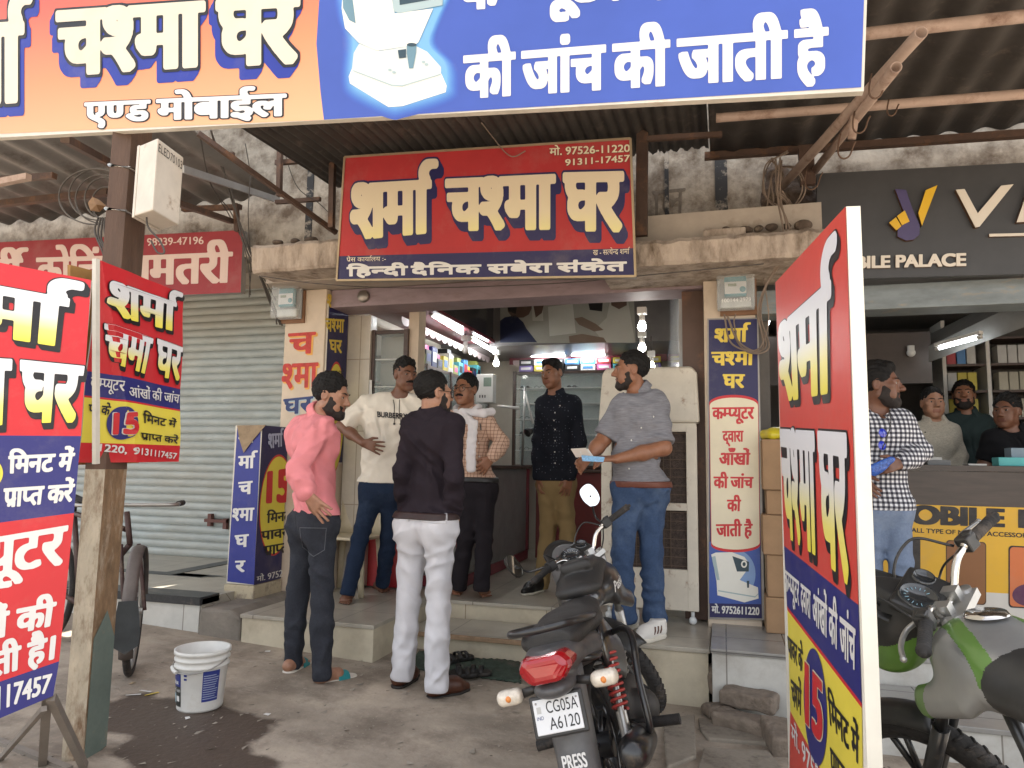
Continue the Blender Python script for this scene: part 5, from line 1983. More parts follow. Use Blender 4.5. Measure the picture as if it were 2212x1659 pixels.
s.text('प/ा~पत करें', [(8, 1055), (163, 1045), (156, 1084), (6, 1098)], I_WHITE, (0.05, 0.035), 2, 64)
s.ell((-42, 1022), 49, 40, I_YEL, 1.6)
s.ell((-46, 1022), 46, 36, I_NAVY, 2)
s.text('~पयूटर', [(-85, 1172), (148, 1133), (137, 1222), (-85, 1253)], I_WHITE, (0.06, 0.03), 2, 64)
s.text('खों की', [(-75, 1336), (123, 1299), (115, 1352), (-75, 1396)], I_WHITE, (0.05, 0.035), 2, 64)
s.text('ती है।', [(-20, 1412), (122, 1371), (117, 1424), (-20, 1466)], I_WHITE, (0.05, 0.035), 2, 64)
s.text('9117457', [(-34, 1490), (113, 1454), (108, 1494), (-34, 1548)], I_WHITE, (0.04, 0.03), 2, 56)
s.build('print', r)
leg = mat('dusty_angle_iron', (0.24, 0.21, 0.18), 0.6, 0.3, var=0.15)
legp = [((100, 1500), (92, 1650), 0.03), ((108, 1510), (182, 1655), 0.026), ((92, 1535), (0, 1640), 0.018)]
for a, b, w_ in legp:
 p_ = P(*a)
 q_ = atg(*b)
 if b[0] > 150:
  q_ = atz(b[0], b[1], gz(-2.2) + 0.02)
 bar(p_ - P.n * 0.02, q_, w_, w_, leg, r, 'leg')
bar(atg(-40, 1590), atg(150, 1665), 0.03, 0.03, leg, r, 'foot_bar')

# --- the bent board on the lamp post
r = root('post_sign', 'creased red, navy and yellow board strapped to the roof post', 'sign', (-2.5, 2.55, 1.26))
P = plane_v((-2.49, 2.3), (-2.515, 2.8))
cr0, cr1 = P(212, 575), P(288, 1000)                     # the crease
cd = unit(cr1 - cr0)
cn = np.cross(cd, P.n)
if cn @ (P(380, 800) - cr0) > 0:
 cn = -cn
def bend(p):
 d = (p - cr0) @ cn
 e = np.clip(d, 0, 1)
 wave = 0.007 * np.sin(p[..., 2] * 15) + 0.004 * np.sin(p[..., 1] * 30 + p[..., 2] * 8)
 return p - P.n * (e * 0.5 + np.minimum(e, 0.02) * 0.8)[..., None] + P.n * (wave * 0.6 + 0.02)[..., None]
tl, tr_, br_, bl_ = (208, 563), (389, 636), (376, 997), (208, 1000)
n_ = 30
def pgrid(q, m, l, s, n=72):
 a = [P(*k) for k in q]
 U, V = np.meshgrid(np.linspace(0, 1, n + 1), np.linspace(0, 1, n + 1))
 G = ((a[3][None, None] * (1 - U[..., None]) + a[2] * U[..., None]) * (1 - V[..., None]) + (a[0] * (1 - U[..., None]) + a[1] * U[..., None]) * V[..., None])
 cells = np.stack([G[:-1, :-1], G[:-1, 1:], G[1:, 1:], G[1:, :-1]], 2).reshape(-1, 4, 3)
 s.put([cells], m, l)
s = Sign(P, bend)
LAYER = 0.004
pgrid([tl, tr_, lerp(tr_, br_, 0.568), lerp(tl, bl_, 0.545)], I_RED, 1, s)
pgrid([lerp(tl, bl_, 0.545), lerp(tr_, br_, 0.568), lerp(tr_, br_, 0.69), lerp(tl, bl_, 0.665)], I_NAVY, 1, s)
pgrid([lerp(tl, bl_, 0.665), lerp(tr_, br_, 0.69), lerp(tr_, br_, 0.7), lerp(tl, bl_, 0.675)], I_RED, 1, s)
pgrid([lerp(tl, bl_, 0.675), lerp(tr_, br_, 0.7), lerp(tr_, br_, 0.905), lerp(tl, bl_, 0.9)], I_YEL, 1, s)
pgrid([lerp(tl, bl_, 0.9), lerp(tr_, br_, 0.905), br_, bl_], I_RED, 1, s)
K = dict(fat=(0.06, 0.03), layer=2.5, R=64, outline=(0.016, I_BLACK), shadow=(0.05, -0.06, I_BLACK))
s.text('शमा^', [(222, 603), (381, 657), (374, 722), (222, 683)], G_WY, **K)
s.text('चमा', [(222, 697), (317, 731), (302, 812), (225, 785)], G_WY, **K)
s.text('घर', [(325, 730), (381, 750), (375, 825), (322, 815)], G_WY, **K)
s.text('क~म~पयूटर', [(213, 814), (260, 823), (260, 846), (213, 838)], I_WHITE, (0.03, 0.02), 2.5, 48)
s.text('आंखों की जांच', [(268, 836), (378, 853), (375, 872), (270, 858)], I_WHITE, (0.03, 0.02), 2.5, 48)
s.text('पा के', [(213, 873), (246, 878), (243, 898), (213, 893)], I_BLACK, (0.04, 0.03), 2.5, 48)
s.text('ि'+'मनट में', [(296, 893), (369, 910), (366, 924), (295, 914)], I_BLACK, (0.04, 0.03), 2.5, 48)
s.text('प/ा~पत करें', [(290, 934), (372, 945), (370, 959), (290, 950)], I_BLACK, (0.04, 0.03), 2.5, 48)
s.ell((263, 914), 23, 36, I_NAVY, 2.5)
s.text('15', [(247, 892), (284, 890), (284, 938), (247, 940)], I_RED, (0.06, 0.04), 3.5, 56, (0.03, I_WHITE))
s.text('11220, 9131117457', [(222, 957), (369, 979), (368, 992), (222, 974)], I_WHITE, (0.03, 0.03), 3, 48)
s.build('print', r)
a = [P(*k) for k in (tl, tr_, br_, bl_)]
LAYER = 0.0018
U, V = np.meshgrid(np.linspace(0, 1, 73), np.linspace(0, 1, 73))
Gp = ((a[3][None, None] * (1 - U[..., None]) + a[2] * U[..., None]) * (1 - V[..., None]) + (a[0] * (1 - U[..., None]) + a[1] * U[..., None]) * V[..., None])
Gp = bend(Gp.reshape(-1, 3)).reshape(73, 73, 3) - P.n * 0.002
MB().grid(Gp).build('sheet_panel', mat('sheet_back_grey', (0.45, 0.42, 0.38), 0.6), r, solid=0.0015)
a, b = P(203, 560) + P.n * 0.01, P(203, 1002) + P.n * 0.01
bar(a, b, 0.02, 0.02, board_back, r, 'frame')
back = plane_v((-2.62, 2.38), (-2.64, 2.86))
slab(mb := MB(), back, [(152, 572), (300, 610), (300, 1000), (152, 1005)], 0.015)
mb.build('rear_board', mat('old_yellow_poster', (0.38, 0.2, 0.06), 0.8, var=0.3, scale=6, col2=(0.4, 0.1, 0.06), amt2=0.4), r)

# --- the tall standing board at the right
r = root('standing_sign', 'tall white-edged red, navy and yellow standing board between the two motorcycles', 'sign', (0.27, 2.4, gz(0.27)))
P = plane_v((0.318, 2.0), (0.2, 2.85))
TLp, TRp = P(1676, 610), P(1828, 446)
BLp, BRp = TLp * 1, TRp * 1
BLp[2] = BRp[2] = 0.1
mb = MB()
mb.prism([TLp, TRp, BRp, BLp], -P.n * 0.035)
mb.build('backing_board', mat('cream_sign_edge', (0.74, 0.71, 0.62), 0.6, var=0.06), r)
s = Sign(P)
def line(l_, r_):
 """a colour boundary running across the board"""
 return P(*l_), P(*r_)
bnds = [(TLp, TRp), line((1694.6, 1179), (1856, 1307)), line((1701, 1309), (1863, 1519)), line((1702, 1318), (1863.5, 1530)), line((1708, 1536), (1868, 1840)), (BLp, BRp)]
for k, m in enumerate((I_RED_ORANGE, I_NAVY, I_RED, I_YEL, I_RED_ORANGE)):
 s.put([np.array([[bnds[k][0], bnds[k + 1][0], bnds[k + 1][1], bnds[k][1]]])[:, ::1]], m, 1)
K = dict(fat=(0.06, 0.025), layer=2, R=90, outline=(0.012, I_BLACK), shadow=(0.045, -0.05, I_BLACK))
s.text('शमा^', [(1681, 708), (1812, 592), (1813, 850), (1690, 872)], G_WY, **K)
s.text('च~शमा', [(1687, 927), (1763, 932), (1770, 1207), (1697, 1160)], G_WY, **K)
s.text('घर', [(1769, 931), (1833, 936), (1840, 1268), (1778, 1212)], G_WY, **K)
H = lambda x: 370 + 0.84 * (x - 665)
B_ = lambda x: 520 + 1.155 * (x - 680)
for w_, a, b in (('क~म~पयूटर', 667, 762), ('दवारा', 772, 837), ('आंखों', 850, 945), ('की', 955, 1012), ('जांच', 1026, 1130)):
 s.text(w_, [Z9(a, H(a)), Z9(b, H(b)), Z9(b, B_(b)), Z9(a, B_(a))], I_WHITE, (0.04, 0.02), 2, 64)
s.text('पावर के', [Z9(684, 800), Z9(786, 905), Z9(784, 1050), Z9(690, 930)], I_BLACK, (0.04, 0.02), 2, 64)
s.text('च~शमें', [Z9(706, 1080), Z9(776, 1155), Z9(775, 1330), Z9(714, 1245)], I_BLACK, (0.04, 0.02), 2, 64)
s.poly([Z9(868 + 76 * math.cos(a), 1265 + 372 * math.sin(a) + 88 * math.cos(a)) for a in np.linspace(0, 2 * PI, 48, endpoint=False)], I_NAVY, 2)
s.text('15', [Z9(803, 960), Z9(922, 1105), Z9(920, 1520), Z9(806, 1375)], I_RED, (0.07, 0.03), 3, 64, (0.03, I_CREAM))
s.text('ि'+'मनट में', [Z9(945, 1190), Z9(1152, 1450), Z9(1152, 1650), Z9(958, 1375)], I_BLACK, (0.045, 0.025), 2, 64)
s.text('प/ा~पत करें', [Z9(962, 1520), Z9(1156, 1790), Z9(1156, 1990), Z9(966, 1700)], I_BLACK, (0.045, 0.025), 2, 64)
s.text('मो. 97526-11220', [Z9(708, 1368), Z9(1150, 2100), Z9(1150, 2260), Z9(712, 1480)], I_WHITE, (0.03, 0.02), 2, 64)
s.build('print', r)

# --- phone shop: fascia and counter front
r = root('fascia_sign', 'charcoal fascia of the phone shop with raised white V, yellow logo and cream lettering', 'shop sign', aty(2000, 600, 4.86))
P = plane_y(4.85)
slab(mb := MB(), P, [(1765, 375), (2330, 345), (2330, 588), (1762, 604)], 0.05)
mb.build('panel', mat('charcoal_composite_panel', (0.055, 0.055, 0.058), 0.45, var=0.1), r)
L_W = mat('cream_acrylic_letter', (0.72, 0.65, 0.55), 0.3, var=0.03)
L_Y = mat('yellow_acrylic', (0.75, 0.45, 0.03), 0.3, var=0.05)
L_P = mat('violet_acrylic', (0.075, 0.06, 0.15), 0.4, var=0.1)
L_S = mat('wood_letter_side', (0.12, 0.06, 0.03), 0.6)
def raised(pts, m, name, Z=Z3, t=0.035):
 q = [P(*Z(*p_)) for p_ in pts]
 mb = MB()
 f = [v + P.n * t for v in q]
 mb.mat(1).prism(q, P.n * (t - 0.004))
 mb.mat(0).prism([v + P.n * (t - 0.0035) for v in q], P.n * 0.004)
 mb.build(name, [m, L_S], r)
raised([(1760, 1243), (1815, 1238), (1900, 1395), (2050, 1217), (2130, 1208), (1912, 1480), (1885, 1485)], L_W, 'letter')
raised([(2150, 1452), (2236, 1205), (2300, 1202), (2214, 1449)], L_W, 'letter')
raised([(1980, 1522), (2400, 1512), (2400, 1530), (1980, 1540)], L_W, 'underline', t=0.02)
raised([(1370, 1236), (1440, 1242), (1480, 1360), (1528, 1470), (1526, 1530), (1490, 1562), (1440, 1568), (1385, 1540), (1388, 1492), (1425, 1462), (1440, 1420)], L_P, 'logo_hook', t=0.03)
raised([(1640, 1215), (1565, 1247), (1517, 1393), (1541, 1475)], L_Y, 'logo_bar', t=0.038)
raised([(1330, 1456), (1374, 1421), (1408, 1478), (1376, 1505)], L_Y, 'logo_bar', t=0.038)
raised([(1380, 1414), (1430, 1376), (1461, 1448), (1412, 1472)], L_Y, 'logo_bar', t=0.038)
s = Sign(P)
for k in range(6):
 s.text('MOBILE PALACE', [(1783, 557), (2085, 548), (2085, 577), (1783, 584)], L_S if k < 5 else L_W, (0.05, 0.045), 2 + 1.6 * k, 64)
s.build('lettering', r)
r = root('shop_counter', 'dark wood phone shop counter with yellow printed front', 'counter', aty(2080, 1339, 5.3))
cx0 = 0.75
mb = MB()
mb.bx((cx0, 5.2, 1.27), (3.3, 5.75, 1.305))
mb.bx((cx0, 5.215, 0.26), (3.3, 5.7, 1.268))
mb.build('cabinet', mat('dark_walnut_laminate', (0.055, 0.04, 0.033), 0.35, var=0.25, scale=4, stretch=(1, 1, 8)), r)
P = plane_y(5.21)
s = Sign(P)
p0, p1 = P(1935, 1085), P(2300, 1116)
zt, zb = 1.05, 0.31
zm = P(2000, 1272)[2]
YY = ink('print_counter_yellow', (0.7, 0.4, 0.03), 0.35)
def zrect(x0, x1, z0, z1, m, l):
 s.put([np.array([[(x0, 5.21, z0), (x1, 5.21, z0), (x1, 5.21, z1), (x0, 5.21, z1)]])], m, l)
zrect(cx0, 3.3, zm, zt, YY, 1)
zrect(cx0, 3.3, zb, zm, ink('print_counter_white', (0.6, 0.57, 0.52)), 1)
s.text('MOBILE', [(1912, 1088), (2170, 1099), (2170, 1140), (1912, 1131)], I_BLACK, (0.075, 0.04), 2, 64)
s.text('PALACE', [(2198, 1100), (2460, 1111), (2460, 1153), (2198, 1141)], I_BLACK, (0.075, 0.04), 2, 64)
s.text('ALL TYPE OF MOBILE ACCESSORIES', [(1968, 1140), (2240, 1153), (2240, 1163), (1968, 1150)], I_BLACK, (0.03, 0.03), 2, 48)
s.text('PREMIUM', [(2062, 1311), (2114, 1315), (2114, 1321), (2062, 1317)], ink('print_tan', (0.4, 0.3, 0.2)), (0.0, 0.0), 2, 48)
s.text('LEATHER CASE', [(2050, 1321), (2136, 1327), (2136, 1334), (2050, 1328)], MATS['print_tan'], (0.0, 0.0), 2, 48)
def phone(x0, y0, x1, y1, m, l=2, rr=8):
 pts = []
 for (cx_, cy_, a0) in ((x1 - rr, y1 - rr, 0), (x0 + rr, y1 - rr, 90), (x0 + rr, y0 + rr, 180), (x1 - rr, y0 + rr, 270)):
  for a in np.linspace(a0, a0 + 90, 6):
   pts.append((cx_ + rr * math.cos(rad(a)), cy_ + rr * math.sin(rad(a)) + (cx_ - x0) * 0.06))
 s.poly(pts, m, l)
phone(1968, 1160, 1988, 1300, I_BLACK)
phone(2043, 1166, 2130, 1302, ink('print_case_dark', (0.07, 0.035, 0.015)))
phone(2045, 1168, 2128, 1300, ink('print_case_brown', (0.24, 0.1, 0.035)), 2.5)
phone(2178, 1178, 2262, 1312, I_BLACK)
phone(2181, 1181, 2260, 1309, ink('print_phone_orange', (0.6, 0.16, 0.05)), 2.5)
s.ell((2222, 1285), 36, 24, ink('print_phone_plum', (0.09, 0.02, 0.07)), 3)
s.build('print', r)

# --- faded writing on the upper wall
r = root('painted_lettering', 'faded dark letters painted on the grimy upper wall beside the red shop sign', 'lettering', aty(1440, 470, 5.098))
s = Sign(plane_y(5.098))
s.text('ाल', [(1408, 413), (1480, 406), (1478, 470), (1408, 475)], mat('faded_black_paint', (0.15, 0.125, 0.1), 0.9, var=0.3, scale=20), (0.02, 0.015), 1, 48)
s.build('brushwork', r)
# ------------------------------------------------------------------ motorcycles
blk_plastic = mat('dusty_black_plastic', (0.022, 0.021, 0.02), 0.42, var=0.3, scale=8, col2=(0.1, 0.085, 0.07), amt2=0.38, scale2=4, sharp=0.45)
grey_plastic = mat('dusty_grey_plastic', (0.12, 0.12, 0.122), 0.45, var=0.2, scale=8, col2=(0.2, 0.175, 0.15), amt2=0.4, scale2=5, sharp=0.4)
rubber = mat('tyre_rubber', (0.022, 0.02, 0.019), 0.85, var=0.3, scale=20, col2=(0.14, 0.11, 0.085), amt2=0.42, scale2=9, sharp=0.3, bump=0.4, bscale=90)
vinyl = mat('dusty_seat_vinyl', (0.028, 0.027, 0.026), 0.5, var=0.25, scale=7, bump=0.35, bscale=320, col2=(0.1, 0.085, 0.072), amt2=0.42, scale2=3, sharp=0.5)
chrome = mat('pitted_chrome', (0.62, 0.6, 0.57), 0.16, 1.0, var=0.1)
alloy = mat('dull_alloy', (0.4, 0.39, 0.37), 0.4, 0.8, var=0.15)
blk_metal = mat('black_enamel_tube', (0.018, 0.018, 0.019), 0.3, 0.1, var=0.2, coat=0.3, col2=(0.08, 0.065, 0.05), amt2=0.3, scale2=9)
red_lens = mat('red_lens', (0.33, 0.003, 0.008), 0.12, var=0.1, coat=0.8)
clear_lens = mat('clear_lens', (0.66, 0.6, 0.5), 0.12, var=0.2, scale=30, coat=0.7)
amber = mat('amber_bulb', (0.7, 0.25, 0.06), 0.3)
mirror_glass = mat('mirror_glass', (0.88, 0.88, 0.88), 0.02, 1.0, var=0)
spring_red = mat('red_spring', (0.42, 0.05, 0.04), 0.5, var=0.2)
plate_white = mat('plate_white', (0.72, 0.73, 0.74), 0.4, var=0.05)
gauge_face = mat('gauge_face', (0.02, 0.022, 0.024), 0.2, coat=0.6)
gauge_mark = mat('gauge_mark', (0.6, 0.62, 0.62), 0.5)
HEADP = np.array((0, 0.84, 0.95))
AXS = np.array((0, -math.sin(0.46), math.cos(0.46)))

def motorcycle(label, O, psi, lean, delta, style, sc=1.0):
 c0, s0, c1, s1 = math.cos(lean), math.sin(lean), math.cos(psi), math.sin(psi)
 O = np.array(O, float)
 def T(p):
  x, y, z = np.array(p, float) * sc
  X, Zz = x * c0 - z * s0, x * s0 + z * c0
  return O + np.array((X * c1 - y * s1, X * s1 + y * c1, Zz))
 def D(v):
  return T(v) - O
 cd, sd = math.cos(delta), math.sin(delta)
 def ST(p):                                    # steered frame: p given from the head, wheel straight
  v = np.array(p, float)
  return HEADP + v * cd + np.cross(AXS, v) * sd + AXS * (AXS @ v) * (1 - cd)
 TS = lambda p: T(ST(p))
 r = root('motorcycle', label, 'motorcycle', O)
 R = np.stack([D((1, 0, 0)), D((0, 1, 0)), D((0, 0, 1))], 1) / sc
 body_m, accent = style['body'], style['accent']
 def m(tf=T):
  b = MB()
  b.T = tf
  return b
 def fld(lo, hi, h=0.008):
  pts = [T((x, y, z)) for x in (lo[0], hi[0]) for y in (lo[1], hi[1]) for z in (lo[2], hi[2])]
  return Field(np.min(pts, 0) - 0.02, np.max(pts, 0) + 0.02, h)
 def fcap(F, a, b, ra, rb=None, k=0.02, flat=None, sub=False, tf=T):
  F.cap(tf(a), tf(b), ra * sc, (rb or ra) * sc, k, (unit(D(flat[0])), flat[1]) if flat else None, sub)
 def fell(F, c, rr, k=0.02, sub=False):
  F.ell(T(c), np.array(rr) * sc, k, R, sub)
 # wheels
 def wheel(c, tf, w_, rt_):
  b = m(tf)
  c = np.array(c, float)
  n = 48
  prof = [(-0.3, -0.75), (0.1, -1.0), (0.55, -0.95), (0.85, -0.62), (1.0, -0.2), (1.0, 0.2), (0.85, 0.62), (0.55, 0.95), (0.1, 1.0), (-0.3, 0.75)]
  Rr = rt_ - 0.055
  vs, fs = [], []
  for i in range(n):
   a = 2 * PI * i / n
   for (u, v) in prof:
    rr = Rr + 0.055 * u
    vs.append(c + np.array((w_ * v, rr * math.cos(a), rr * math.sin(a))))
  K = len(prof)
  for i in range(n):
   for j_ in range(K):
    fs.append((i * K + j_, i * K + (j_ + 1) % K, ((i + 1) % n) * K + (j_ + 1) % K, ((i + 1) % n) * K + j_))
  b.add(vs, fs, True)
  for i in range(0, n):                     # tread blocks
   a = 2 * PI * (i + 0.5) / n
   for sx in (-1, 1):
    p0 = c + np.array((sx * w_ * 0.75, (rt_ - 0.012) * math.cos(a), (rt_ - 0.012) * math.sin(a)))
    p1 = c + np.array((sx * w_ * 0.12, (rt_ + 0.0005) * math.cos(a + 0.05), (rt_ + 0.0005) * math.sin(a + 0.05)))
    b.tube([p0, (p0 + p1) / 2 + (p0 - c) * 0.012, p1], 0.005, 5)
  ty = b.build('wheel', rubber, r)
  b = m(tf)
  b.torus(c, (1, 0, 0), Rr - 0.02, 0.018, 40, 8, 1.6)
  b.cyl(c - (0.055, 0, 0), c + (0.055, 0, 0), 0.05)
  for k in range(5):
   a = 2 * PI * k / 5 + 0.3
   for da in (-0.12, 0.12):
    b.tube([c + np.array((0, 0.04 * math.cos(a), 0.04 * math.sin(a))), c + np.array((0, (Rr - 0.03) * math.cos(a + da), (Rr - 0.03) * math.sin(a + da)))], 0.012, 6)
  b.build('rim', style['rim'], ty)
  return ty
 wheel((0, 0, 0.3), T, 0.045, 0.3)
 FA = (0, 0.41, -0.65)
 wheel(FA, TS, 0.038, 0.3)
 # chassis, engine, swing arm
 b = m()
 b.tube([(0, 0.8, 0.9), (0, 0.62, 0.62), (0, 0.6, 0.28), (0, 0.3, 0.24), (0, 0.18, 0.4)], 0.02, 8)
 for sx in (-1, 1):
  b.tube([(sx * 0.09, 0, 0.3), (sx * 0.09, 0.36, 0.34)], 0.017, 8)
  b.tube([(sx * 0.1, 0.3, 0.62), (sx * 0.11, -0.1, 0.66), (sx * 0.07, -0.38, 0.72)], 0.013, 8)
 b.build('frame', blk_metal, r)
 F = fld((-0.2, 0.15, 0.15), (0.2, 0.75, 0.62))
 F.rbox(T((0, 0.4, 0.33)), (0.24, 0.3, 0.19), 0.04, 0.0, R)
 fcap(F, (0, 0.5, 0.38), (0, 0.62, 0.5), 0.075, 0.07, k=0.02)
 fcap(F, (0.1, 0.34, 0.32), (0.15, 0.34, 0.32), 0.08, k=0.01)
 fcap(F, (-0.1, 0.34, 0.32), (-0.15, 0.34, 0.32), 0.08, k=0.01)
 solid('engine', F, mat('dusty_engine_black', (0.05, 0.046, 0.042), 0.6, 0.4, var=0.3), r)
 b = m()
 for k in range(5):
  z = 0.4 + 0.025 * k
  b.box((0, 0.5 + 0.02 * k, z), (0.19, 0.15, 0.007))
 b.build('cooling_fin', alloy, r)
 # exhaust
 b = m()
 b.tube(bez([(0.06, 0.66, 0.45), (0.1, 0.72, 0.3), (0.14, 0.5, 0.2), (0.15, 0.2, 0.22), (0.155, 0.05, 0.26)], 24), 0.02, 10)
 b.lathe([(0.0001, 0), (0.035, 0.0), (0.058, 0.1), (0.062, 0.42), (0.05, 0.5), (0.035, 0.52), (0.0001, 0.52)], (0.17, 0.12, 0.27), unit((0.06, -1, 0.2)), 20)
 b.build('exhaust', blk_metal, r)
 # seat
 F = fld((-0.16, -0.34, 0.66), (0.16, 0.46, 0.88))
 fcap(F, (0, -0.26, 0.795), (0, 0.05, 0.785), 0.13, 0.135, k=0.03, flat=((0, 0, 1), 2.2))
 fcap(F, (0, 0.05, 0.785), (0, 0.38, 0.8), 0.135, 0.085, k=0.04, flat=((0, 0, 1), 2.0))
 F.ripple(fuzz(0.0012, 5, 60.0), 0.03)
 solid('seat', F, vinyl, r)
 # tail
 F = fld((-0.18, -0.5, 0.5), (0.18, 0.3, 0.86))
 fcap(F, (0, -0.36, 0.74), (0, 0.05, 0.69), 0.1, 0.13, k=0.03, flat=((0, 0, 1), 1.5))
 fcap(F, (0, -0.43, 0.755), (0, -0.3, 0.745), 0.075, 0.1, k=0.03, flat=((0, 0, 1), 1.5))
 F.clip(T((0, 0, 0.79)), D((0, 0, 1)), 0.01)
 fcap(F, (0, -0.43, 0.655), (0, -0.36, 0.66), 0.075, 0.08, k=0.03, flat=((0, 0, 1), 2.2))
 solid('tail_cowl', F, style['tail'], r)
 for sx in (-1, 1):
  F = fld((min(0.02 * sx, 0.19 * sx), 0.0, 0.4), (max(0.02 * sx, 0.19 * sx), 0.42, 0.78))
  fcap(F, (sx * 0.115, 0.1, 0.66), (sx * 0.12, 0.3, 0.56), 0.12, 0.1, k=0.0, flat=((1, 0, 0), 4.0))
  solid('side_panel', F, style['side'], r)
 # grab rail
 b = m()
 pts = bez([(0.115, 0.02, 0.8), (0.135, -0.12, 0.82), (0.14, -0.3, 0.845), (0.105, -0.43, 0.86), (0, -0.465, 0.862), (-0.105, -0.43, 0.86), (-0.14, -0.3, 0.845), (-0.135, -0.12, 0.82), (-0.115, 0.02, 0.8)], 64)
 b.tube(pts, 0.014, 10)
 b.build('grab_rail', blk_metal, r)
 # lamps at the back
 F = fld((-0.14, -0.54, 0.64), (0.14, -0.3, 0.82), 0.005)
 hexa = [(-0.105, 0.735), (-0.075, 0.782), (0.075, 0.782), (0.105, 0.735), (0.06, 0.686), (-0.06, 0.686)]
 b = m()
 ring = lambda y, s_: [(x * s_, y, 0.737 + (z - 0.737) * s_) for (x, z) in hexa]
 rings = [ring(-0.42, 1.0), ring(-0.51, 1.0), ring(-0.535, 0.9), ring(-0.545, 0.66)]
 V = [p_ for rg in rings for p_ in rg]
 V = [(x, y + (abs(x) * 0.35), z) for (x, y, z) in V]
 fs = []
 for i in range(3):
  for k in range(6):
   fs.append((i * 6 + k, i * 6 + (k + 1) % 6, (i + 1) * 6 + (k + 1) % 6, (i + 1) * 6 + k))
 fs.append(tuple(18 + k for k in range(6)))
 b.add(V, fs, False)
 b.build('tail_light', red_lens, r, bevel=0.014)
 # rear fender with plate
 b = m()
 P_ = []
 for t in np.linspace(0, 1, 10):
  y = -0.33 - 0.13 * t
  z = 0.7 - 0.5 * t
  w_ = 0.085 - 0.012 * t
  P_.append([(x * w_, y + 0.05 * abs(x) ** 2.5, z) for x in np.linspace(-1, 1, 9)])
 b.grid(P_)
 o = b.build('rear_fender', style['fender'], r, solid=0.006)
 b = m()
 arc = []
 for a in np.linspace(rad(60), rad(165), 16):
  arc.append([(x * 0.07, 0.345 * math.cos(a) * 1.0, 0.3 + (0.345 - 0.03 * x * x) * math.sin(a)) for x in np.linspace(-1, 1, 7)])
 b.grid(arc)
 b.build('inner_fender', blk_plastic, r, solid=0.004)
 if style.get('plate'):
  pn = unit((0, -1, 0.26))
  pu = np.cross(pn, (1, 0, 0))
  pu = pu if pu[2] > 0 else -pu
  pc = np.array((-0.008, -0.435, 0.565))
  Rp = np.stack([(-1, 0, 0), pn, pu], 1).astype(float)
  b = m()
  b.box(pc, (0.2, 0.014, 0.142), Rp)
  b.box(pc - pn * 0.02 + pu * 0.085, (0.11, 0.03, 0.06), Rp)
  pf = b.build('plate_frame', blk_plastic, r, bevel=0.006)
  b = m()
  b.box(pc + pn * 0.009, (0.172, 0.006, 0.116), Rp)
  npl = b.build('number_plate', plate_white, r, bevel=0.004)
  nW = unit(D(pn))
  s = Sign(Plane(T(pc + pn * 0.0125), nW))
  if s.P.n @ nW < 0:
   s.P.n = -s.P.n
  q = lambda x0, x1, z0, z1: [T(pc + pn * 0.0125 + np.array((x0, 0, 0)) + pu * z1), T(pc + pn * 0.0125 + np.array((x1, 0, 0)) + pu * z1), T(pc + pn * 0.0125 + np.array((x1, 0, 0)) + pu * z0), T(pc + pn * 0.0125 + np.array((x0, 0, 0)) + pu * z0)]
  s.text('CG05A', q(-0.038, 0.078, 0.008, 0.048), I_BLACK, (0.012, 0.012), 0.3, 64)
  s.text('A6120', q(-0.036, 0.076, -0.046, -0.006), I_BLACK, (0.012, 0.012), 0.3, 64)
  s.text('IND', q(-0.078, -0.053, -0.009, 0.003), ink('plate_blue', (0.03, 0.05, 0.2)), (0.01, 0.01), 0.3, 48)
  s.put([np.array([[T(pc + pn * 0.0125 + np.array((x, 0, 0)) + pu * z) for x, z in ((-0.074, 0.012), (-0.058, 0.012), (-0.058, 0.034), (-0.074, 0.034))]])], ink('plate_hologram', (0.5, 0.5, 0.48)), 0.3)
  s.build('plate_print', npl)
  b = m()
  for (x, z) in ((-0.074, 0.046), (0.077, 0.046)):
   b = m()
   b.lathe([(0.0001, 0.003), (0.003, 0.003), (0.004, 0)], pc + pn * 0.012 + np.array((x, 0, 0)) + pu * z, pn, 10)
   b.build('screw', alloy, npl)
  fn = unit((0, -1, -0.25))
  s = Sign(Plane(T((0, -0.44, 0.33)), D((0, -0.97, 0.25))))
  ff = lambda x, t: T((x, -0.335 - 0.13 * t - 0.008, 0.7 - 0.5 * t))
  s.text('PRESS', [ff(-0.045, 0.56), ff(0.045, 0.56), ff(0.045, 0.65), ff(-0.045, 0.65)], I_WHITE, (0.035, 0.02), 0.2, 64)
  s.build('fender_print', o)
 for sx in (-1, 1):
  b = m()
  b.tube([(sx * 0.05, -0.37, 0.655), (sx * 0.14, -0.39, 0.645)], [0.014, 0.017], 10)
  ar = b.build('signal_stalk', blk_plastic, r)
  F = Field(T((sx * 0.18, -0.4, 0.645)) - 0.09, T((sx * 0.18, -0.4, 0.645)) + 0.09, 0.0045)
  F.rbox(T((sx * 0.18, -0.4, 0.645)), (0.096, 0.056, 0.054), 0.024, 0, R)
  F.ripple(fuzz(0.0006, 3, 300.0), 0.02)
  o2 = solid('turn_signal', F, clear_lens, r)
  b = m()
  b.ball((sx * 0.18, -0.424, 0.645), (0.013, 0.011, 0.013), 6)
  b.build('bulb', amber, o2)
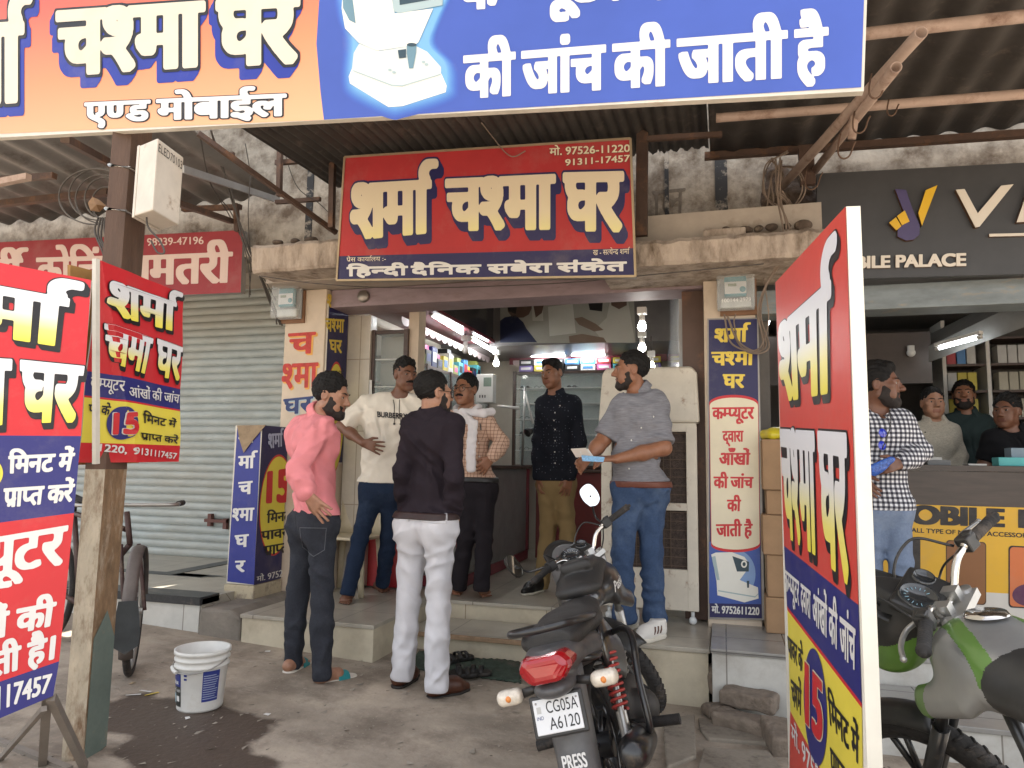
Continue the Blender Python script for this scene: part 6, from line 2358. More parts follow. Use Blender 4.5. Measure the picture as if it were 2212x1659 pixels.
 # shocks
 for sx in (-1, 1):
  a, e = np.array((sx * 0.125, 0.06, 0.64)), np.array((sx * 0.125, -0.04, 0.3))
  d = e - a
  b = m()
  b.cyl(a, a + d * 0.7, 0.014)
  b.cyl(a + d * 0.66, e, 0.022)
  b.torus(e, (1, 0, 0), 0.014, 0.009, 16, 8)
  sh_ = b.build('shock_absorber', alloy, r)
  b = m()
  ax = unit(d)
  u_ = np.array((1.0, 0, 0))
  v_ = np.cross(ax, u_)
  hl_ = [a + d * (0.03 + 0.62 * t) + 0.03 * (math.cos(2 * PI * 9 * t) * u_ + math.sin(2 * PI * 9 * t) * v_) for t in np.linspace(0, 1, 160)]
  b.tube(hl_, 0.0062, 6)
  b.build('spring', style['spring'], sh_)
 # guard loop and footrests
 b = m()
 b.tube(bez([(0.13, 0.2, 0.68), (0.2, 0.12, 0.7), (0.245, 0.02, 0.68), (0.25, -0.12, 0.56), (0.25, -0.17, 0.4), (0.225, -0.12, 0.36), (0.16, -0.02, 0.36)], 48), 0.0135, 10)
 b.build('guard_rail', blk_metal, r)
 for sx in (-1, 1):
  b = m()
  b.tube([(sx * 0.1, 0.22, 0.3), (sx * 0.22, 0.2, 0.29)], 0.014, 8)
  b.tube([(sx * 0.2, 0.2, 0.29), (sx * 0.32, 0.19, 0.285)], 0.022, 10)
  b.build('footrest', rubber, r)
 b = m()
 b.tube([(-0.1, 0.3, 0.26), (-0.3, 0.24, -0.1 + 0.02)], 0.011, 8)
 b.build('side_stand', blk_metal, r)
 # tank
 F = fld((-0.2, 0.28, 0.68), (0.2, 0.9, 1.04), 0.005)
 fcap(F, (0, 0.4, 0.82), (0, 0.7, 0.86), 0.1, 0.135, k=0.03, flat=((0, 0, 1), 1.25))
 for sx in (-1, 1):
  fell(F, (sx * 0.085, 0.64, 0.84), (0.075 * style.get('tankw', 1.0), 0.17, 0.09 * style.get('tankw', 1.0)), 0.05)
  fcap(F, (sx * 0.13, 0.62, 0.78), (sx * 0.16, 0.8, 0.72), 0.05, 0.045, k=0.05, flat=((1, 0, 0), 1.8))
 tank = solid('fuel_tank', F, body_m, r, sel=style.get('tanksel') and (lambda C: style['tanksel']((C - O) @ R)))
 if style.get('cover'):
  F = fld((-0.14, 0.3, 0.8), (0.14, 0.78, 1.03), 0.007)
  fcap(F, (0, 0.4, 0.87), (0, 0.66, 0.935), 0.115, 0.12, k=0.03, flat=((0, 0, 1), 2.4))
  F.rbox(T((0, 0.55, 0.965)), (0.15, 0.2, 0.05), 0.02, 0.02, R)
  F.ripple(fuzz(0.0015, 8, 40.0), 0.03)
  solid('tank_cover', F, vinyl, r)
 else:
  b = m()
  b.lathe([(0.0001, 0.012), (0.05, 0.01), (0.056, 0.0)], (0, 0.68, 0.965), (0, 0, 1), 24)
  b.build('fuel_cap', chrome, r)
 # steering: fork, bars, clocks, cowl
 for sx in (-1, 1):
  b = m(TS)
  b.tube([(sx * 0.085, 0.0, -0.02), np.array(FA) * 0.55 + (sx * 0.085, -0.02, 0)], 0.018, 10)
  b.tube([np.array(FA) * 0.52 + (sx * 0.085, -0.02, 0), np.array(FA) + (sx * 0.075, 0, 0)], 0.025, 10)
  b.build('fork', style.get('fork', alloy), r)
 b = m(TS)
 arc = []
 for a in np.linspace(rad(style.get('arc', (20, 165))[0]), rad(style.get('arc', (20, 165))[1]), 18):
  arc.append([np.array(FA) + (x * 0.062, -0.33 * math.cos(a), (0.335 - 0.035 * x * x) * math.sin(a)) for x in np.linspace(-1, 1, 7)])
 b.grid(arc)
 b.build('front_fender', accent, r, solid=0.004)
 b = m(TS)
 b.tube(bez([(-0.2, -0.015, 0.1), (-0.13, 0.0, 0.085), (-0.075, 0.02, 0.03), (-0.04, 0.02, 0.02), (0.04, 0.02, 0.02), (0.075, 0.02, 0.03), (0.13, 0.0, 0.085), (0.2, -0.015, 0.1)], 48), 0.0115, 10)
 b.tube([(0.18, -0.012, 0.1), (0.25, -0.03, 0.1)], 0.0115, 10)
 b.tube([(-0.18, -0.012, 0.1), (-0.25, -0.03, 0.1)], 0.0115, 10)
 b.build('handlebar', chrome, r)
 b = m(TS)
 b.box((0, 0.0, -0.005), (0.2, 0.06, 0.025))
 for sx in (-1, 1):
  b.box((sx * 0.042, 0.018, 0.025), (0.035, 0.045, 0.04))
  b.cyl((sx * 0.085, 0, -0.02), (sx * 0.085, 0, 0.018), 0.02)
 b.build('top_clamp', alloy, r, bevel=0.004)
 for sx in (-1, 1):
  b = m(TS)
  g0, g1 = np.array((sx * 0.235, -0.027, 0.1)), np.array((sx * 0.36, -0.06, 0.1))
  gd = g1 - g0
  prof = [(0.0001, -0.005), (0.02, -0.004), (0.02, 0.0)]
  L_ = np.linalg.norm(gd)
  for k in range(10):
   h0 = 0.006 + (L_ - 0.02) * k / 10
   prof += [(0.0168, h0), (0.0178, h0 + 0.003), (0.0178, h0 + 0.008), (0.0168, h0 + 0.0105)]
  prof += [(0.0195, L_ - 0.006), (0.019, L_), (0.009, L_ + 0.004), (0.009, L_ + 0.016), (0.0001, L_ + 0.016)]
  b.lathe(prof, g0, gd, 16)
  b.build('grip', rubber, r)
  b = m(TS)
  b.box(g0 - gd * 0.18 + (0, 0.005, 0), (0.05, 0.045, 0.05), rotm((0, 0, 1), -sx * 0.25))
  b.box(g0 - gd * 0.1 + (0, 0.0, 0.025), (0.03, 0.03, 0.012))
  b.build('switch_box', blk_plastic, r, bevel=0.006)
  b = m(TS)
  b.tube(bez([g0 - gd * 0.2 + (0, 0.03, -0.005), g0 + gd * 0.1 + (0, 0.06, -0.01), g0 + gd * 0.6 + (0, 0.07, -0.012), g1 + (sx * 0.012, 0.055, -0.012)], 20), [0.009] + [0.0075] * 17 + [0.007, 0.0085] if False else 0.0075, 8)
  b.ball(g1 + (sx * 0.012, 0.055, -0.012), 0.009, 6)
  b.build('lever', style['lever'], r)
 for k, mp in enumerate(style['mirrors']):
  root_p, mid, c, nrm = mp                      # in the steered frame
  b = m(TS)
  b.tube(bez([root_p, mid, c], 20), 0.006, 8)
  st_ = b.build('mirror_stalk', blk_metal, r)
  n_ = unit(nrm)
  u_ = unit(np.cross((0, 0, 1), n_))
  v_ = np.cross(n_, u_)
  out = [(-0.062, -0.005), (-0.05, -0.03), (-0.01, -0.042), (0.04, -0.035), (0.062, -0.01), (0.064, 0.014), (0.045, 0.036), (0.0, 0.042), (-0.045, 0.03)]
  if style.get('tall'):
   out = [(-0.036, -0.05), (0.0, -0.064), (0.035, -0.045), (0.048, 0.0), (0.04, 0.05), (0.01, 0.066), (-0.035, 0.052), (-0.048, 0.0)]
  oo = [np.array(q_) for q_ in bez([np.array(q_) for q_ in out + [out[0]]], 40)][:-1]
  b = m(TS)
  lip = [np.array(c) + u_ * q_[0] + v_ * q_[1] for q_ in oo]
  lip2 = [p_ - n_ * 0.012 for p_ in lip]
  bk = [np.array(c) + u_ * q_[0] * 0.55 + v_ * q_[1] * 0.55 - n_ * 0.03 for q_ in oo]
  N_ = len(oo)
  b.add(lip + lip2 + bk, [(i, (i + 1) % N_, N_ + (i + 1) % N_, N_ + i) for i in range(N_)] + [(N_ + i, N_ + (i + 1) % N_, 2 * N_ + (i + 1) % N_, 2 * N_ + i) for i in range(N_)] + [tuple(2 * N_ + i for i in range(N_))], True)
  b.build('mirror_shell', blk_plastic, st_)
  b = m(TS)
  b.add([np.array(c) + u_ * q_[0] * 0.96 + v_ * q_[1] * 0.96 - n_ * 0.001 for q_ in oo], [tuple(range(N_))])
  b.build('mirror_glass', mirror_glass, st_)
 # clocks and headlamp cowl
 RS = np.stack([TS((1, 0, 0)) - TS((0, 0, 0)), TS((0, 1, 0)) - TS((0, 0, 0)), TS((0, 0, 1)) - TS((0, 0, 0))], 1)
 cc = TS((0, 0.14, 0.03))
 F = Field(cc - 0.26, cc + 0.26, 0.007)
 F.ell(TS((0, 0.2, -0.02)), (0.118, 0.1, 0.115), 0, RS)
 F.cap(TS((0, 0.11, 0.02)), TS((0, 0.22, 0.08)), 0.075, 0.05, 0.05)
 F.ell(TS((0, 0.24, -0.09)), (0.11, 0.1, 0.09), 0.04, RS)
 F.clip(TS((0, 0.075, 0.02)), -(RS @ np.array((0, 0.9, -0.44))), 0.01)
 F.clip(TS((0, 0.12, 0.08)), RS @ np.array((0, -0.5, 0.87)), 0.01)
 solid('headlamp_cowl', F, style['cowl'], r, sel=(lambda C: ((C - TS((0, 0, 0))) @ RS[:, 2] < -0.035).astype(int)) if isinstance(style['cowl'], list) else None)
 b = m(TS)
 pts = []
 for x in np.linspace(-1, 1, 13):
  w_ = math.sqrt(max(0, 1 - x * x * 0.9))
  pts.append([(x * 0.12, 0.15 + 0.03 * t, 0.045 + 0.13 * t * (0.55 + 0.45 * w_)) if t < 0.01 else (x * (0.12 - 0.03 * t), 0.15 + 0.1 * t + 0.03 * w_, 0.045 + 0.12 * t * (0.5 + 0.5 * w_)) for t in np.linspace(0, 1, 5)])
 b.grid(pts)
 b.build('visor', blk_plastic, r, solid=0.006)
 kx = unit((0, -0.62, 0.78))
 ipc = np.array((0, 0.085, 0.055))
 b = m(TS)
 Ri = np.stack([(1, 0, 0), np.cross(kx, (1, 0, 0)), kx], 1).astype(float)
 b.box(ipc, (0.2, 0.13, 0.035), Ri)
 ip = b.build('instrument_panel', blk_plastic, r, bevel=0.012)
 b = m(TS)
 b.lathe([(0.0001, 0.0), (0.05, 0.0), (0.05, 0.006), (0.056, 0.006), (0.056, -0.01)], ipc + kx * 0.02 + np.array((-0.035, 0, 0)), kx, 28)
 b.lathe([(0.0001, 0.0), (0.028, 0.0), (0.028, 0.006), (0.033, 0.006), (0.033, -0.01)], ipc + kx * 0.02 + np.array((0.06, 0.01, 0.01)), kx, 24)
 b.build('gauge', gauge_face, ip)
 b = m(TS)
 gu, gv = np.array((1.0, 0, 0)), np.cross(kx, (1, 0, 0))
 for k in range(13):
  a = rad(210 - 20 * k)
  for c_, rr in ((ipc + kx * 0.0215 + np.array((-0.035, 0, 0)), 0.04),):
   p0 = c_ + (gu * math.cos(a) + gv * math.sin(a)) * rr
   p1 = c_ + (gu * math.cos(a) + gv * math.sin(a)) * (rr - (0.011 if k % 2 == 0 else 0.006))
   b.tube([p0, p1], 0.0011, 4)
 b.build('gauge_marks', style.get('marks', gauge_mark), ip)
 # cables
 b = m(TS)
 b.tube(bez([(0.2, 0.02, 0.1), (0.16, 0.12, 0.16), (0.06, 0.18, 0.06), (0.03, 0.1, -0.2)], 24), 0.0045, 6)
 b.tube(bez([(-0.2, 0.02, 0.1), (-0.14, 0.13, 0.15), (-0.06, 0.18, 0.05), (-0.03, 0.1, -0.2)], 24), 0.0045, 6)
 b.tube(bez([(0.19, 0.0, 0.09), (0.2, 0.1, 0.02), (0.1, 0.12, -0.08), (0.04, 0.0, -0.2)], 24), 0.004, 6)
 b.build('cable', blk_metal, r)
 return r, T, TS, tank, D

tail_m = mat('dusty_tail_grey', (0.075, 0.075, 0.078), 0.4, var=0.25, scale=6, col2=(0.19, 0.165, 0.14), amt2=0.45, scale2=3, sharp=0.5)
tank_black = mat('black_tank_paint', (0.014, 0.013, 0.014), 0.28, var=0.1, coat=0.6, col2=(0.09, 0.075, 0.06), amt2=0.3, scale2=4, sharp=0.5)
M1, T1, TS1, tank1, D1 = motorcycle('dark commuter motorcycle with red tail light seen from behind, leaning on its side stand', (-0.39, 2.838, -0.062), 0.019, 0.285, 0.79,
 dict(body=[tank_black], accent=blk_plastic, tail=tail_m, side=tank_black, fender=grey_plastic, rim=blk_metal, plate=True, spring=spring_red, cover=True, lever=blk_plastic, cowl=grey_plastic,
   mirrors=[((0.2, 0.0, 0.11), (0.225, 0.06, 0.16), (0.225, -0.02, 0.27), (-0.35, -0.92, 0.1)), ((-0.22, 0.0, 0.11), (-0.3, 0.06, 0.14), (-0.36, 0.03, 0.21), (0.5, -0.9, 0.1))], tall=True), 0.94)
nW = unit(D1((0.9, -0.55, 0.3)))
s = Sign(Plane(T1((0.17, 0.6, 0.85)), nW))
s.warp = conform(tank1, nW, 0.002)
q3 = lambda y, z: T1((0.2, y, z))
s.text('Passion', [q3(0.5, 0.865), q3(0.7, 0.885), q3(0.7, 0.84), q3(0.5, 0.815)], I_WHITE, (0.03, 0.03), 0, 64)
s.build('tank_print', tank1)

silver = mat('scuffed_silver_paint', (0.36, 0.36, 0.355), 0.3, 0.6, var=0.12, scale=4, col2=(0.24, 0.22, 0.2), amt2=0.36, scale2=4, sharp=0.4)
green = mat('green_paint', (0.1, 0.2, 0.04), 0.35, 0.1, var=0.1, coat=0.4)
def tsel(C):
 x, y, z = C[:, 0], C[:, 1], C[:, 2]
 band = (np.abs(np.abs(x) - 0.075 - 0.15 * (0.75 - y)) < 0.022) & (z > 0.84)
 front = y > 0.76
 pad = (y < 0.5)
 return np.where(pad, 2, np.where(band | front, 1, 0))
M2, T2, TS2, tank2, D2 = motorcycle('silver and green motorcycle with chrome handlebar, cropped by the right edge', (0.95, 1.64, -0.07), 0.16, 0.17, 0.85,
 dict(body=[silver, green, blk_plastic], tanksel=tsel, accent=blk_plastic, fork=blk_metal, tankw=0.86, tail=silver, side=green, fender=blk_plastic, rim=blk_metal, spring=blk_metal, lever=alloy, arc=(62, 128), cowl=[blk_plastic, mat('green_cowl_paint', (0.1, 0.22, 0.03), 0.35, coat=0.3)], marks=mat('blue_gauge_mark', (0.3, 0.5, 0.6), 0.4), mirrors=[]))
# ------------------------------------------------------------------ post, meters, wires and the things standing about
A_, B2, C2 = atg(132, 1646), atg(178, 1642), atg(229, 1613)
D2_ = A_ + C2 - B2
r = root('roof_post', 'rusty square steel post with peeling cream paint below and brown above holding the banner', 'post', (A_ + C2) / 2)
post_lo = mat('rusty_cream_post', (0.52, 0.45, 0.34), 0.8, var=0.2, scale=9, bump=0.6, bscale=60, col2=(0.17, 0.09, 0.04), amt2=0.56, scale2=5.5, sharp=0.18, stretch=(1.8, 1.8, 0.6))
post_ru = mat('rusty_brown_post', (0.24, 0.15, 0.08), 0.85, var=0.35, scale=14, bump=0.8, bscale=80, col2=(0.47, 0.39, 0.29), amt2=0.5, scale2=6, sharp=0.2, stretch=(1.8, 1.8, 0.6))
post_hi = mat('dark_brown_post', (0.1, 0.058, 0.038), 0.65, var=0.25, scale=7, bump=0.3, stretch=(2, 2, 0.4))
up = np.array((0, 0, 1.0))
mb = MB()
pts = [A_, B2, C2, D2_]
cen = sum(pts) / 4
zz = lambda p, z: np.array((p[0], p[1], z))
for i in range(4):
 a, b = pts[i], pts[(i + 1) % 4]
 mb.mat(0 if i == 0 else 1).add([zz(a, -0.15), zz(b, -0.15), zz(b, 1.22), zz(a, 1.22)], [(0, 1, 2, 3)])
 mb.mat(2).add([zz(a, 1.22), zz(b, 1.22), zz(b, 3.3), zz(a, 3.3)], [(0, 1, 2, 3)])
mb.build('shaft', [post_lo, post_ru, post_hi], r)
n_ = unit(np.cross(C2 - B2, up))
if n_ @ (CAM - B2) < 0:
 n_ = -n_
mb = MB()
w0 = lambda t, z: zz(B2 + (C2 - B2) * t, z) + n_ * 0.003
mb.prism([w0(0.04, 0.02), w0(0.97, 0.05), w0(0.96, 0.5), w0(0.55, 0.62), w0(0.05, 0.52)], n_ * 0.002)
mb.build('green_patch', mat('grey_green_paint', (0.13, 0.165, 0.14), 0.7, var=0.2, col2=(0.28, 0.22, 0.15), amt2=0.35, scale2=7), r)
for z in (2.56, 2.36):
 mb = MB()
 k_ = [cen + (zz(p, z) - zz(cen, z)) * 1.03 + (0, 0, z - cen[2]) for p in pts]
 mb.tube(k_, 0.008, 8, closed=True)
 mb.build('strap', chrome, r)
# the white junction box on the post
c0 = aty(340, 307, 2.33)
cR = aty(397, 340, 2.52)
cL = aty(303, 302, 2.37)
z0, z1 = 2.3, 2.615
r2 = root('junction_box', 'white electrical box with handwritten code strapped to the brown roof post', 'electrical box', zz(c0, z0))
mb = MB()
q_ = [zz(cL, 0), zz(c0, 0), zz(cR, 0), zz(cL + cR - c0, 0)]
mb.prism([zz(p, z1) for p in q_], (0, 0, z0 - z1))
boxw = mat('dusty_white_enamel', (0.6, 0.55, 0.47), 0.5, var=0.1, col2=(0.3, 0.22, 0.15), amt2=0.3, scale2=7)
mb.build('case', boxw, r2, bevel=0.006)
mb = MB()
cq = sum(q_) / 4
lid = [cq + (p - cq) * 1.05 for p in q_]
dl = unit(q_[0] - q_[1])
mb.prism([zz(q_[0] + dl * 0.002, z1 + 0.004), zz(q_[0] + dl * 0.022, z1 + 0.004), zz(q_[3] + dl * 0.022, z1 + 0.004), zz(q_[3] + dl * 0.002, z1 + 0.004)], (0, 0, z0 - z1 - 0.008))
mb.build('lid', boxw, r2, bevel=0.004)
s = Sign(plane_v(c0, cR))
n0 = s.P.n
f3 = lambda t, z: zz(c0 + (cR - c0) * t, z)
s.text('ELED70103', [f3(0.05, z1 - 0.02), f3(0.95, z1 - 0.025), f3(0.95, z1 - 0.062), f3(0.05, z1 - 0.055)], I_BLACK, (0.0, 0.0), 0.6, 48)
s.build('marker_writing', r2)
# electricity meters
clear = mat('scratched_clear_plastic', (0.75, 0.78, 0.78), 0.12, var=0, alpha=0.28)
wood = mat('brown_meter_board', (0.2, 0.1, 0.05), 0.7, var=0.2)
teal_p = mat('teal_meter_plastic', (0.05, 0.25, 0.3), 0.4)
white_p = mat('white_meter_plastic', (0.62, 0.64, 0.64), 0.4)
lcd = mat('meter_display', (0.2, 0.25, 0.17), 0.3)
def meter(x0, y0, x1, y1, Y, label, note=None):
 P = plane_y(Y)
 a, b = P(x0, y1), P(x1, y0)
 X0, Z0, X1, Z1 = a[0], a[2], b[0], b[2]
 w_, h_ = X1 - X0, Z1 - Z0
 r = root('electricity_meter', label, 'meter', ((X0 + X1) / 2, Y, Z0), 'electricity meters on the pillars')
 MB().bx((X0 + 0.02, Y - 0.02, Z0 - 0.025), (X1 + 0.012, Y - 0.001, Z1 - 0.05)).build('board', wood, r)
 MB().bx((X0 + 0.004, Y - 0.035, Z0 + 0.005), (X1 - 0.004, Y - 0.021, Z1 - 0.01)).build('back_tray', mat('grey_meter_tray', (0.33, 0.34, 0.34), 0.5), r, bevel=0.004)
 m = MB()
 m.bx((X0 + 0.2 * w_, Y - 0.085, Z0 + 0.34 * h_), (X1 - 0.22 * w_, Y - 0.036, Z0 + 0.86 * h_))
 mt = m.build('meter_body', teal_p, r, bevel=0.01)
 MB().bx((X0 + 0.21 * w_, Y - 0.092, Z0 + 0.4 * h_), (X1 - 0.23 * w_, Y - 0.086, Z0 + 0.7 * h_)).build('face_plate', white_p, mt, bevel=0.002)
 MB().bx((X0 + 0.3 * w_, Y - 0.095, Z0 + 0.58 * h_), (X0 + 0.52 * w_, Y - 0.0925, Z0 + 0.65 * h_)).build('display', lcd, mt)
 MB().lathe([(0.0001, 0.004), (0.018, 0.004), (0.02, 0)], (X0 + 0.68 * w_, Y - 0.0922, Z0 + 0.5 * h_), (0, -1, 0), 16).build('button', teal_p, mt)
 m = MB()
 m.bx((X0 + 0.1 * w_, Y - 0.07, Z0 + 0.05 * h_), (X1 - 0.1 * w_, Y - 0.036, Z0 + 0.28 * h_))
 m.build('terminal_cover', mat('clouded_plastic', (0.5, 0.52, 0.5), 0.3, var=0.2), r, bevel=0.008)
 m = MB()
 m.bx((X0, Y - 0.13, Z0), (X1, Y - 0.0345, Z1))
 m.build('clear_cover', clear, r, bevel=0.02)
 if note:
  s = Sign(plane_y(Y - 0.1305))
  q = lambda u, v: (X0 + u * w_, Y - 0.1305, Z0 + v * h_)
  s.text(note, [q(0.14, 0.24), q(0.88, 0.25), q(0.88, 0.16), q(0.14, 0.15)], I_WHITE, (0, 0), 0.5, 40)
  s.build('marker_writing', r)
 return r
meter(602, 615, 660, 694, 4.95, 'clear boxed electricity meter on the left pillar above the red painted letters')
meter(1549, 588, 1629, 676, 4.9, 'clear boxed electricity meter with white handwriting on the right pillar', '100144 2979')
# cables
cable = mat('grey_cable', (0.07, 0.06, 0.052), 0.7, var=0.2)
cable_l = mat('dusty_tan_cable', (0.2, 0.15, 0.115), 0.7, var=0.2)
def wire(label, pts, rr, m, loc=None, twist=0.0, n=3, group='cables hanging on the front'):
 P = [aty(*p) for p in pts]
 b = MB()
 for k in range(n):
  rk = np.random.default_rng(len(pts) * 7 + k + int(pts[0][0]))
  q = np.array(P) + (rk.normal(0, 0.012 if n > 1 else 0.0, (len(P), 3)) if n > 1 else 0)
  b.tube(bez(q, 8 * len(P)), rr, 6)
 o = b.build('cable', m, None, loc=P[-1], label=label, cat='cable', group=group)
 return o
wire('bundle of dark cables running down from the awning to the left meter', [(455, 285, 4.0), (478, 345, 4.3), (500, 420, 4.5), (530, 520, 4.6), (560, 600, 4.75), (590, 660, 4.88), (606, 700, 4.93)], 0.007, cable)
wire('thin dark cable looping beside the left bundle', [(530, 310, 4.4), (540, 380, 4.5), (536, 470, 4.5), (545, 560, 4.7), (575, 610, 4.85), (596, 650, 4.9)], 0.004, cable, n=1)
wire('tan cables dangling down beside the right meter', [(1688, 345, 4.6), (1684, 420, 4.6), (1700, 500, 4.55), (1690, 560, 4.6), (1652, 620, 4.7), (1640, 680, 4.8), (1652, 745, 4.82), (1625, 760, 4.8), (1590, 735, 4.8), (1570, 682, 4.82)], 0.006, cable_l)
wire('tan cable loop hanging low over the navy pillar board', [(1650, 600, 4.7), (1660, 690, 4.75), (1640, 752, 4.78), (1600, 748, 4.8), (1586, 700, 4.82), (1589, 678, 4.83)], 0.0045, cable_l, n=1)
wire('tangled twigs of cable in the broken plaster above the ledge', [(1668, 345, 4.9), (1690, 380, 4.85), (1676, 410, 4.85), (1705, 440, 4.85), (1690, 470, 4.85), (1712, 505, 4.7), (1735, 530, 4.6), (1720, 550, 4.6)], 0.007, cable_l)
wire('thin cable sagging across the top of the red shop sign', [(1040, 265, 4.0), (1075, 310, 4.2), (1095, 332, 4.25), (1112, 338, 4.25), (1135, 326, 4.25)], 0.004, cable_l, n=1)
wire('black lead hanging from the junction box', [(316, 455, 2.4), (320, 490, 2.4), (345, 520, 2.42), (355, 545, 2.42), (340, 545, 2.42), (326, 520, 2.42)], 0.004, cable, n=1)
wire('loose grey cable sagging from the awning to the ledge left of the red sign', [(606, 300, 4.5), (640, 400, 4.6), (690, 440, 4.7), (720, 470, 4.6)], 0.0035, cable, n=1)
wire('dark cable drooping between the awning brace and the shutter sign', [(430, 300, 3.8), (455, 400, 4.3), (500, 470, 4.7), (532, 560, 4.75), (540, 640, 4.9)], 0.0045, cable, n=2)
wire('tan loops of spare cable hooked over the pale bracket pipe', [(1700, 330, 4.7), (1660, 360, 4.75), (1655, 420, 4.8), (1700, 450, 4.8), (1735, 410, 4.75), (1712, 360, 4.7), (1672, 372, 4.75), (1668, 440, 4.8)], 0.005, cable_l, n=2)
wire('thin dark cable strung along the ledge under the red shop sign', [(560, 596, 4.4), (700, 614, 4.4), (900, 622, 4.5), (1200, 612, 4.5), (1420, 592, 4.4), (1650, 570, 4.4)], 0.0035, cable, n=1)
cb = root('cable_coil', 'coil of dark cable hung behind the roof post with a dry leaf in it', 'cable coil', aty(215, 430, 2.75))
for k, (cx_, cy_, rx, ry) in enumerate(((205, 425, 78, 60), (215, 420, 66, 56), (218, 430, 55, 52), (225, 428, 42, 44), (228, 440, 30, 36))):
 b = MB()
 b.tube([aty(cx_ + rx * math.cos(a), cy_ + ry * math.sin(a), 2.75 + 0.02 * k) for a in np.linspace(0, 2 * PI, 40, endpoint=False)], 0.0042, 6, closed=True)
 b.build('loop', cable, cb)
for k in range(6):
 b = MB()
 b.tube(bez([aty(212 + 5 * k, 470, 2.75), aty(205 + 7 * k, 500 + 8 * (k % 3), 2.74), aty(222 + 6 * k, 545, 2.72), aty(236 + 3 * k, 590, 2.7)], 20), 0.005, 6)
 b.build('strand', cable, cb)
b = MB()
b.add([aty(x, y, 2.7) for x, y in ((190, 438), (200, 425), (215, 432), (230, 445), (215, 458), (195, 455))] + [aty(208, 442, 2.66)], [(0, 1, 6), (1, 2, 6), (2, 3, 6), (3, 4, 6), (4, 5, 6), (5, 0, 6)])
b.build('dry_leaf', mat('dry_leaf', (0.2, 0.11, 0.05), 0.8), cb)

# bucket
bc = atg(397, 1541)
bc[1] += 0.11
r = root('paint_bucket', 'white plastic paint bucket with blue labels standing on the wet ground', 'bucket', bc)
bw = mat('white_bucket_plastic', (0.66, 0.65, 0.61), 0.4, var=0.1, col2=(0.36, 0.3, 0.23), amt2=0.32, scale2=6, sharp=0.4)
H_ = 0.285
mb = MB()
mb.lathe([(0.0001, 0.005), (0.105, 0.0), (0.108, 0.01), (0.122, H_ - 0.085), (0.124, H_ - 0.083), (0.13, H_ - 0.08), (0.13, H_ - 0.072), (0.124, H_ - 0.068), (0.125, H_ - 0.05), (0.131, H_ - 0.047), (0.131, H_ - 0.04), (0.126, H_ - 0.036), (0.127, H_ - 0.02), (0.134, H_ - 0.018), (0.134, H_), (0.124, H_), (0.118, H_ - 0.08), (0.1, 0.012), (0.0001, 0.012)], bc, n=48)
bk = mb.build('pail', bw, r)
mb = MB()
a_ = np.linspace(rad(172), rad(368), 40)
tilt_ = 0.35
mb.tube([bc + np.array((0.136 * math.cos(x), 0.136 * math.sin(x) * math.cos(tilt_) - 0.004, H_ - 0.062 + 0.136 * math.sin(x) * math.sin(tilt_) * 1.0 + 0.012)) for x in a_], 0.003, 6)
mb.build('bail_handle', alloy, r)
mb = MB()
mb.tube([bc + np.array((0.138 * math.cos(x), 0.138 * math.sin(x) * math.cos(tilt_) - 0.004, H_ - 0.062 + 0.138 * math.sin(x) * math.sin(tilt_) + 0.012)) for x in np.linspace(rad(222), rad(252), 8)], 0.009, 10)
mb.build('hand_grip', bw, r)
def cylp(t0, t1, h0, h1, m, lift, name_s, n=14):
 T_ = np.linspace(rad(t0), rad(t1), n)
 rr = lambda h: 0.108 + (0.122 - 0.108) * (h - 0.01) / (H_ - 0.095) + lift
 P_ = [[bc + np.array((rr(h) * math.cos(t), rr(h) * math.sin(t), h)) for t in T_] for h in (h0, h1)]
 name_s.append((np.array(P_), m))
lab = []
LBL = mat('label_navy', (0.02, 0.035, 0.2), 0.35)
LBR = mat('label_dark_photo', (0.03, 0.032, 0.028), 0.35, var=0.5, scale=30)
cylp(215, 258, 0.12, 0.185, LBL, 0.0012, lab)
cylp(215, 258, 0.025, 0.12, LBR, 0.0012, lab)
cylp(312, 352, 0.05, 0.195, LBL, 0.0012, lab)
for k in range(11):
 cylp(314, 350 - (k * 7) % 9, 0.062 + 0.011 * k, 0.0655 + 0.011 * k, ink('label_fine_print', (0.35, 0.4, 0.5)), 0.002, lab, 8)
cylp(240, 253, 0.05, 0.075, I_WHITE, 0.002, lab, 6)
cylp(222, 236, 0.04, 0.085, ink('label_cup_blue', (0.35, 0.5, 0.55)), 0.002, lab, 6)
cylp(268, 276, 0.155, 0.165, LBL, 0.0012, lab, 4)
cylp(268, 276, 0.172, 0.182, LBL, 0.0012, lab, 4)
mb = MB()
ms = []
for P_, m_ in lab:
 if m_ not in ms:
  ms.append(m_)
 mb.mat(ms.index(m_)).grid(P_)
mb.build('label', ms, bk)
ct, st_ = math.cos(rad(236)), math.sin(rad(236))
nB = np.array((ct, st_, 0.0))
tB = np.array((-st_, ct, 0.0))
s = Sign(Plane(bc + nB * 0.13, nB))
s.warp = conform(bk, nB, 0.0026)
qb = lambda x, z: bc + nB * 0.13 + tB * x + np.array((0, 0, z))
s.text('Dulux', [qb(-0.03, 0.152), qb(0.03, 0.152), qb(0.03, 0.13), qb(-0.03, 0.13)], I_WHITE, (0.03, 0.03), 0, 40)
s.text('Velvet Touch', [qb(-0.042, 0.112), qb(0.04, 0.112), qb(0.04, 0.095), qb(-0.042, 0.095)], I_WHITE, (0, 0), 0, 40)
s.build('label_print', bk)
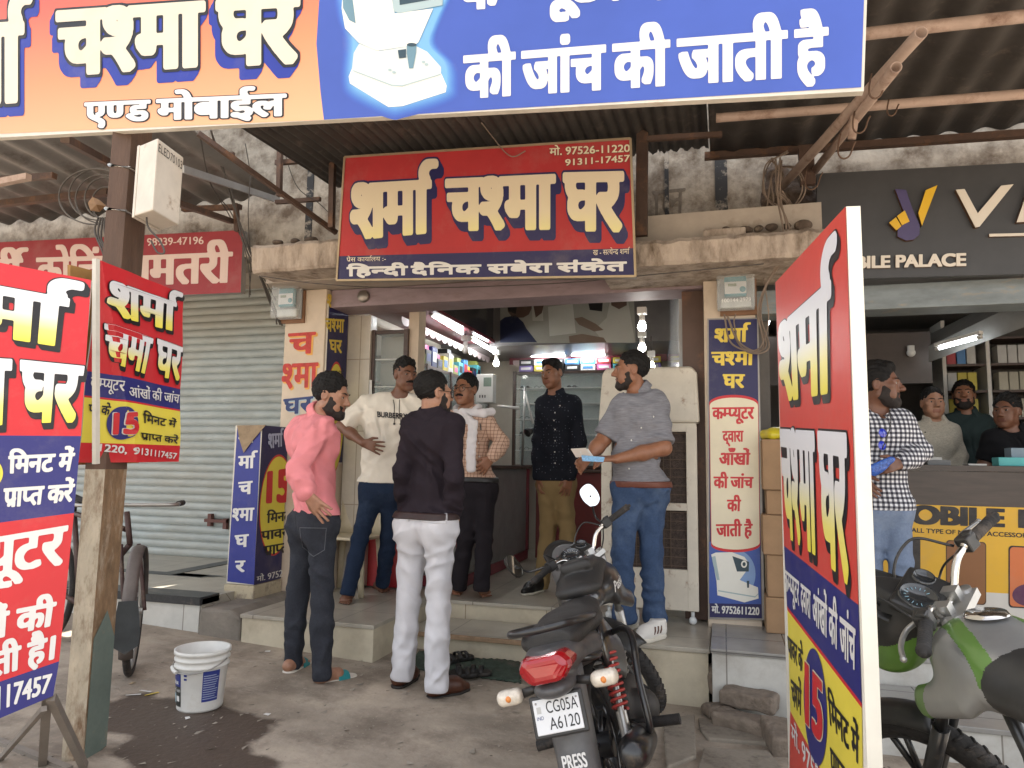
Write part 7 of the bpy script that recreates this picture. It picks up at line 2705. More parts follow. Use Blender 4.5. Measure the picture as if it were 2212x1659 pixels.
# scraps of paper on the wet ground
for k, (px, py, c) in enumerate(((598, 1448, (0.6, 0.6, 0.58)), (520, 1434, (0.62, 0.62, 0.6)), (526, 1384, (0.6, 0.45, 0.2)), (602, 1397, (0.65, 0.6, 0.55)), (628, 1461, (0.65, 0.5, 0.1)))):
 pass
for k, (px, py, m_) in enumerate(((315, 1494, I_WHITE), (288, 1502, I_WHITE), (328, 1500, I_YEL_D), (285, 1477, mat('scrap_tan', (0.4, 0.3, 0.18), 0.8)), (405, 1552, I_WHITE), (577, 1544, I_WHITE), (578, 1408, I_WHITE))):
 c_ = atg(px, py)
 a = 0.6 * k
 e_ = np.array((math.cos(a), math.sin(a), 0.0))
 f_ = np.array((-e_[1], e_[0], 0.0))
 l_, w_ = (0.035, 0.008) if k < 3 else (0.016, 0.01)
 MB().prism([c_ + e_ * l_ + f_ * w_ + (0, 0, 0.004), c_ - e_ * l_ + f_ * w_ + (0, 0, 0.003), c_ - e_ * l_ - f_ * w_ + (0, 0, 0.006), c_ + e_ * l_ - f_ * w_ + (0, 0, 0.004)], (0, 0, -0.001)).build('paper_scrap', m_, None, loc=c_, label=('white strip of paper lying on the wet ground right of the post', 'second white paper strip lying nearer the post', 'yellow scrap lying left of the bucket', 'tan scrap of paper lying on dry ground behind the post', 'white scrap of paper right at the bucket foot', 'white scrap of paper alone on dry concrete below the pink-shirted man', 'white scrap by the step left of the pink-shirted man')[k], cat='scrap', group='litter on the ground')
# bicycle behind the post
fc = atg(278, 1464)
r = root('bicycle', 'old black bicycle with worn mudguard leaning behind the roof post', 'bicycle', fc)
def bwheel(c, hd, name='wheel'):
 c = np.array(c, float)
 ax = np.array((hd[1], -hd[0], 0.0))
 b = MB()
 b.torus(c, ax, 0.325, 0.02, 48, 10)
 t_ = b.build(name, rubber, r)
 b = MB()
 b.torus(c, ax, 0.302, 0.013, 48, 8)
 b.cyl(c - ax * 0.04, c + ax * 0.04, 0.02)
 b.build('rim', alloy, t_)
 b = MB()
 for k in range(28):
  a = 2 * PI * k / 28
  d_ = hd * math.cos(a) + up * math.sin(a)
  b.tube([c + ax * 0.03 * (1 if k % 2 else -1), c + d_ * 0.3], 0.0013, 4)
 b.build('spoke', alloy, t_)
 return c, ax
hdF = unit((0.62, -0.78, 0))
hdB = unit((0.95, -0.3, 0))
cF = fc + (0, 0, 0.345) - hdF * 0.06
bwheel(cF, hdF)
cR_ = cF - hdB * 1.08 + (0, 0.02, 0.03)
bwheel(cR_, hdB)
b = MB()
top = cF - hdB * 0.16 + (0, 0, 0.44)
crown = cF - hdB * 0.1 + (0, 0, 0.36)
seat_t = cF - hdB * 0.78 + (0, 0, 0.5)
bb = cF - hdB * 0.62 + (0, 0, -0.04)
for p, q in ((top, seat_t), (crown, bb), (seat_t, bb), (bb, cR_), (seat_t, cR_)):
 b.tube([p, q], 0.016, 8)
axF = np.array((hdF[1], -hdF[0], 0.0))
for s_ in (-1, 1):
 b.tube(bez([crown + axF * 0.045 * s_, crown + (cF - crown) * 0.6 + axF * 0.05 * s_ + hdF * 0.01, cF + axF * 0.05 * s_], 16), 0.011, 8)
b.tube([crown, top + (0, 0, 0.1)], 0.016, 8)
b.build('frame', mat('old_bicycle_enamel', (0.06, 0.03, 0.026), 0.55, 0.2, col2=(0.13, 0.09, 0.06), amt2=0.4, scale2=8), r)
b = MB()
hb = top + (0, 0, 0.14)
b.tube(bez([hb - axF * 0.27 - hdF * 0.12, hb - axF * 0.24, hb, hb + axF * 0.24, hb + axF * 0.27 - hdF * 0.12], 30), 0.011, 8)
b.build('handlebar', alloy, r)
for s_ in (-1, 1):
 b = MB()
 b.tube([hb + s_ * axF * 0.265 - hdF * 0.1, hb + s_ * axF * 0.285 - hdF * 0.22], 0.017, 10)
 b.build('grip', rubber, r)
b = MB()
arc = []
for a in np.linspace(rad(-32), rad(175), 26):
 arc.append([cF + (hdF * math.cos(a) + up * math.sin(a)) * (0.362 - 0.012 * x * x) + axF * 0.034 * x for x in np.linspace(-1, 1, 5)])
b.grid(arc)
b.build('mudguard', mat('dusty_mudguard', (0.12, 0.1, 0.09), 0.6, 0.2, var=0.3, col2=(0.05, 0.04, 0.035), amt2=0.4), r, solid=0.003)
b = MB()
e_ = cF + hdF * 0.34 + up * 0.02
fl = [(-0.045, 0.1), (0.045, 0.1), (0.065, -0.06), (0.06, -0.13), (0.0, -0.17), (-0.06, -0.13), (-0.065, -0.06)]
b.prism([e_ + axF * x + up * z + hdF * (0.03 - 0.25 * (0.1 - z) * 0.3) for x, z in fl], hdF * 0.006)
b.build('mud_flap', mat('worn_black_flap', (0.04, 0.045, 0.047), 0.7, var=0.3, col2=(0.11, 0.1, 0.09), amt2=0.35), r)
F = Field(seat_t - 0.2, seat_t + 0.25, 0.008)
F.cap(seat_t + (0, 0, 0.08) - hdB * 0.1, seat_t + (0, 0, 0.08) + hdB * 0.12, 0.085, 0.03, k=0, flat=(up, 2.0))
F.cap(seat_t, seat_t + (0, 0, 0.08), 0.013)
solid('saddle', F, black_leather if 'black_leather' in globals() else rubber, r)

# door mat and sandals
mg = lambda px, py, h=0.0: atg(px, py) + np.array((0, 0, h))
matm = mat('green_coir_mat', (0.05, 0.075, 0.055), 0.95, var=0.4, scale=25, bump=1.0, bscale=120, col2=(0.12, 0.11, 0.09), amt2=0.4, scale2=4)
P_ = []
a, b_, c_, d_ = mg(880, 1445), mg(1125, 1478), mg(1125, 1436), mg(905, 1412)
for u in np.linspace(0, 1, 40):
 row = []
 for v in np.linspace(0, 1, 10):
  p = (a * (1 - u) + b_ * u) * (1 - v) + (d_ * (1 - u) + c_ * u) * v
  row.append(p + np.array((0, 0, 0.009 + 0.004 * math.sin(u * 150) + 0.01 * max(0, math.sin(u * 7 + 2)) * v ** 2)))
 P_.append(row)
MB().grid(P_).build('door_mat', matm, None, solid=0.008, loc=a, label='dusty green ribbed door mat lying at the foot of the step', cat='door mat')
def sandal(px, py, ang, label):
 c = mg(px, py, 0.012)
 d = np.array((math.sin(ang), math.cos(ang), 0.0))
 e = np.array((d[1], -d[0], 0.0))
 r = root('sandal', label, 'sandal', c, 'sandals left on the door mat')
 F = Field(c - 0.2, c + 0.2, 0.005)
 F.cap(c - d * 0.09 + up * 0.015, c + d * 0.08 + up * 0.015, 0.036, 0.046, k=0)
 F.clip(c + up * 0.026, up, 0.004)
 F.clip(c, -up, 0.003)
 solid('sole', F, sole_d, r)
 for t, hh in ((0.06, 0.055), (0.01, 0.06), (-0.08, 0.065)):
  b = MB()
  st = []
  for x in np.linspace(0, PI, 13):
   p = c + d * t + e * math.cos(x) * 0.048 + up * (0.02 + hh * 0.6 * math.sin(x))
   st.append([p - d * 0.013, p + d * 0.013])
  b.grid(st)
  b.build('strap', sole_d, r, solid=0.004)
sole_d = mat('black_sandal_leather', (0.016, 0.014, 0.013), 0.55, var=0.3, col2=(0.06, 0.05, 0.04), amt2=0.35, scale2=10)
sandal(955, 1440, 0.5, 'black strappy sandal on the mat nearest the white trousers')
sandal(985, 1432, 0.7, 'black strappy sandal at the back of the mat against the step')
sandal(988, 1466, 1.2, 'black strappy sandal at the front edge of the mat')
sandal(1018, 1462, 1.35, 'black strappy sandal farthest right on the mat')
# stones and broken pavers
stone = mat('dusty_brown_stone', (0.2, 0.16, 0.125), 0.95, var=0.3, scale=12, bump=0.9, bscale=40, col2=(0.1, 0.08, 0.062), amt2=0.35, scale2=8)
def rock(name, label, px, py, s_, rz, z=0.0, seed=1, amp=0.008, cat='stone', rr=0.03, tilt=0.0):
 c = mg(px, py) + np.array((0, 0, s_[2] / 2 + z))
 R_ = rotm((0, 0, 1), rz) @ rotm((1, 0, 0), tilt)
 m_ = max(s_) * 0.75 + 0.04
 F = Field(c - m_, c + m_, max(0.006, max(s_) / 40))
 F.rbox(c, s_, rr, 0, R_)
 F.ripple(fuzz(amp, seed, 26.0))
 F.ripple(fuzz(amp * 0.4, seed + 1, 80.0))
 o = solid(name, F, stone, None, loc=c - np.array((0, 0, s_[2] / 2)), label=label, cat=cat, group='loose stones by the tiled block')
 return o
rock('stone', 'rounded brown stone standing highest against the white tiled block', 1558, 1525, (0.17, 0.15, 0.16), 0.3, 0.06, 3, rr=0.06)
rock('stone', 'small broken stone under the rounded one by the tiled block', 1552, 1548, (0.16, 0.13, 0.07), 0.5, 0.0, 4, rr=0.025)
rock('brick', 'thick brown brick lying along the tiled block, upper of two', 1618, 1560, (0.29, 0.14, 0.085), -0.35, 0.075, 5, cat='brick', rr=0.016, amp=0.006)
rock('brick', 'thick brown brick lying along the tiled block, lower of two', 1612, 1578, (0.31, 0.16, 0.075), -0.38, 0.0, 6, cat='brick', rr=0.016, amp=0.006)
rock('brick', 'paler brick tilted on its edge left of the tall standing sign', 1690, 1615, (0.15, 0.24, 0.1), 0.2, 0.0, 7, cat='brick', rr=0.014, amp=0.005, tilt=0.12)
slabm = mat('cracked_paving', (0.26, 0.225, 0.18), 0.9, var=0.2, scale=6, bump=0.6, col2=(0.14, 0.115, 0.09), amt2=0.45, scale2=3)
for k, (q, lb) in enumerate((([(1508, 1556), (1600, 1572), (1672, 1592), (1660, 1612), (1530, 1602), (1512, 1580)], 'broken paving slab lying below the two bricks'), ([(1432, 1560), (1500, 1548), (1504, 1640), (1440, 1665)], 'broken paving slab right of the dark motorcycle'), ([(1520, 1622), (1660, 1628), (1700, 1680), (1500, 1690)], 'broken paving slab at the bottom edge left of the tall sign'))):
 pts = [mg(*p) + np.array((0, 0, 0.018)) for p in q]
 MB().prism(pts, (0, 0, -0.05)).build('paving_slab', slabm, None, bevel=0.008, loc=pts[0], label=lb, cat='paving slab', group='broken paving slabs')
# cartons beside the right pillar
card = mat('brown_cardboard', (0.3, 0.185, 0.1), 0.85, var=0.12, scale=7, col2=(0.2, 0.12, 0.065), amt2=0.3, scale2=4)
tape = mat('packing_tape', (0.42, 0.3, 0.17), 0.3, var=0.1)
zc = [aty(1660, y, 4.72)[2] for y in (1362, 1290, 1198, 1112, 1058, 948)]
lb = ('brown carton at the bottom of the stack beside the right pillar', 'brown taped carton, second from the bottom beside the right pillar', 'brown carton in the middle of the stack beside the right pillar', 'flat carton with striped tape in the stack beside the right pillar', 'tall brown carton with red tape on top of the stack beside the right pillar')
zlo = 0.276
for k in range(5):
 zhi = zc[k + 1]
 dx = (0.0, 0.012, -0.008, 0.02, 0.0)[k]
 r = root('carton', lb[k], 'carton', (0.38, 4.85, zlo), 'cartons stacked by the pillar')
 MB().bx((0.235 + dx, 4.72 + dx, zlo), (0.56 + dx, 5.04, zhi - 0.002)).build('box', card, r, bevel=0.006)
 MB().bx((0.36 + dx, 4.7165 + dx, zlo + 0.03), (0.41 + dx, 4.7185 + dx, zhi - 0.01)).build('tape', tape if k < 4 else mat('red_tape', (0.5, 0.06, 0.06), 0.4), r)
 MB().bx((0.2315 + dx, 4.85, zlo + 0.03), (0.2335 + dx, 4.9, zhi - 0.01)).build('tape', tape, r)
 zlo = zhi
F = Field((0.2, 4.65, zlo - 0.05), (0.62, 5.1, zlo + 0.25), 0.008)
F.ell((0.38, 4.86, zlo + 0.03), (0.14, 0.14, 0.06), 0)
F.clip((0, 0, zlo + 0.001), (0, 0, -1))
F.ripple(fuzz(0.008, 3, 40.0))
solid('plastic_bag', F, mat('yellow_plastic_bag', (0.6, 0.5, 0.03), 0.3), None, loc=(0.38, 4.86, zlo), label='yellow plastic bag on top of the carton stack', cat='bag')
# air cooler
r = root('air_cooler', 'tall cream metal air cooler with dark mesh panels inside the shop behind the stout man', 'air cooler', (-0.48, 4.95, 0.25))
cw = mat('chipped_cream_enamel', (0.6, 0.55, 0.46), 0.45, var=0.1, col2=(0.25, 0.14, 0.08), amt2=0.33, scale2=7, sharp=0.12)
meshm = mat('dark_cooler_mesh', (0.06, 0.042, 0.034), 0.8, var=0.5, scale=60, bump=0.8, bscale=150)
x0, x1, y0, y1 = -0.8, -0.165, 4.88, 5.04
for px_ in (x0, x1 - 0.07):
 MB().bx((px_, y0, 0.34), (px_ + 0.07, y0 + 0.06, 1.54)).build('upright', cw, r, bevel=0.005)
for z_, h_ in ((0.34, 0.26), (0.98, 0.05), (1.5, 0.06)):
 MB().bx((x0 + 0.002, y0 + 0.002, z_), (x1 - 0.002, y0 + 0.058, z_ + h_)).build('rail', cw, r, bevel=0.005)
MB().bx((x0 + 0.03, y0 + 0.03, 0.36), (x1 - 0.03, y1, 1.52)).build('mesh_panel', meshm, r)
b = MB()
for k in range(16):
 z_ = 0.62 + k * 0.058
 b.box(((x0 + x1) / 2, y0 + 0.024, z_), (x1 - x0 - 0.12, 0.004, 0.004))
for k in range(9):
 b.box((x0 + 0.1 + k * 0.045, y0 + 0.02, 1.06), (0.004, 0.004, 0.9))
b.build('wire_grille', mat('rusty_grille_wire', (0.14, 0.1, 0.07), 0.6, 0.5), r)
MB().prism([(x0 - 0.02, y0 - 0.02, 1.56), (x1 + 0.02, y0 - 0.02, 1.56), (x1 + 0.005, y0 + 0.02, 1.9), (x1 - 0.03, y0 + 0.06, 1.95), (x0 + 0.02, y0 + 0.06, 1.95), (x0 + 0.0, y0 + 0.02, 1.9)], (0, 0.16, 0)).build('hood', cw, r, bevel=0.02)
for px_ in (x0 + 0.05, x1 - 0.04):
 b = MB()
 b.tube([(px_, y0 + 0.03, 0.34), (px_, y0 + 0.03, 0.3)], 0.012, 8)
 b.ball((px_, y0 + 0.03, 0.278), 0.026, 8)
 b.build('caster', white_p, r)

# grit and chips scattered on the pavement
rg_ = np.random.default_rng(12)
b = MB()
for k in range(1300):
 x, y = rg_.uniform(-3.2, 0.9), 2.0 + 2.3 * rg_.random() ** 0.8
 s_ = 0.003 + 0.012 * rg_.random() ** 5
 p = np.array((x, y, gz(x) + s_ * 0.3))
 e = rg_.normal(size=(4, 3)) * s_
 b.add([p + np.abs(e[0]) * (1, 1, 0.5), p + e[1] * (1, 1, 0.2), p + e[2] * (1, 1, 0.2), p - np.abs(e[3]) * (1, 1, 0.1)], [(0, 1, 2), (0, 2, 3), (0, 3, 1), (1, 3, 2)])
b.build('grit', mat('pale_grit', (0.3, 0.26, 0.21), 0.9, var=0.5, scale=3), kind='stuff')

p_ = aty(1490, 830, 4.99)
r = root('switch_board', 'white switch board with sockets on the brown jamb above the air cooler', 'switch board', p_)
MB().box(p_, (0.075, 0.03, 0.17)).build('switch_plate', white_p, r, bevel=0.004)
for k in range(3):
 MB().box(p_ + (0, -0.017, 0.05 - 0.045 * k), (0.03, 0.006, 0.018 if k else 0.03)).build('socket', blk_plastic, r)
# ------------------------------------------------------------------ inside the spectacles shop
tube_m = mat('lit_tube', (0.92, 0.97, 1.0), 0.4, var=0, emit=15.0)
tube_m2 = mat('lit_tube_dim', (0.92, 0.97, 1.0), 0.4, var=0, emit=4.0)
bulb_m = mat('lit_bulb', (1.0, 0.97, 0.9), 0.4, var=0, emit=12.0)
wood_d = mat('dark_wood_frame', (0.07, 0.04, 0.03), 0.45, var=0.25, scale=6, stretch=(1, 1, 6))
glass = mat('cabinet_glass', (0.7, 0.8, 0.78), 0.03, var=0, alpha=0.14)
pale_back = mat('pale_green_backing', (0.4, 0.46, 0.42), 0.6, var=0.1)
white_l = mat('white_laminate', (0.6, 0.58, 0.54), 0.4, var=0.05)
BXC = [mat('stock_box_%s' % n_, c, 0.45, var=0.15) for n_, c in (('blue', (0.06, 0.2, 0.45)), ('navy', (0.02, 0.03, 0.12)), ('pink', (0.55, 0.12, 0.28)), ('red', (0.35, 0.03, 0.04)), ('white', (0.6, 0.6, 0.58)), ('teal', (0.1, 0.42, 0.5)), ('violet', (0.22, 0.16, 0.42)), ('yellow', (0.6, 0.5, 0.06)), ('black', (0.02, 0.02, 0.022)), ('olive', (0.28, 0.32, 0.08)))]
BXN = ('blue', 'navy', 'pink', 'red', 'white', 'teal', 'violet', 'yellow', 'black', 'olive')
def tube_light(a, b, label, tm=None):
 a, b = np.array(a, float), np.array(b, float)
 d = unit(b - a)
 r = root('tube_light', label, 'tube light', (a + b) / 2, 'lit tube lights')
 MB().cyl(a + d * 0.03, b - d * 0.03, 0.014, 12).build('tube', tm or tube_m, r)
 m = MB()
 m.cyl(a, a + d * 0.03, 0.017, 12)
 m.build('end_cap', white_l, r)
 m = MB()
 m.cyl(b - d * 0.03, b, 0.017, 12)
 m.build('end_cap', white_l, r)
 s_ = unit(np.cross(d, up)) * 0.022
 m = MB()
 m.prism([a + s_ + (0, 0, 0.045), a - s_ + (0, 0, 0.045), a - s_ + (0, 0, 0.018), a + s_ + (0, 0, 0.018)], b - a)
 m.build('batten', white_l, r)
tube_light((-2.5, 5.83, 2.6), (-2.5, 6.66, 2.57), 'lit tube light nearest the street under the left loft edge')
tube_light((-2.5, 6.9, 2.565), (-2.5, 7.75, 2.545), 'lit tube light deeper in under the left loft edge')
tube_light(aty(1143, 768, 8.2), aty(1226, 768, 8.2), 'left one of two lit tube lights in line at the back of the shop')
tube_light(aty(1230, 767, 8.2), aty(1312, 766, 8.2), 'right one of two lit tube lights in line at the back of the shop')
def bulb(px, py, Y, label, lit=True):
 p = aty(px, py, Y)
 r = root('light_bulb', label, 'bulb', p, 'bulbs hanging in the shop')
 b = MB()
 b.lathe([(0.0001, -0.036), (0.02, -0.03), (0.032, -0.01), (0.033, 0.008), (0.024, 0.03), (0.018, 0.045)], p, n=16)
 b.build('globe', bulb_m if lit else white_l, r)
 b = MB()
 b.lathe([(0.019, 0.04), (0.022, 0.045), (0.022, 0.085), (0.014, 0.095), (0.0001, 0.096)], p, n=14)
 b.box(p + (0, 0, 0.125), (0.07, 0.07, 0.05))
 b.build('holder', white_l, r)
 b = MB()
 b.tube([p + (0, 0, 0.15), (p[0], p[1], max(p[2] + 0.18, 2.52))], 0.006, 6)
 b.build('flex', cable, r)
bulb(1387, 706, 5.5, 'lit bulb highest of three near the glossy right wall')
bulb(1387, 752, 6.3, 'lit bulb in the middle of three near the glossy right wall')
bulb(1407, 792, 6.9, 'lit bulb lowest of three near the glossy right wall')
bulb(1072, 785, 7.6, 'lit bulb hanging before the stock boxes in the back left corner')
bulb(1005, 757, 6.8, 'unlit bulb hanging between the left tube lights', False)
# loft with the printed mural
r = root('loft', 'dark loft running round the shop with a printed eye-test mural on its front', 'loft', (-1.9, 7.45, 2.55))
MB().bx((-3.04, 5.62, 2.63), (-2.42, 7.4, 3.19)).build('side_box', mat('glossy_dark_panel', (0.05, 0.045, 0.045), 0.15, var=0.2, scale=2), r)
MB().bx((-3.04, 7.41, 2.56), (-0.45, 8.54, 3.19)).build('back_box', mat('dim_grey_panel', (0.12, 0.11, 0.105), 0.3, var=0.15), r)
MB().bx((-3.04, 5.62, 2.595), (-2.4, 7.4, 2.628)).build('fascia_strip', maroon, r)
P = plane_y(7.4)
s = Sign(P)
MU = lambda x, y: (737.3 + x / 3, 553 + y / 3)
mur = ink('mural_grey_wall', (0.3, 0.29, 0.25), 0.25, 0.1)
def mp(pts, m, l):
 s.poly([MU(*q) for q in pts], m, l)
mp([(1030, 240), (1895, 240), (1908, 562), (1030, 565)], mur, 1)
mp([(1340, 330), (1500, 310), (1520, 500), (1350, 520)], ink('mural_pale_machine', (0.42, 0.41, 0.36)), 1.5)
mp([(1230, 240), (1300, 240), (1310, 420), (1240, 420)], ink('mural_machine', (0.4, 0.38, 0.33)), 1.5)
mp([(1030, 420), (1060, 398), (1130, 385), (1180, 430), (1200, 470), (1270, 560), (1030, 563)], ink('mural_navy_shirt', (0.012, 0.016, 0.045)), 2)
mp([(1075, 310), (1100, 290), (1230, 290), (1235, 340), (1215, 380), (1180, 400), (1110, 400), (1080, 360)], ink('mural_skin_shade', (0.1, 0.06, 0.045)), 2)
mp([(1072, 300), (1090, 250), (1220, 245), (1228, 310), (1140, 325), (1130, 375), (1085, 360)], ink('mural_hair', (0.01, 0.009, 0.01)), 2.5)
mp([(1245, 320), (1290, 300), (1312, 320), (1300, 370), (1260, 400)], MATS['mural_skin_shade'], 2)
mp([(1600, 300), (1695, 300), (1690, 360), (1610, 350)], MATS['mural_hair'], 2)
mp([(1510, 405), (1560, 395), (1650, 440), (1700, 480), (1640, 490), (1540, 445)], ink('mural_arm', (0.16, 0.11, 0.08)), 2.5)
mp([(1740, 300), (1860, 300), (1880, 420), (1905, 562), (1700, 562), (1640, 480), (1720, 400)], ink('mural_coat', (0.38, 0.36, 0.31)), 2)
mp([(1745, 245), (1850, 245), (1850, 320), (1800, 345), (1750, 320)], MATS['mural_skin_shade'], 2.5)
mp([(1475, 520), (1560, 505), (1700, 530), (1720, 560), (1480, 562)], MATS['mural_arm'], 2.5)
s.build('mural_print', r)
# scalloped valance
def valance(a, b, z, drop, n, r_):
 a, b = np.array(a, float), np.array(b, float)
 m = MB()
 for k in range(n):
  p, q = a + (b - a) * k / n, a + (b - a) * (k + 1) / n
  pts = [zz(p, z), zz(q, z)] + [zz(p + (q - p) * (0.5 + 0.5 * math.cos(t)), z - 0.03 - drop * math.sin(t)) for t in np.linspace(0, PI, 9)]
  m.add(pts, [tuple(range(len(pts)))])
 return m.build('valance', mat('white_scallop_edge', (0.55, 0.45, 0.45), 0.5), r_, solid=0.004)
valance((-2.45, 8.3, 0), (-0.7, 8.3, 0), 2.53, 0.04, 16, r)
valance((-2.72, 5.7, 0), (-2.72, 8.2, 0), 2.56, 0.045, 16, r)
MB().bx((-2.5, 8.31, 2.48), (-0.6, 8.33, 2.56)).build('pelmet', maroon, r)
# wall cabinets
def cabinet(name, label, lo, hi, face, shelves, back, cols):
 """glass-fronted cabinet; face 'x' looks across the shop, 'y' looks to the street"""
 lo, hi = np.array(lo, float), np.array(hi, float)
 r = root(name, label, 'display cabinet', ((lo[0] + hi[0]) / 2, (lo[1] + hi[1]) / 2, lo[2]))
 if face == 'x':
  MB().bx(lo, (lo[0] + 0.02, hi[1], hi[2])).build('back_panel', back, r)
 else:
  MB().bx((lo[0], hi[1] - 0.02, lo[2]), hi).build('back_panel', back, r)
 for k in range(shelves + 1):
  z = lo[2] + (hi[2] - lo[2]) * k / shelves
  t = 0.03 if k in (0, shelves) else 0.008
  a, b = lo + (0.022, 0.01, 0), hi - (0.01, 0.022, 0)
  MB().bx((a[0], a[1], z - t / 2), (b[0], b[1], z + t / 2)).build('shelf', wood_d if t > 0.02 else white_l, r)
 n = cols
 for k in range(n + 1):
  if face == 'x':
   y = lo[1] + (hi[1] - lo[1]) * k / n
   MB().bx((hi[0] - 0.035, y - 0.018, lo[2]), (hi[0] + 0.002, y + 0.018, hi[2] + 0.02)).build('stile', wood_d, r)
  else:
   x = lo[0] + (hi[0] - lo[0]) * k / n
   MB().bx((x - 0.018, lo[1] - 0.002, lo[2]), (x + 0.018, lo[1] + 0.035, hi[2] + 0.02)).build('stile', wood_d, r)
 if face == 'x':
  MB().bx((hi[0] - 0.012, lo[1] + 0.02, lo[2] + 0.02), (hi[0] - 0.008, hi[1] - 0.02, hi[2] - 0.02)).build('glass_front', glass, r)
 else:
  MB().bx((lo[0] + 0.02, lo[1] + 0.008, lo[2] + 0.02), (hi[0] - 0.02, lo[1] + 0.012, hi[2] - 0.02)).build('glass_front', glass, r)
 return r
cabinet('display_cabinet', 'long glass-fronted wall cabinet down the left side of the shop', (-3.04, 5.7, 1.3), (-2.72, 8.2, 2.2), 'x', 4, pale_back, 4)
cabinet('display_cabinet', 'glass-fronted spectacles cabinet across the back of the shop', (-2.4, 8.2, 1.25), (-0.75, 8.5, 2.36), 'y', 6, mat('bright_backing', (0.5, 0.55, 0.52), 0.5), 3)
cabinet('display_cabinet', 'narrow glass showcase of sunglasses at the entrance beside the left pillar', (-2.8, 5.33, 1.2), (-2.5, 5.5, 2.35), 'y', 5, mat('dim_showcase_back', (0.3, 0.27, 0.22), 0.6), 1)
MB().bx((-2.49, 5.36, 0.25), (-2.4, 5.5, 2.6)).build('column', cream_paint, None, loc=(-2.45, 5.43, 0.25), label='slim cream column right of the narrow sunglasses showcase', cat='column')
MB().bx((-3.02, 5.3, 0.27), (-2.81, 5.4, 2.49)).build('tiled_jamb', tiles('cream_wall_tile', (0.55, 0.5, 0.42), (0.6, 0.55, 0.5), 0.4, 0.6, 0.3, amt=0.2), None, loc=(-2.9, 5.35, 0.27), label='cream tiled strip of wall just inside the left pillar', cat='wall')
def spec_mesh(m, dark):
 b = MB()
 for s_ in (-1, 1):
  a = np.linspace(0, 2 * PI, 14, endpoint=False)
  b.tube([(s_ * 0.034 + 0.027 * math.cos(x), 0, 0.02 * math.sin(x)) for x in a], 0.003, 5, closed=True)
  if dark:
   b.add([(s_ * 0.034 + 0.026 * math.cos(x), 0.0005, 0.019 * math.sin(x)) for x in a], [tuple(range(14))])
 b.tube([(-0.008, 0, 0.005), (0.008, 0, 0.005)], 0.003, 5)
 return b
protos = {}
def spectacles(p, rz, dark, label):
 o_ = protos.get(dark)
 if o_ is None:
  b = spec_mesh(None, dark)
  o_ = b.build('spectacles', MATS['dark_frame'], None, loc=(0, 0, 0), label='x', cat='spectacles', group='spectacles on display')
  for s_ in (-1, 1):
   t = MB()
   t.tube([(s_ * 0.062, 0, 0.006), (s_ * 0.066, 0.1, 0.004)], 0.0022, 5)
   tp = t.build('temple', MATS['dark_frame'], o_)
  protos[dark] = o_
  c = o_
 else:
  c = o_.copy()
  COL.objects.link(c)
  for ch in o_.children:
   d = ch.copy()
   COL.objects.link(d)
   d.parent = c
 c.location = tuple(p)
 c.rotation_euler = (0, 0, rz)
 c['label'] = label
 c['group'] = 'spectacles on display'
mat('dark_frame', (0.015, 0.013, 0.013), 0.3, var=0)
rows = ('top', 'second', 'third', 'fourth', 'fifth')
k = 0
for ri, z in enumerate((2.23, 2.045, 1.86, 1.675, 1.49)):
 for ci, x in enumerate((-2.3, -2.12, -1.95, -1.72, -1.0, -0.86)):
  if (ri * 5 + ci * 3) % 7 == 5:
   continue
  dk = (ri + ci * 2) % 3 == 0
  spectacles((x, 8.32, z - 0.035), 0.15 * ((ci % 3) - 1), dk, '%s on the %s shelf of the back cabinet' % ('pair of dark sunglasses' if dk else 'pair of dark-rimmed spectacles', rows[ri]))
for ri, z in enumerate((2.0, 1.77, 1.54)):
 for ci, x in enumerate((-2.72, -2.6)):
  spectacles((x, 5.4, z - 0.11), 0.3, True, 'dark sunglasses on the %s shelf of the narrow showcase by the entrance' % rows[ri])
for ri, z in enumerate((1.975, 1.75, 1.525, 1.335)):
 for ci, y in enumerate((5.95, 6.25, 6.55, 6.85, 7.15, 7.45, 7.75)):
  dk = (ri + ci) % 2 == 0
  spectacles((-2.85, y, z + 0.035), PI / 2 + 0.1, dk, '%s on the %s shelf of the long left cabinet' % ('dark sunglasses' if dk else 'dark-rimmed spectacles', ('top', 'second', 'third', 'lowest')[ri]))
# stock boxes on top of the cabinets
def stock(p, size, ci, label, group, name='box'):
 o = MB().box((p[0], p[1], p[2] + size[2] / 2), size).build(name, [BXC[ci]], None, bevel=0.003, loc=p, label=label, cat='box', group=group)
 s = Sign(plane_y(p[1] - size[1] / 2)) if group.startswith('boxes on the back') else Sign(plane_x(p[0] + size[0] / 2))
 return o
r_ = np.random.default_rng(4)
x = -2.36
k = 0
while x < -0.82:
 for lv in (0, 1):
  w_ = 0.17
  ci = int(r_.integers(0, 9))
  z = 2.385 + 0.075 * lv
  lab_ = '%s box %s on top of the back cabinet' % (BXN[ci], 'stacked above another' if lv else 'lying at the bottom of a pair')
  o = stock((x + w_ / 2, 8.32, z), (w_, 0.12, 0.07), ci, lab_, 'boxes on the back cabinet')
  b = MB()
  b.box((x + w_ / 2, 8.2585, z + 0.035), (w_ * 0.7, 0.002, 0.03))
  b.build('box_label', BXC[4 if ci != 4 else 0], o)
  k += 1
 x += 0.19
y = 5.8
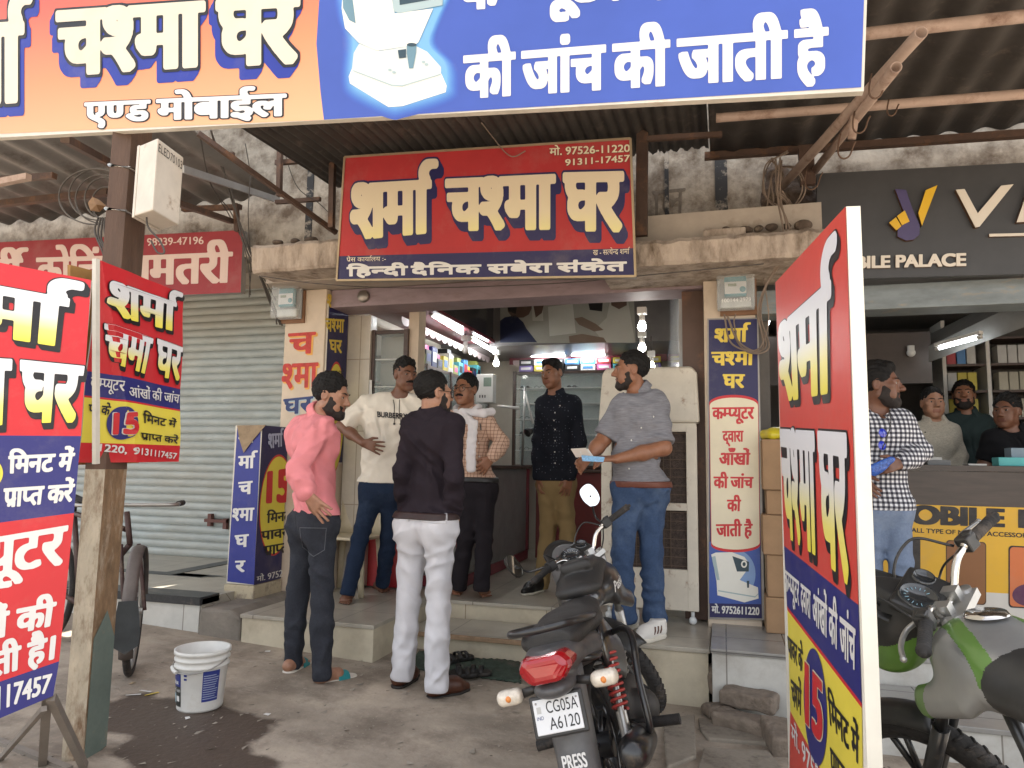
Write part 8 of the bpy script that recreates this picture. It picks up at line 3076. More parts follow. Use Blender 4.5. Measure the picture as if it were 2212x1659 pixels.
while y < 8.0:
 ci = (8, 7, 4, 9, 8, 1)[k % 6] if y < 7.2 else (5, 0, 3, 8)[k % 4]
 h_ = 0.1 + 0.05 * (k % 3)
 z = 2.22
 nm = 'near' if y < 6.4 else ('middle' if y < 7.2 else 'far')
 o = stock((-2.82, y, z), (0.14, 0.13, h_), ci, '%s %s box in the %s part of the row on the left cabinet' % ('tall' if k % 3 == 2 else ('low' if k % 3 == 0 else 'medium'), BXN[ci], nm), 'boxes on the left cabinet')
 b = MB()
 b.box((-2.7488, y, z + h_ / 2), (0.002, 0.09, h_ * 0.5))
 b.build('box_label', BXC[(ci + 3) % 10], o)
 if k % 2 == 0:
  stock((-2.83, y, z + h_ + 0.001), (0.11, 0.11, 0.05), (ci + 4) % 10, '%s small box lying on another in the %s part of the left cabinet' % (BXN[(ci + 4) % 10], nm), 'boxes on the left cabinet')
 k += 1
 y += 0.15
# counters
grey_g = mat('grey_counter_glass', (0.17, 0.175, 0.17), 0.15, var=0.1)
r = root('shop_counter', 'grey-fronted counter with dark top and maroon corner posts down the left of the shop', 'counter', (-2.25, 6.5, 0.25))
MB().bx((-2.5, 5.55, 1.225), (-2.02, 7.62, 1.255)).build('counter_top', wood_d, r, bevel=0.004)
MB().bx((-2.48, 5.57, 0.35), (-2.06, 7.6, 1.223)).build('front_panel', grey_g, r)
MB().bx((-2.49, 5.56, 0.26), (-2.045, 7.61, 0.348)).build('plinth', maroon, r)
for y_ in (5.55, 7.56):
 MB().bx((-2.1, y_, 0.352), (-2.04, y_ + 0.06, 1.222)).build('corner_post', maroon, r)
r = root('shop_counter', 'maroon-fronted counter across the back of the shop behind the man in dotted shirt', 'counter', (-1.3, 7.85, 0.25))
MB().bx((-2.0, 7.65, 1.19), (-0.75, 8.1, 1.22)).build('counter_top', wood_d, r, bevel=0.004)
MB().bx((-1.98, 7.68, 0.26), (-0.77, 8.08, 1.188)).build('front_panel', mat('red_brown_panel', (0.17, 0.03, 0.03), 0.35, var=0.15), r)
# the eye-test cabinet and the lamp stand
p = aty(1050, 840, 7.5)
r = root('test_chart_box', 'white wall box with small grey screen left of the glass cabinet', 'eye test box', p - (0, 0, 0.15))
MB().box(p, (0.2, 0.12, 0.32)).build('case', white_l, r, bevel=0.008)
MB().box(p + (0.035, -0.061, 0.07), (0.09, 0.004, 0.1)).build('screen', mat('grey_green_screen', (0.2, 0.25, 0.2), 0.2), r)
for q in (-0.05, -0.02, 0.01):
 MB().box(p + (q, -0.062, -0.09), (0.012, 0.004, 0.03)).build('switch', blk_plastic, r)
r = root('lamp_stand', 'slim grey examination lamp stand with jointed arm before the glass cabinet', 'lamp stand', aty(1128, 1000, 7.45))
b = MB()
b.tube([aty(1128, 1005, 7.45), aty(1134, 835, 7.45)], 0.013, 8)
b.build('pole', alloy, r)
b = MB()
b.tube([aty(1133, 845, 7.43), aty(1152, 915, 7.4)], 0.012, 8)
b.tube([aty(1075, 877, 7.42), aty(1122, 882, 7.42)], 0.016, 8)
b.build('arm', white_l, r)
b = MB()
b.lathe([(0.0001, 0), (0.03, 0), (0.05, 0.08), (0.045, 0.085), (0.0001, 0.07)], aty(1150, 928, 7.4), unit((-0.5, -0.7, -0.45)), 16)
b.build('lamp_head', blk_plastic, r)
# red cabinet, white appliance and plastic chair by the entrance
r = root('low_cabinet', 'low red cabinet under the narrow showcase', 'cabinet', (-2.72, 5.42, 0.25))
MB().bx((-2.98, 5.41, 0.26), (-2.42, 5.56, 1.0)).build('carcass', mat('red_laminate', (0.4, 0.03, 0.035), 0.35), r, bevel=0.005)
MB().bx((-2.7, 5.4, 0.3), (-2.695, 5.408, 0.97)).build('door_gap', blk_plastic, r)
r = root('plastic_chair', 'cream moulded plastic chair behind the pink-shirted man', 'chair', (-2.82, 5.12, 0.25))
cp = mat('cream_chair_plastic', (0.55, 0.48, 0.34), 0.45)
cxy = np.array((-2.82, 5.14, 0.25))
for sx in (-1, 1):
 for sy in (-1, 1):
  MB().tube([cxy + (sx * 0.19, sy * 0.17, 0), cxy + (sx * 0.16, sy * 0.15, 0.42)], [0.022, 0.03], 8).build('leg', cp, r)
MB().box(cxy + (0, 0, 0.43), (0.4, 0.38, 0.025)).build('seat', cp, r, bevel=0.01)
b = MB()
b.grid([[cxy + (x * 0.19, 0.17 + 0.05 * t - 0.04 * x * x, 0.44 + 0.42 * t * (1 - 0.1 * x * x)) for t in np.linspace(0, 1, 6)] for x in np.linspace(-1, 1, 9)])
b.build('backrest', cp, r, solid=0.012)
pa = aty(768, 1042, 5.45)
r = root('white_appliance', 'small white rounded appliance on the red cabinet behind the white T-shirt', 'appliance', (pa[0], 5.48, 1.0))
MB().bx((pa[0] - 0.1, 5.42, 1.002), (pa[0] + 0.1, 5.55, 1.22)).build('case', white_p, r, bevel=0.03)
MB().bx((pa[0] - 0.03, 5.415, 1.1), (pa[0] + 0.03, 5.419, 1.12)).build('vent', blk_plastic, r)
lq = [plane_y(5.31)(*q) for q in ((780, 820), (803, 821), (803, 878), (780, 880))]
MB().prism(lq, (0, 0.004, 0)).build('paper_notice', I_WHITE, None, loc=lq[3], label='small white paper notice on the narrow showcase behind the white T-shirt', cat='notice')
# ------------------------------------------------------------------ inside the phone shop
r = root('phone_rack', 'tall wall rack filled with rows of yellow and white phone boxes', 'rack', (2.5, 7.2, 0.25))
for k in range(6):
 z = 1.25 + k * 0.235
 MB().bx((1.9, 7.1, z), (3.5, 7.4, z + 0.02)).build('shelf', wood_d, r)
for x_ in (1.88, 2.22, 2.9, 3.5):
 MB().bx((x_, 7.08, 0.26), (x_ + 0.03, 7.42, 2.6)).build('upright', white_l, r)
MB().bx((1.9, 7.42, 0.26), (3.5, 7.44, 2.6)).build('back_panel', dk_inner, r)
bxc2 = [mat('phone_box_yellow', (0.5, 0.42, 0.05), 0.5, var=0.15), mat('phone_box_cream', (0.42, 0.4, 0.32), 0.5, var=0.15), mat('phone_box_white', (0.5, 0.5, 0.48), 0.5), BXC[0], BXC[3]]
nm2 = ('yellow', 'cream', 'white', 'blue', 'red')
for k in range(5):
 z = 1.272 + k * 0.235
 x = 1.93
 j_ = 0
 while x < 3.1:
  if abs(x - 2.2) < 0.06 or abs(x - 2.88) < 0.06:
   x += 0.08
   continue
  ci = 1 if x > 2.25 else (0 if (j_ + k) % 3 else (2, 3, 4)[(j_ + k) % 3])
  if k == 4 and x > 2.25:
   ci = 2
  if k == 4 and x < 2.05:
   ci = 3 if j_ else 4
  MB().box((x + 0.035, 7.2, z + 0.08), (0.07, 0.14, 0.16)).build('phone_box', [bxc2[ci]], None, bevel=0.003, loc=(x + 0.035, 7.2, z), label='%s phone box standing in a row on the %s shelf of the rack' % (nm2[ci], ('lowest', 'second lowest', 'middle', 'second highest', 'highest')[k]), cat='box', group='phone boxes on the rack')
  x += 0.078
  j_ += 1
tube_light(aty(2022, 754, 6.4), aty(2120, 727, 6.1), 'lit tube light slanting under the phone shop ceiling', tube_m2)
tube_light((0.4, 5.9, 2.55), (0.4, 6.9, 2.55), 'lit tube light at the left wall of the phone shop beside the tall sign', tube_m2)
MB().prism([aty(1960, 800, 6.9), aty(2230, 700, 5.9), aty(2230, 640, 5.9), aty(1960, 770, 6.9)], (0.0, 0.6, 0.12)).build('bulkhead', mat('white_bulkhead', (0.25, 0.25, 0.24), 0.6), None, loc=aty(2100, 740, 6.4), label='pale sloping bulkhead above the phone rack', cat='bulkhead')
r = root('wall_shelf', 'pale wall shelf stacked with white cartons behind the checked shirt', 'shelf', (1.3, 8.1, 1.4))
for k in range(3):
 MB().bx((0.7, 7.95, 1.45 + 0.38 * k), (1.8, 8.28, 1.475 + 0.38 * k)).build('board', white_l, r)
for k, (x, zlv, w_, h_, c) in enumerate(((1.0, 1.855, 0.22, 0.2, 4), (1.3, 1.855, 0.26, 0.24, 4), (1.58, 1.855, 0.2, 0.3, 8), (1.05, 1.475, 0.3, 0.18, 4), (1.45, 1.475, 0.26, 0.24, 4), (0.85, 2.235, 0.2, 0.2, 4), (1.25, 2.235, 0.3, 0.2, 4), (1.6, 2.235, 0.2, 0.25, 8))):
 MB().bx((x - w_ / 2, 7.98, zlv + 0.0015), (x + w_ / 2, 8.2, zlv + h_)).build('carton', [BXC[c] if c != 4 else mat('grey_white_carton', (0.33, 0.33, 0.32), 0.6)], None, bevel=0.004, loc=(x, 8.1, zlv), label='%s %s on the %s board of the pale wall shelf' % (('small', 'wide')[w_ > 0.24], 'white carton' if c == 4 else 'black carton', ('lowest', 'middle', 'highest')[k // 3 if k < 3 else (0 if k < 5 else 2)] if not k < 3 else 'middle'), cat='carton', group='cartons on the phone shop shelf')
MB().bx((0.36, 6.7, 2.0), (1.7, 6.76, 2.44)).build('upper_panel', mat('dark_brown_panel', (0.06, 0.045, 0.04), 0.4, var=0.2), None, loc=(1.0, 6.7, 2.0), label='dark brown overhead panel in the phone shop', cat='panel')
r = root('security_camera', 'small white dome security camera under the shelf in the phone shop', 'camera', aty(1968, 758, 6.69))
b = MB()
b.ball(aty(1968, 762, 6.66), 0.035, 8)
b.build('dome', white_p, r)
b = MB()
b.cyl(aty(1968, 762, 6.66) + (0, 0, 0.02), aty(1968, 762, 6.66) + (0, 0, 0.06), 0.028)
b.build('mount', white_p, r)
# things on the phone counter
for (x0_, x1_, y_, h_, m_, lb_) in ((2150, 2240, 5.36, 0.055, mat('turquoise_box', (0.08, 0.42, 0.42), 0.4), 'turquoise flat box on the phone counter at the right edge'), (2178, 2240, 5.5, 0.12, mat('grey_blue_box', (0.2, 0.27, 0.33), 0.4), 'grey-blue box behind the turquoise one on the phone counter'), (1998, 2048, 5.45, 0.035, mat('grey_tray', (0.15, 0.15, 0.15), 0.4), 'dark tray on the phone counter before the cream-shirted man'), (1985, 2030, 5.62, 0.055, white_l, 'pale stack of leaflets on the phone counter before the cream-shirted man'), (2085, 2125, 5.35, 0.012, white_l, 'white sheet of paper lying flat on the phone counter')):
 a, b_ = aty(x0_, 1000, y_), aty(x1_, 1000, y_)
 MB().bx((a[0], y_ - 0.06, 1.3065), (b_[0], y_ + 0.06, 1.3065 + h_)).build('box' if h_ > 0.02 else 'paper', m_, None, bevel=0.003, loc=((a[0] + b_[0]) / 2, y_, 1.3065), label=lb_, cat='box' if h_ > 0.02 else 'paper', group='things on the phone counter')
# ------------------------------------------------------------------ the people
def skinmat(name, c):
 m = mat(name, c, 0.45, var=0.14, scale=26.0, bump=0.12, bscale=260.0, col2=(c[0] * 0.86, c[1] * 0.68, c[2] * 0.66), amt2=0.42, scale2=22.0, sharp=0.4)
 m['c'] = c
 return m
SK1 = skinmat('skin_warm_brown', (0.26, 0.115, 0.062))
SK2 = skinmat('skin_deep_brown', (0.16, 0.07, 0.04))
SK3 = skinmat('skin_light_brown', (0.36, 0.185, 0.115))
mat('eye_white', (0.4, 0.36, 0.33), 0.25, var=0)
mat('iris', (0.012, 0.008, 0.006), 0.15, var=0)
mat('hair_black', (0.009, 0.008, 0.0075), 0.62, spec=0.25, var=0.4, scale=60, bump=0.5, bscale=260.0)
mat('beard_black', (0.02, 0.0135, 0.011), 0.7, var=0.4, scale=90, bump=0.6, bscale=340.0)
mat('stubble', (0.05, 0.028, 0.02), 0.7, var=0.3, scale=90, bump=0.4, bscale=340.0)
mat('dark_metal', (0.03, 0.025, 0.02), 0.35, 0.6, var=0)
def cloth(name, c, rough=0.85, **k):
 k.setdefault('var', 0.07)
 k.setdefault('bump', 0.25)
 k.setdefault('bscale', 420.0)
 k.setdefault('crease', 0.8)
 return mat(name, c, rough, spec=0.2, **k)
def denim(name, c, c2, amt=0.45):
 return mat(name, c, 0.85, var=0.14, scale=90.0, bump=0.3, bscale=500.0, col2=c2, amt2=amt, scale2=3.2, spec=0.15, sharp=0.35, crease=0.6)
pink = cloth('pink_cotton', (0.78, 0.27, 0.29))
black = cloth('black_cotton', (0.022, 0.016, 0.022))
white_tee = cloth('off_white_jersey', (0.74, 0.68, 0.58))
white_trouser = cloth('white_twill', (0.6, 0.595, 0.62), bscale=600.0)
charcoal = denim('charcoal_denim', (0.035, 0.038, 0.048), (0.075, 0.08, 0.095))
blue_dark = denim('dark_blue_denim', (0.016, 0.027, 0.055), (0.05, 0.07, 0.11))
blue_mid = denim('blue_denim', (0.045, 0.075, 0.145), (0.13, 0.18, 0.27), 0.5)
blue_pale = denim('pale_blue_denim', (0.17, 0.22, 0.32), (0.3, 0.35, 0.44), 0.5)
khaki = cloth('khaki_twill', (0.3, 0.212, 0.1))
dark_trouser = cloth('black_trouser_cloth', (0.018, 0.015, 0.019))
grey_slub = mat('grey_slub_cotton', (0.205, 0.205, 0.225), 0.85, var=0.25, scale=20.0, bump=0.2, bscale=300.0, spec=0.2, stretch=(1.0, 1.0, 9.0), crease=0.5)
dotted = mat('navy_dotted_cotton', (0.012, 0.014, 0.022), 0.8, var=0.1, spec=0.2, crease=0.5)
def _dots(m):
 n, L = m.node_tree.nodes, m.node_tree.links
 b = n['Principled BSDF']
 tc = n.new('ShaderNodeTexCoord')
 v = n.new('ShaderNodeTexVoronoi')
 v.inputs['Scale'].default_value = 42.0
 v.inputs['Randomness'].default_value = 0.35
 L.new(tc.outputs['Object'], v.inputs['Vector'])
 lt = n.new('ShaderNodeMath')
 lt.operation = 'LESS_THAN'
 lt.inputs[1].default_value = 0.155
 L.new(v.outputs['Distance'], lt.inputs[0])
 mx = n.new('ShaderNodeMix')
 mx.data_type = 'RGBA'
 mx.inputs[6].default_value = (0.012, 0.014, 0.022, 1)
 mx.inputs[7].default_value = (0.13, 0.15, 0.19, 1)
 L.new(lt.outputs[0], mx.inputs[0])
 L.new(mx.outputs[2], b.inputs['Base Color'])
_dots(dotted)
plaid = checks('peach_plaid_cotton', (0.62, 0.42, 0.31), ((0.36, 0.21, 0.15), (0.19, 0.09, 0.065)), scale=37.0)
gingham = checks('black_white_gingham', (0.74, 0.74, 0.76), ((0.17, 0.17, 0.2), (0.016, 0.016, 0.025)), scale=38.0, kind='gingham')
cream_slub = mat('cream_slub_cotton', (0.47, 0.43, 0.36), 0.85, var=0.3, scale=70.0, spec=0.2, stretch=(1, 1, 4.0))
dark_green = cloth('dark_green_cotton', (0.03, 0.045, 0.045))
jet = cloth('jet_cotton', (0.008, 0.008, 0.01))
leather_brown = mat('brown_leather', (0.075, 0.026, 0.014), 0.4, var=0.25, scale=20)
belt_brown = mat('brown_belt_leather', (0.13, 0.04, 0.025), 0.45, var=0.15)
black_leather = mat('black_leather', (0.012, 0.011, 0.011), 0.4, var=0.2)
sole_dark = mat('dark_sole', (0.02, 0.016, 0.014), 0.6)
sole_white = mat('white_foam_sole', (0.62, 0.58, 0.5), 0.7, var=0.15)
teal = mat('teal_rubber', (0.02, 0.23, 0.25), 0.55)
white_mesh = mat('white_trainer_mesh', (0.66, 0.64, 0.6), 0.8, bump=0.3, bscale=300)
brown_stripe = mat('brown_stripe', (0.16, 0.1, 0.08), 0.7)

FLOOR = 0.25
P_PINK = person('bearded man in pink shirt and charcoal jeans, seen from behind with hand on hip', 3.75,
 dict(head=(717, 856, 0.0), neck=(692, 893, 0.02), shR=(699, 926, -0.1), shL=(655, 924, 0.17), elR=(642, 1012, -0.27), wrR=(664, 1068, -0.28), elL=(668, 1015, 0.3), wrL=(694, 1080, 0.34),
   hipR=(700, 1142, -0.06), hipL=(661, 1140, 0.1), knR=(696, 1300, -0.03), knL=(641, 1298, 0.1), anR=(695, 1458, -0.03), anL=(632, 1436, 0.1),
   footR=(677, 1486, 768, 1464, -0.0), footL=(616, 1462, 668, 1432, 0.02), hem=(680, 1108), waist=(680, 1098), ground=gz(-2.3)),
 128, 98, SK3, dict(top=0.026, side=0.013, nape=-0.012, line=0.055, fuzz=0.006), dict(mat=pink, sleeve='long', collar=True, open=0.1, loose=0.02, fold=0.011, cuff=0.9), dict(mat=charcoal, cuff=0.054, loose=0.009, fold=0.007), ('slides', sole_white, teal), 11,
 pitch=-12, beard=0.014, hands=dict(R={'to': (702, 1112, -0.27), 'n': (0.2, 1.0, 0.1), 'side': -1, 'curl': 0.1, 'spread': 0.9, 'sc': 1.08}), sc=1.02)
P_TEE = person('young man in white printed T-shirt and blue jeans, barefoot with hand on his stomach', 4.9,
 dict(head=(876, 811, 0.0), neck=(864, 851, 0.03), shR=(786, 874, -0.02), shL=(908, 872, 0.06), elR=(738, 921, -0.12), wrR=(784, 957, -0.2), elL=(926, 935, 0.1), wrL=(914, 1005, 0.05),
   hipR=(800, 1068, 0.0), hipL=(852, 1068, 0.06), knR=(777, 1166, -0.06), knL=(840, 1158, 0.12), anR=(752, 1278, -0.14), anL=(827, 1258, 0.26),
   footR=(757, 1294, 727, 1319, FLOOR), footL=(812, 1271, 850, 1287, FLOOR), hem=(810, 1041), waist=(810, 1036), ground=FLOOR),
 28, 52, SK2, dict(top=0.03, side=0.004, line=0.06, fuzz=0.008, quiff=True), dict(name='t_shirt', mat=white_tee, sleeve='half', loose=0.02, upto=0.88, fold=0.009), dict(mat=blue_dark, cuff=0.056, loose=0.008), ('bare',), 21,
 pitch=-4, tache=True, hands=dict(R={'to': (826, 970, -0.2), 'n': (0.2, 1.0, 0.0), 'side': 1, 'curl': 0.25, 'spread': 0.9}), sc=1.0)
P_BLACK = person('bearded man in black shirt and white trousers seen from behind, hands in his pockets', 3.8,
 dict(head=(938, 850, 0.0), neck=(934, 889, 0.0), shL=(888, 918, 0.02), shR=(982, 918, -0.02), elL=(868, 1020, -0.06), wrL=(876, 1096, 0.08), elR=(981, 1032, -0.1), wrR=(980, 1118, 0.02),
   hipL=(887, 1146, 0.03), hipR=(957, 1148, -0.02), knL=(882, 1302, 0.05), knR=(947, 1310, -0.02), anL=(869, 1456, 0.05), anR=(943, 1481, -0.04),
   footL=(852, 1491, 899, 1462, -0.0), footR=(922, 1513, 1022, 1490, -0.02), hem=(925, 1106), waist=(925, 1106), ground=gz(-1.7)),
 166, 138, SK3, dict(top=0.018, side=0.007, nape=0.0, line=0.055), dict(mat=black, sleeve='long', tuck=True, collar=True, open=0.0, loose=0.014, fold=0.009, cuff=0.96), dict(mat=white_trouser, cuff=0.066, loose=0.012, belt=mat('dark_belt', (0.03, 0.015, 0.014), 0.5), fold=0.008), ('shoes', leather_brown, sole_dark), 31,
 pitch=0, beard=0.012, specs=True, hands=dict(R={'curl': 0.5, 'to': (978, 1142, 0.06)}, L={'curl': 0.5}), fat=0.98)
P_PLAID = person('moustached man in peach plaid shirt with white scarf and spectacles, barefoot', 5.15,
 dict(head=(1006, 842, 0.0), neck=(1011, 884, 0.03), shR=(966, 905, 0.0), shL=(1053, 905, 0.0), elR=(952, 975, 0.02), wrR=(966, 1035, -0.08), elL=(1085, 957, -0.02), wrL=(1063, 988, -0.14),
   hipR=(1016, 1062, 0.0), hipL=(1048, 1062, 0.0), knR=(1006, 1162, -0.02), knL=(1046, 1164, -0.02), anR=(991, 1264, 0.05), anL=(1040, 1268, 0.0),
   footR=(996, 1276, 982, 1287, FLOOR), footL=(1036, 1280, 1064, 1297, FLOOR), hem=(1032, 1031), waist=(1032, 1031), ground=FLOOR),
 -6, -14, SK1, dict(top=0.018, side=0.008, line=0.07, nape=0.0), dict(mat=plaid, sleeve='long', tuck=True, collar=True, open=0.1, loose=0.013, fold=0.0035, uv=True, cuff=0.92), dict(mat=dark_trouser, cuff=0.062, loose=0.01, belt=black_leather), ('bare',), 41,
 tache=True, specs=True, hands=dict(L={'to': (1042, 1012, -0.16), 'n': (-0.4, 0.9, 0.0), 'side': -1, 'curl': 0.5, 'spread': 0.5}), fat=1.0)
P_DARK = person('man in dark dotted shirt and khaki trousers standing at the back of the shop', 5.75,
 dict(head=(1193, 808, 0.0), neck=(1199, 847, 0.03), shR=(1170, 872, 0.0), shL=(1243, 872, 0.0), elR=(1163, 950, 0.0), wrR=(1163, 1030, -0.05), elL=(1253, 955, 0.0), wrL=(1231, 1030, -0.08),
   hipR=(1181, 1052, 0.0), hipL=(1219, 1052, 0.0), knR=(1184, 1145, 0.0), knL=(1226, 1145, 0.0), anR=(1170, 1262, 0.0), anL=(1224, 1262, 0.0),
   footR=(1172, 1277, 1126, 1288, FLOOR), footL=(1226, 1277, 1220, 1288, FLOOR), hem=(1200, 1037), waist=(1200, 1030), ground=FLOOR),
 -16, -24, SK1, dict(top=0.02, side=0.004, line=0.066, quiff=True), dict(mat=dotted, sleeve='long', collar=True, open=0.4, loose=0.015, cuff=0.95, fold=0.004), dict(mat=khaki, cuff=0.064, loose=0.012), ('shoes', black_leather, sole_white), 51,
 pitch=-6, tilt=-7, hands=dict(L={'to': (1221, 1068, -0.1), 'n': (-0.5, 0.8, 0), 'side': -1, 'curl': 0.3, 'spread': 0.4}), fat=0.98)
P_GREY = person('stout bearded man in grey short-sleeved shirt and blue jeans with brown belt', 4.5,
 dict(head=(1362, 801, 0.0), neck=(1380, 842, 0.03), shL=(1420, 868, 0.02), shR=(1342, 872, -0.06), elL=(1434, 968, -0.1), wrL=(1330, 992, -0.26), elR=(1303, 950, -0.1), wrR=(1273, 986, -0.22),
   hipL=(1410, 1062, 0.05), hipR=(1352, 1064, -0.03), knL=(1406, 1190, 0.03), knR=(1344, 1190, -0.04), anL=(1414, 1338, 0.03), anR=(1350, 1334, -0.02),
   footL=(1434, 1376, 1372, 1392, FLOOR), footR=(1372, 1352, 1334, 1368, FLOOR), hem=(1385, 1040), waist=(1385, 1040), ground=FLOOR),
 -40, -74, SK1, dict(top=0.016, side=0.004, line=0.064), dict(mat=grey_slub, sleeve='half', tuck=True, collar=True, open=0.8, loose=0.015, upto=0.86, fold=0.008), dict(mat=blue_mid, cuff=0.075, loose=0.013, belt=belt_brown, fold=0.008), ('trainers', white_mesh, sole_white, brown_stripe), 61,
 beard=0.007, belly=0.05, fat=1.08, hands=dict(L={'to': (1286, 990, -0.34), 'n': (0.0, 0.3, -0.9), 'side': -1, 'curl': 0.7}, R={'to': (1252, 1006, -0.28), 'n': (0.6, 0.3, 0.5), 'side': 1, 'curl': 0.5}))
P_CHECK = person('bearded man in black and white checked shirt beside the tall sign, holding a blue packet', 4.65,
 dict(head=(1902, 832, 0.0), neck=(1890, 884, 0.04), shL=(1953, 910, 0.02), shR=(1843, 908, 0.0), elL=(1990, 976, 0.0), wrL=(1946, 1001, -0.2), elR=(1832, 985, 0.0), wrR=(1860, 1030, -0.15),
   hipL=(1938, 1112, 0.0), hipR=(1880, 1112, 0.0), knL=(1946, 1216, -0.02), knR=(1880, 1216, 0.0), anL=(1944, 1340, 0.02), anR=(1882, 1338, 0.02),
   footL=(1932, 1356, 1950, 1384, 0.25), footR=(1888, 1354, 1884, 1380, 0.25), hem=(1915, 1099), waist=(1915, 1090), ground=0.25),
 14, 72, SK2, dict(top=0.03, side=0.01, line=0.06, quiff=True, nape=-0.01), dict(mat=gingham, sleeve='long', collar=True, open=0.7, loose=0.02, uv=True, fold=0.004, cuff=0.9), dict(mat=blue_pale, cuff=0.058, loose=0.01), ('trainers', white_mesh, sole_white, brown_stripe), 71,
 beard=0.012, sc=1.07, hands=dict(L={'to': (1916, 1006, -0.26), 'n': (-0.3, 0.8, -0.2), 'side': -1, 'curl': 0.75}))
P_CREAM = person('man in cream shirt behind the phone shop counter', 6.3,
 dict(head=(2015, 871, 0.0), neck=(2017, 904, 0.02), shL=(2058, 931, 0.0), shR=(1983, 929, 0.0), elL=(2074, 985, 0.0), wrL=(2062, 1040, -0.1), elR=(1972, 985, 0.0), wrR=(1982, 1040, -0.1),
   hipL=(2036, 1060, 0), hipR=(2000, 1060, 0), knL=(2036, 1150, 0), knR=(2000, 1150, 0), anL=(2036, 1235, 0), anR=(2000, 1235, 0), hem=(2018, 1062), ground=FLOOR),
 4, 2, SK3, dict(top=0.018, side=0.006, line=0.07), dict(mat=cream_slub, sleeve='long', collar=True, open=0.5, loose=0.014, fold=0.003), dict(mat=dark_trouser), ('none',), 81, low=True, res=0.0085)
P_HAT = person('bearded man in dark green shirt at the back of the phone shop', 6.9,
 dict(head=(2082, 854, 0.0), neck=(2086, 888, 0.02), shL=(2132, 912, 0.0), shR=(2048, 910, 0.0), elL=(2146, 970, 0.0), wrL=(2130, 1030, -0.1), elR=(2036, 970, 0.0), wrR=(2050, 1030, -0.1),
   hipL=(2104, 1050, 0), hipR=(2068, 1050, 0), knL=(2104, 1140, 0), knR=(2068, 1140, 0), anL=(2104, 1220, 0), anR=(2068, 1220, 0), hem=(2086, 1052), ground=FLOOR),
 -12, -16, SK1, dict(top=0.022, side=0.008, line=0.052), dict(mat=dark_green, sleeve='long', collar=True, open=0.1, loose=0.016), dict(mat=dark_trouser), ('none',), 91, pitch=8, beard=0.014, low=True, res=0.0085, sc=1.04)
P_JET = person('young man in black polo shirt at the right end of the phone shop counter', 5.9,
 dict(head=(2175, 889, 0.0), neck=(2186, 925, 0.02), shL=(2232, 950, 0.0), shR=(2138, 948, 0.0), elL=(2246, 1005, 0.0), wrL=(2226, 1070, -0.1), elR=(2126, 1005, 0.0), wrR=(2142, 1070, -0.1),
   hipL=(2206, 1085, 0), hipR=(2166, 1085, 0), knL=(2206, 1180, 0), knR=(2166, 1180, 0), anL=(2206, 1270, 0), anR=(2166, 1270, 0), hem=(2186, 1088), ground=FLOOR),
 -16, -42, SK2, dict(top=0.026, side=0.008, line=0.058, fuzz=0.007), dict(mat=jet, sleeve='half', collar=True, open=0.4, loose=0.014), dict(mat=dark_trouser), ('none',), 101, low=True, res=0.0085)
# ------------------------------------------------------------------ what people wear and hold
def px3(px, py, Y):
 return aty(px, py, Y)
# lettering on the T-shirt
rt_, j_, d_ = P_TEE
fwd = d_['fwd']
nT = unit(fwd + (0, 0, 0.05))
pc = d_['Sm'] + fwd * 0.25 - d_['up'] * 0.13
s = Sign(Plane(pc, nT))
s.warp = conform(d_['shirt'], nT, 0.007)
s.text('BURBERRY', [(815, 884), (881, 891), (880, 903), (816, 897)], I_BLACK, (0.035, 0.03), 0, 96)
s.build('chest_print', d_['shirt'])
cf = conform(d_['shirt'], nT, 0.004)
for k, pts in enumerate((((851, 858), (853, 870), (853, 890), (854, 900), (853, 912)), ((865, 858), (864, 875), (864, 892), (866, 903), (867, 913)))):
 q = np.array([s.P(*p) for p in bez([np.array(p, float) for p in pts], 24)])
 q = cf(q)
 b = MB()
 b.tube(q, 0.0028, 6)
 b.ball(q[-1], 0.008, 6)
 b.build('cord', blk_plastic, rt_)
# scarf on the man in plaid
rt_, j_, d_ = P_PLAID
scarf_m = cloth('white_gauze_scarf', (0.74, 0.71, 0.72), bump=0.4, bscale=260.0)
fwd, N_, upv_ = d_['fwd'], d_['N'], d_['up']
F = Field(N_ - (0.3, 0.3, 0.62), N_ + (0.3, 0.3, 0.2), 0.006)
ringp = []
for a in np.linspace(0, 2 * PI, 25):
 v = fwd * math.cos(a) + d_['rt'] * math.sin(a)
 ringp.append(N_ + v * (0.092 + 0.014 * math.cos(a)) + upv_ * (0.012 - 0.05 * max(0, math.cos(a)) - 0.01 * math.cos(2 * a)))
for a, b in zip(ringp[:-1], ringp[1:]):
 F.cap(a, b, 0.021, k=0.012)
lf = -d_['rt']
sh_ = d_['Sm']
front = lambda px, py, o: aty(px, py, 5.15 - o)
path = [N_ + fwd * 0.105 - upv_ * 0.045 + lf * -0.02, front(1022, 915, 0.165), front(1019, 950, 0.168), front(1017, 985, 0.165), front(1018, 1012, 0.16)]
for a, b in zip(path[:-1], path[1:]):
 F.cap(a + lf * 0.012, b + lf * 0.012, 0.028, 0.03, k=0.01, flat=(fwd, 1.8))
 F.cap(a - lf * 0.012, b - lf * 0.012, 0.028, 0.03, k=0.01, flat=(fwd, 1.8))
for a, b in ((N_ + fwd * 0.11 - upv_ * 0.03, front(1045, 893, 0.09)), (front(1045, 893, 0.09), front(1062, 889, 0.03))):
 F.cap(a, b, 0.03, 0.032, k=0.015, flat=(fwd, 1.3))
F.ripple(folds(0.004, 77, 110.0, 40.0))
solid('scarf', F, scarf_m, rt_)
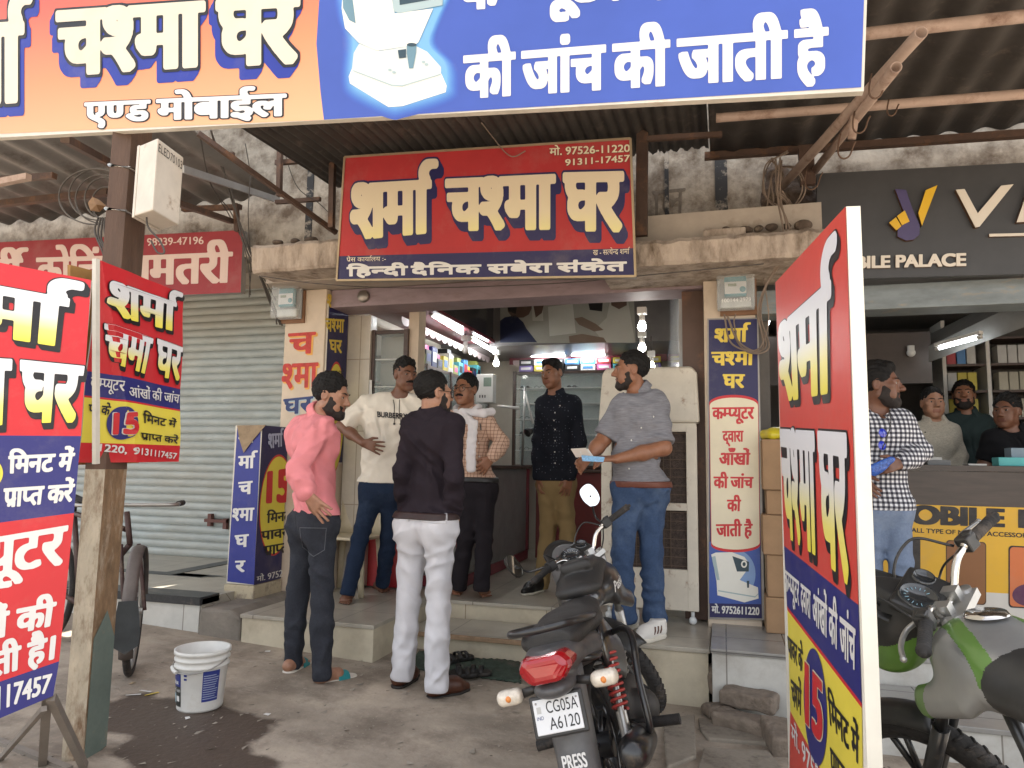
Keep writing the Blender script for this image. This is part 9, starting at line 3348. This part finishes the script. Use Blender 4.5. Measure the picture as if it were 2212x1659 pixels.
# pen and buttons
b = MB()
p = front(1037, 915, 0.16)
b.cyl(p, p - upv_ * 0.05, 0.005, 8)
b.build('pen', blk_plastic, rt_)
def buttons(person_, pts, m_, back=0.0):
 rt, j, d = person_
 n = unit(d['fwd'])
 cfm = conform(d['shirt'], n, 0.001)
 P_ = Plane(d['Sm'] + d['fwd'] * 0.3, n)
 q = np.array([P_(*p) for p in pts])
 q2 = cfm(q.copy())
 for a, c in zip(q, q2):
  if np.linalg.norm(a - c) < 1e-6:
   continue
  b = MB()
  b.lathe([(0.0001, 0.003), (0.005, 0.003), (0.006, 0.0)], c, n, 10)
  b.build('button', m_, d['shirt'])
pearl = mat('pearl_button', (0.7, 0.68, 0.64), 0.3)
buttons(P_PLAID, [(1005, 930), (1005, 955), (1006, 985)], pearl)
buttons(P_DARK, [(1183, 872), (1175, 888), (1172, 905), (1171, 925), (1171, 950), (1171, 975), (1171, 1000)], pearl)
buttons(P_GREY, [(1336, 895), (1325, 921), (1317, 949), (1315, 1012)], pearl)
buttons(P_CHECK, [(1880, 1032), (1879, 1064)], blk_plastic)
buttons(P_CREAM, [(2019, 931), (2021, 952), (2024, 974)], blk_plastic)
# notes in the stout man's hands, and the blue packet
hg = aty(1262, 985, 4.5 - 0.34)
def papers(name, label, quads, loc, cat):
 r = root(name, label, cat, loc)
 for nm, q, m_ in quads:
  MB().prism(q, (0.001, 0.003, 0.002)).build(nm, m_, r)
 return r
Yh = 4.5 - 0.37
papers('papers', 'folded white and blue papers held by the stout man in grey', [
 ('sheet', [aty(1233, 970, Yh), aty(1265, 968, Yh), aty(1276, 986, Yh + 0.03), aty(1244, 988, Yh + 0.03)], mat('cream_paper', (0.66, 0.6, 0.54), 0.7, var=0.05)),
 ('sheet', [aty(1252, 976, Yh + 0.01), aty(1270, 970, Yh + 0.01), aty(1284, 990, Yh + 0.04), aty(1262, 992, Yh + 0.04)], I_WHITE),
 ('banknote', [aty(1256, 984, Yh - 0.02), aty(1306, 988, Yh - 0.02), aty(1303, 998, Yh - 0.03), aty(1258, 996, Yh - 0.03)], mat('blue_paper', (0.2, 0.4, 0.62), 0.6, var=0.3, scale=90))], aty(1275, 990, Yh), 'papers')
Yc = 4.65 - 0.33
b = MB()
F = Field(aty(1908, 1008, Yc) - 0.16, aty(1908, 1008, Yc) + 0.16, 0.005)
F.cap(aty(1888, 1014, Yc), aty(1926, 992, Yc), 0.035, 0.02, k=0, flat=((0, 1, 0), 2.6))
F.ripple(fuzz(0.003, 9, 70.0))
blue_foil = mat('blue_printed_foil', (0.035, 0.1, 0.38), 0.25, var=0.7, scale=70, col2=(0.4, 0.5, 0.65), amt2=0.3, scale2=60)
solid('snack_packet', F, blue_foil, None, loc=aty(1908, 1012, Yc), label='crumpled blue foil packet held by the man in the checked shirt', cat='packet')
# sunglasses on the checked shirt, watch, bracelet
rt_, j_, d_ = P_CHECK
fwd = d_['fwd']
for (px, py) in ((1878, 938), (1877, 964)):
 b = MB()
 c = aty(px, py, 4.65) + fwd * 0.165
 b.lathe([(0.0001, 0.004), (0.024, 0.002), (0.026, 0)], c, unit(fwd + (0.3, 0, 0.1)), 18)
 b.build('sunglass_lens', mat('blue_mirror_lens', (0.02, 0.04, 0.5), 0.08, coat=0.8), rt_)
b = MB()
b.tube(bez([aty(1903, 885, 4.65) + fwd * 0.1, aty(1896, 915, 4.65) + fwd * 0.16, aty(1886, 945, 4.65) + fwd * 0.175, aty(1876, 972, 4.65) + fwd * 0.17], 20), 0.003, 6)
b.build('cord', blk_plastic, rt_)
def band(person_, side, r_, m_, name, t=0.96):
 rt, j, d = person_
 a, c = j['el' + side], j['wr' + side]
 p = a + (c - a) * t
 b = MB()
 b.torus(p, unit(c - a), r_, 0.0055, 28, 8, 2.0)
 b.build(name, m_, rt)
band(P_CHECK, 'L', 0.035, alloy, 'watch')
band(P_PINK, 'R', 0.034, mat('copper_bracelet', (0.3, 0.12, 0.06), 0.3, 0.8), 'bracelet', 0.97)
# pockets and seams on the trousers seen from behind
def backpatch(person_, quad, m_, name, Y):
 rt, j, d = person_
 tr = [c for c in rt.children if c.name.startswith('trousers')][0]
 n = -unit(d['fwd'])
 v = unit(CAM - d['Hm'])
 cfm = conform(tr, v, 0.0025)
 P_ = Plane(d['Hm'] + v * 0.2, v)
 e = []
 Q = [P_(*q) for q in quad]
 for i in range(len(Q)):
  e += [Q[i] + (Q[(i + 1) % len(Q)] - Q[i]) * t for t in np.linspace(0, 1, 10, endpoint=False)]
 q = cfm(np.array(e))
 b = MB()
 b.tube(q, 0.0022 if name != 'belt_loop' else 0.005, 5, closed=True)
 return b.build(name, m_, tr)
stitch = mat('grey_stitching', (0.1, 0.105, 0.12), 0.8)
backpatch(P_PINK, [(647, 1140), (705, 1141), (701, 1188), (677, 1203), (652, 1184)], stitch, 'back_pocket', 3.75)
backpatch(P_BLACK, [(915, 1122), (963, 1125), (963, 1131), (915, 1128)], mat('white_seam', (0.55, 0.54, 0.55), 0.8), 'welt_pocket', 3.8)
for px in (878, 907, 962):
 backpatch(P_BLACK, [(px, 1107), (px + 3, 1107), (px + 3, 1124), (px, 1124)], white_trouser, 'belt_loop', 3.8)
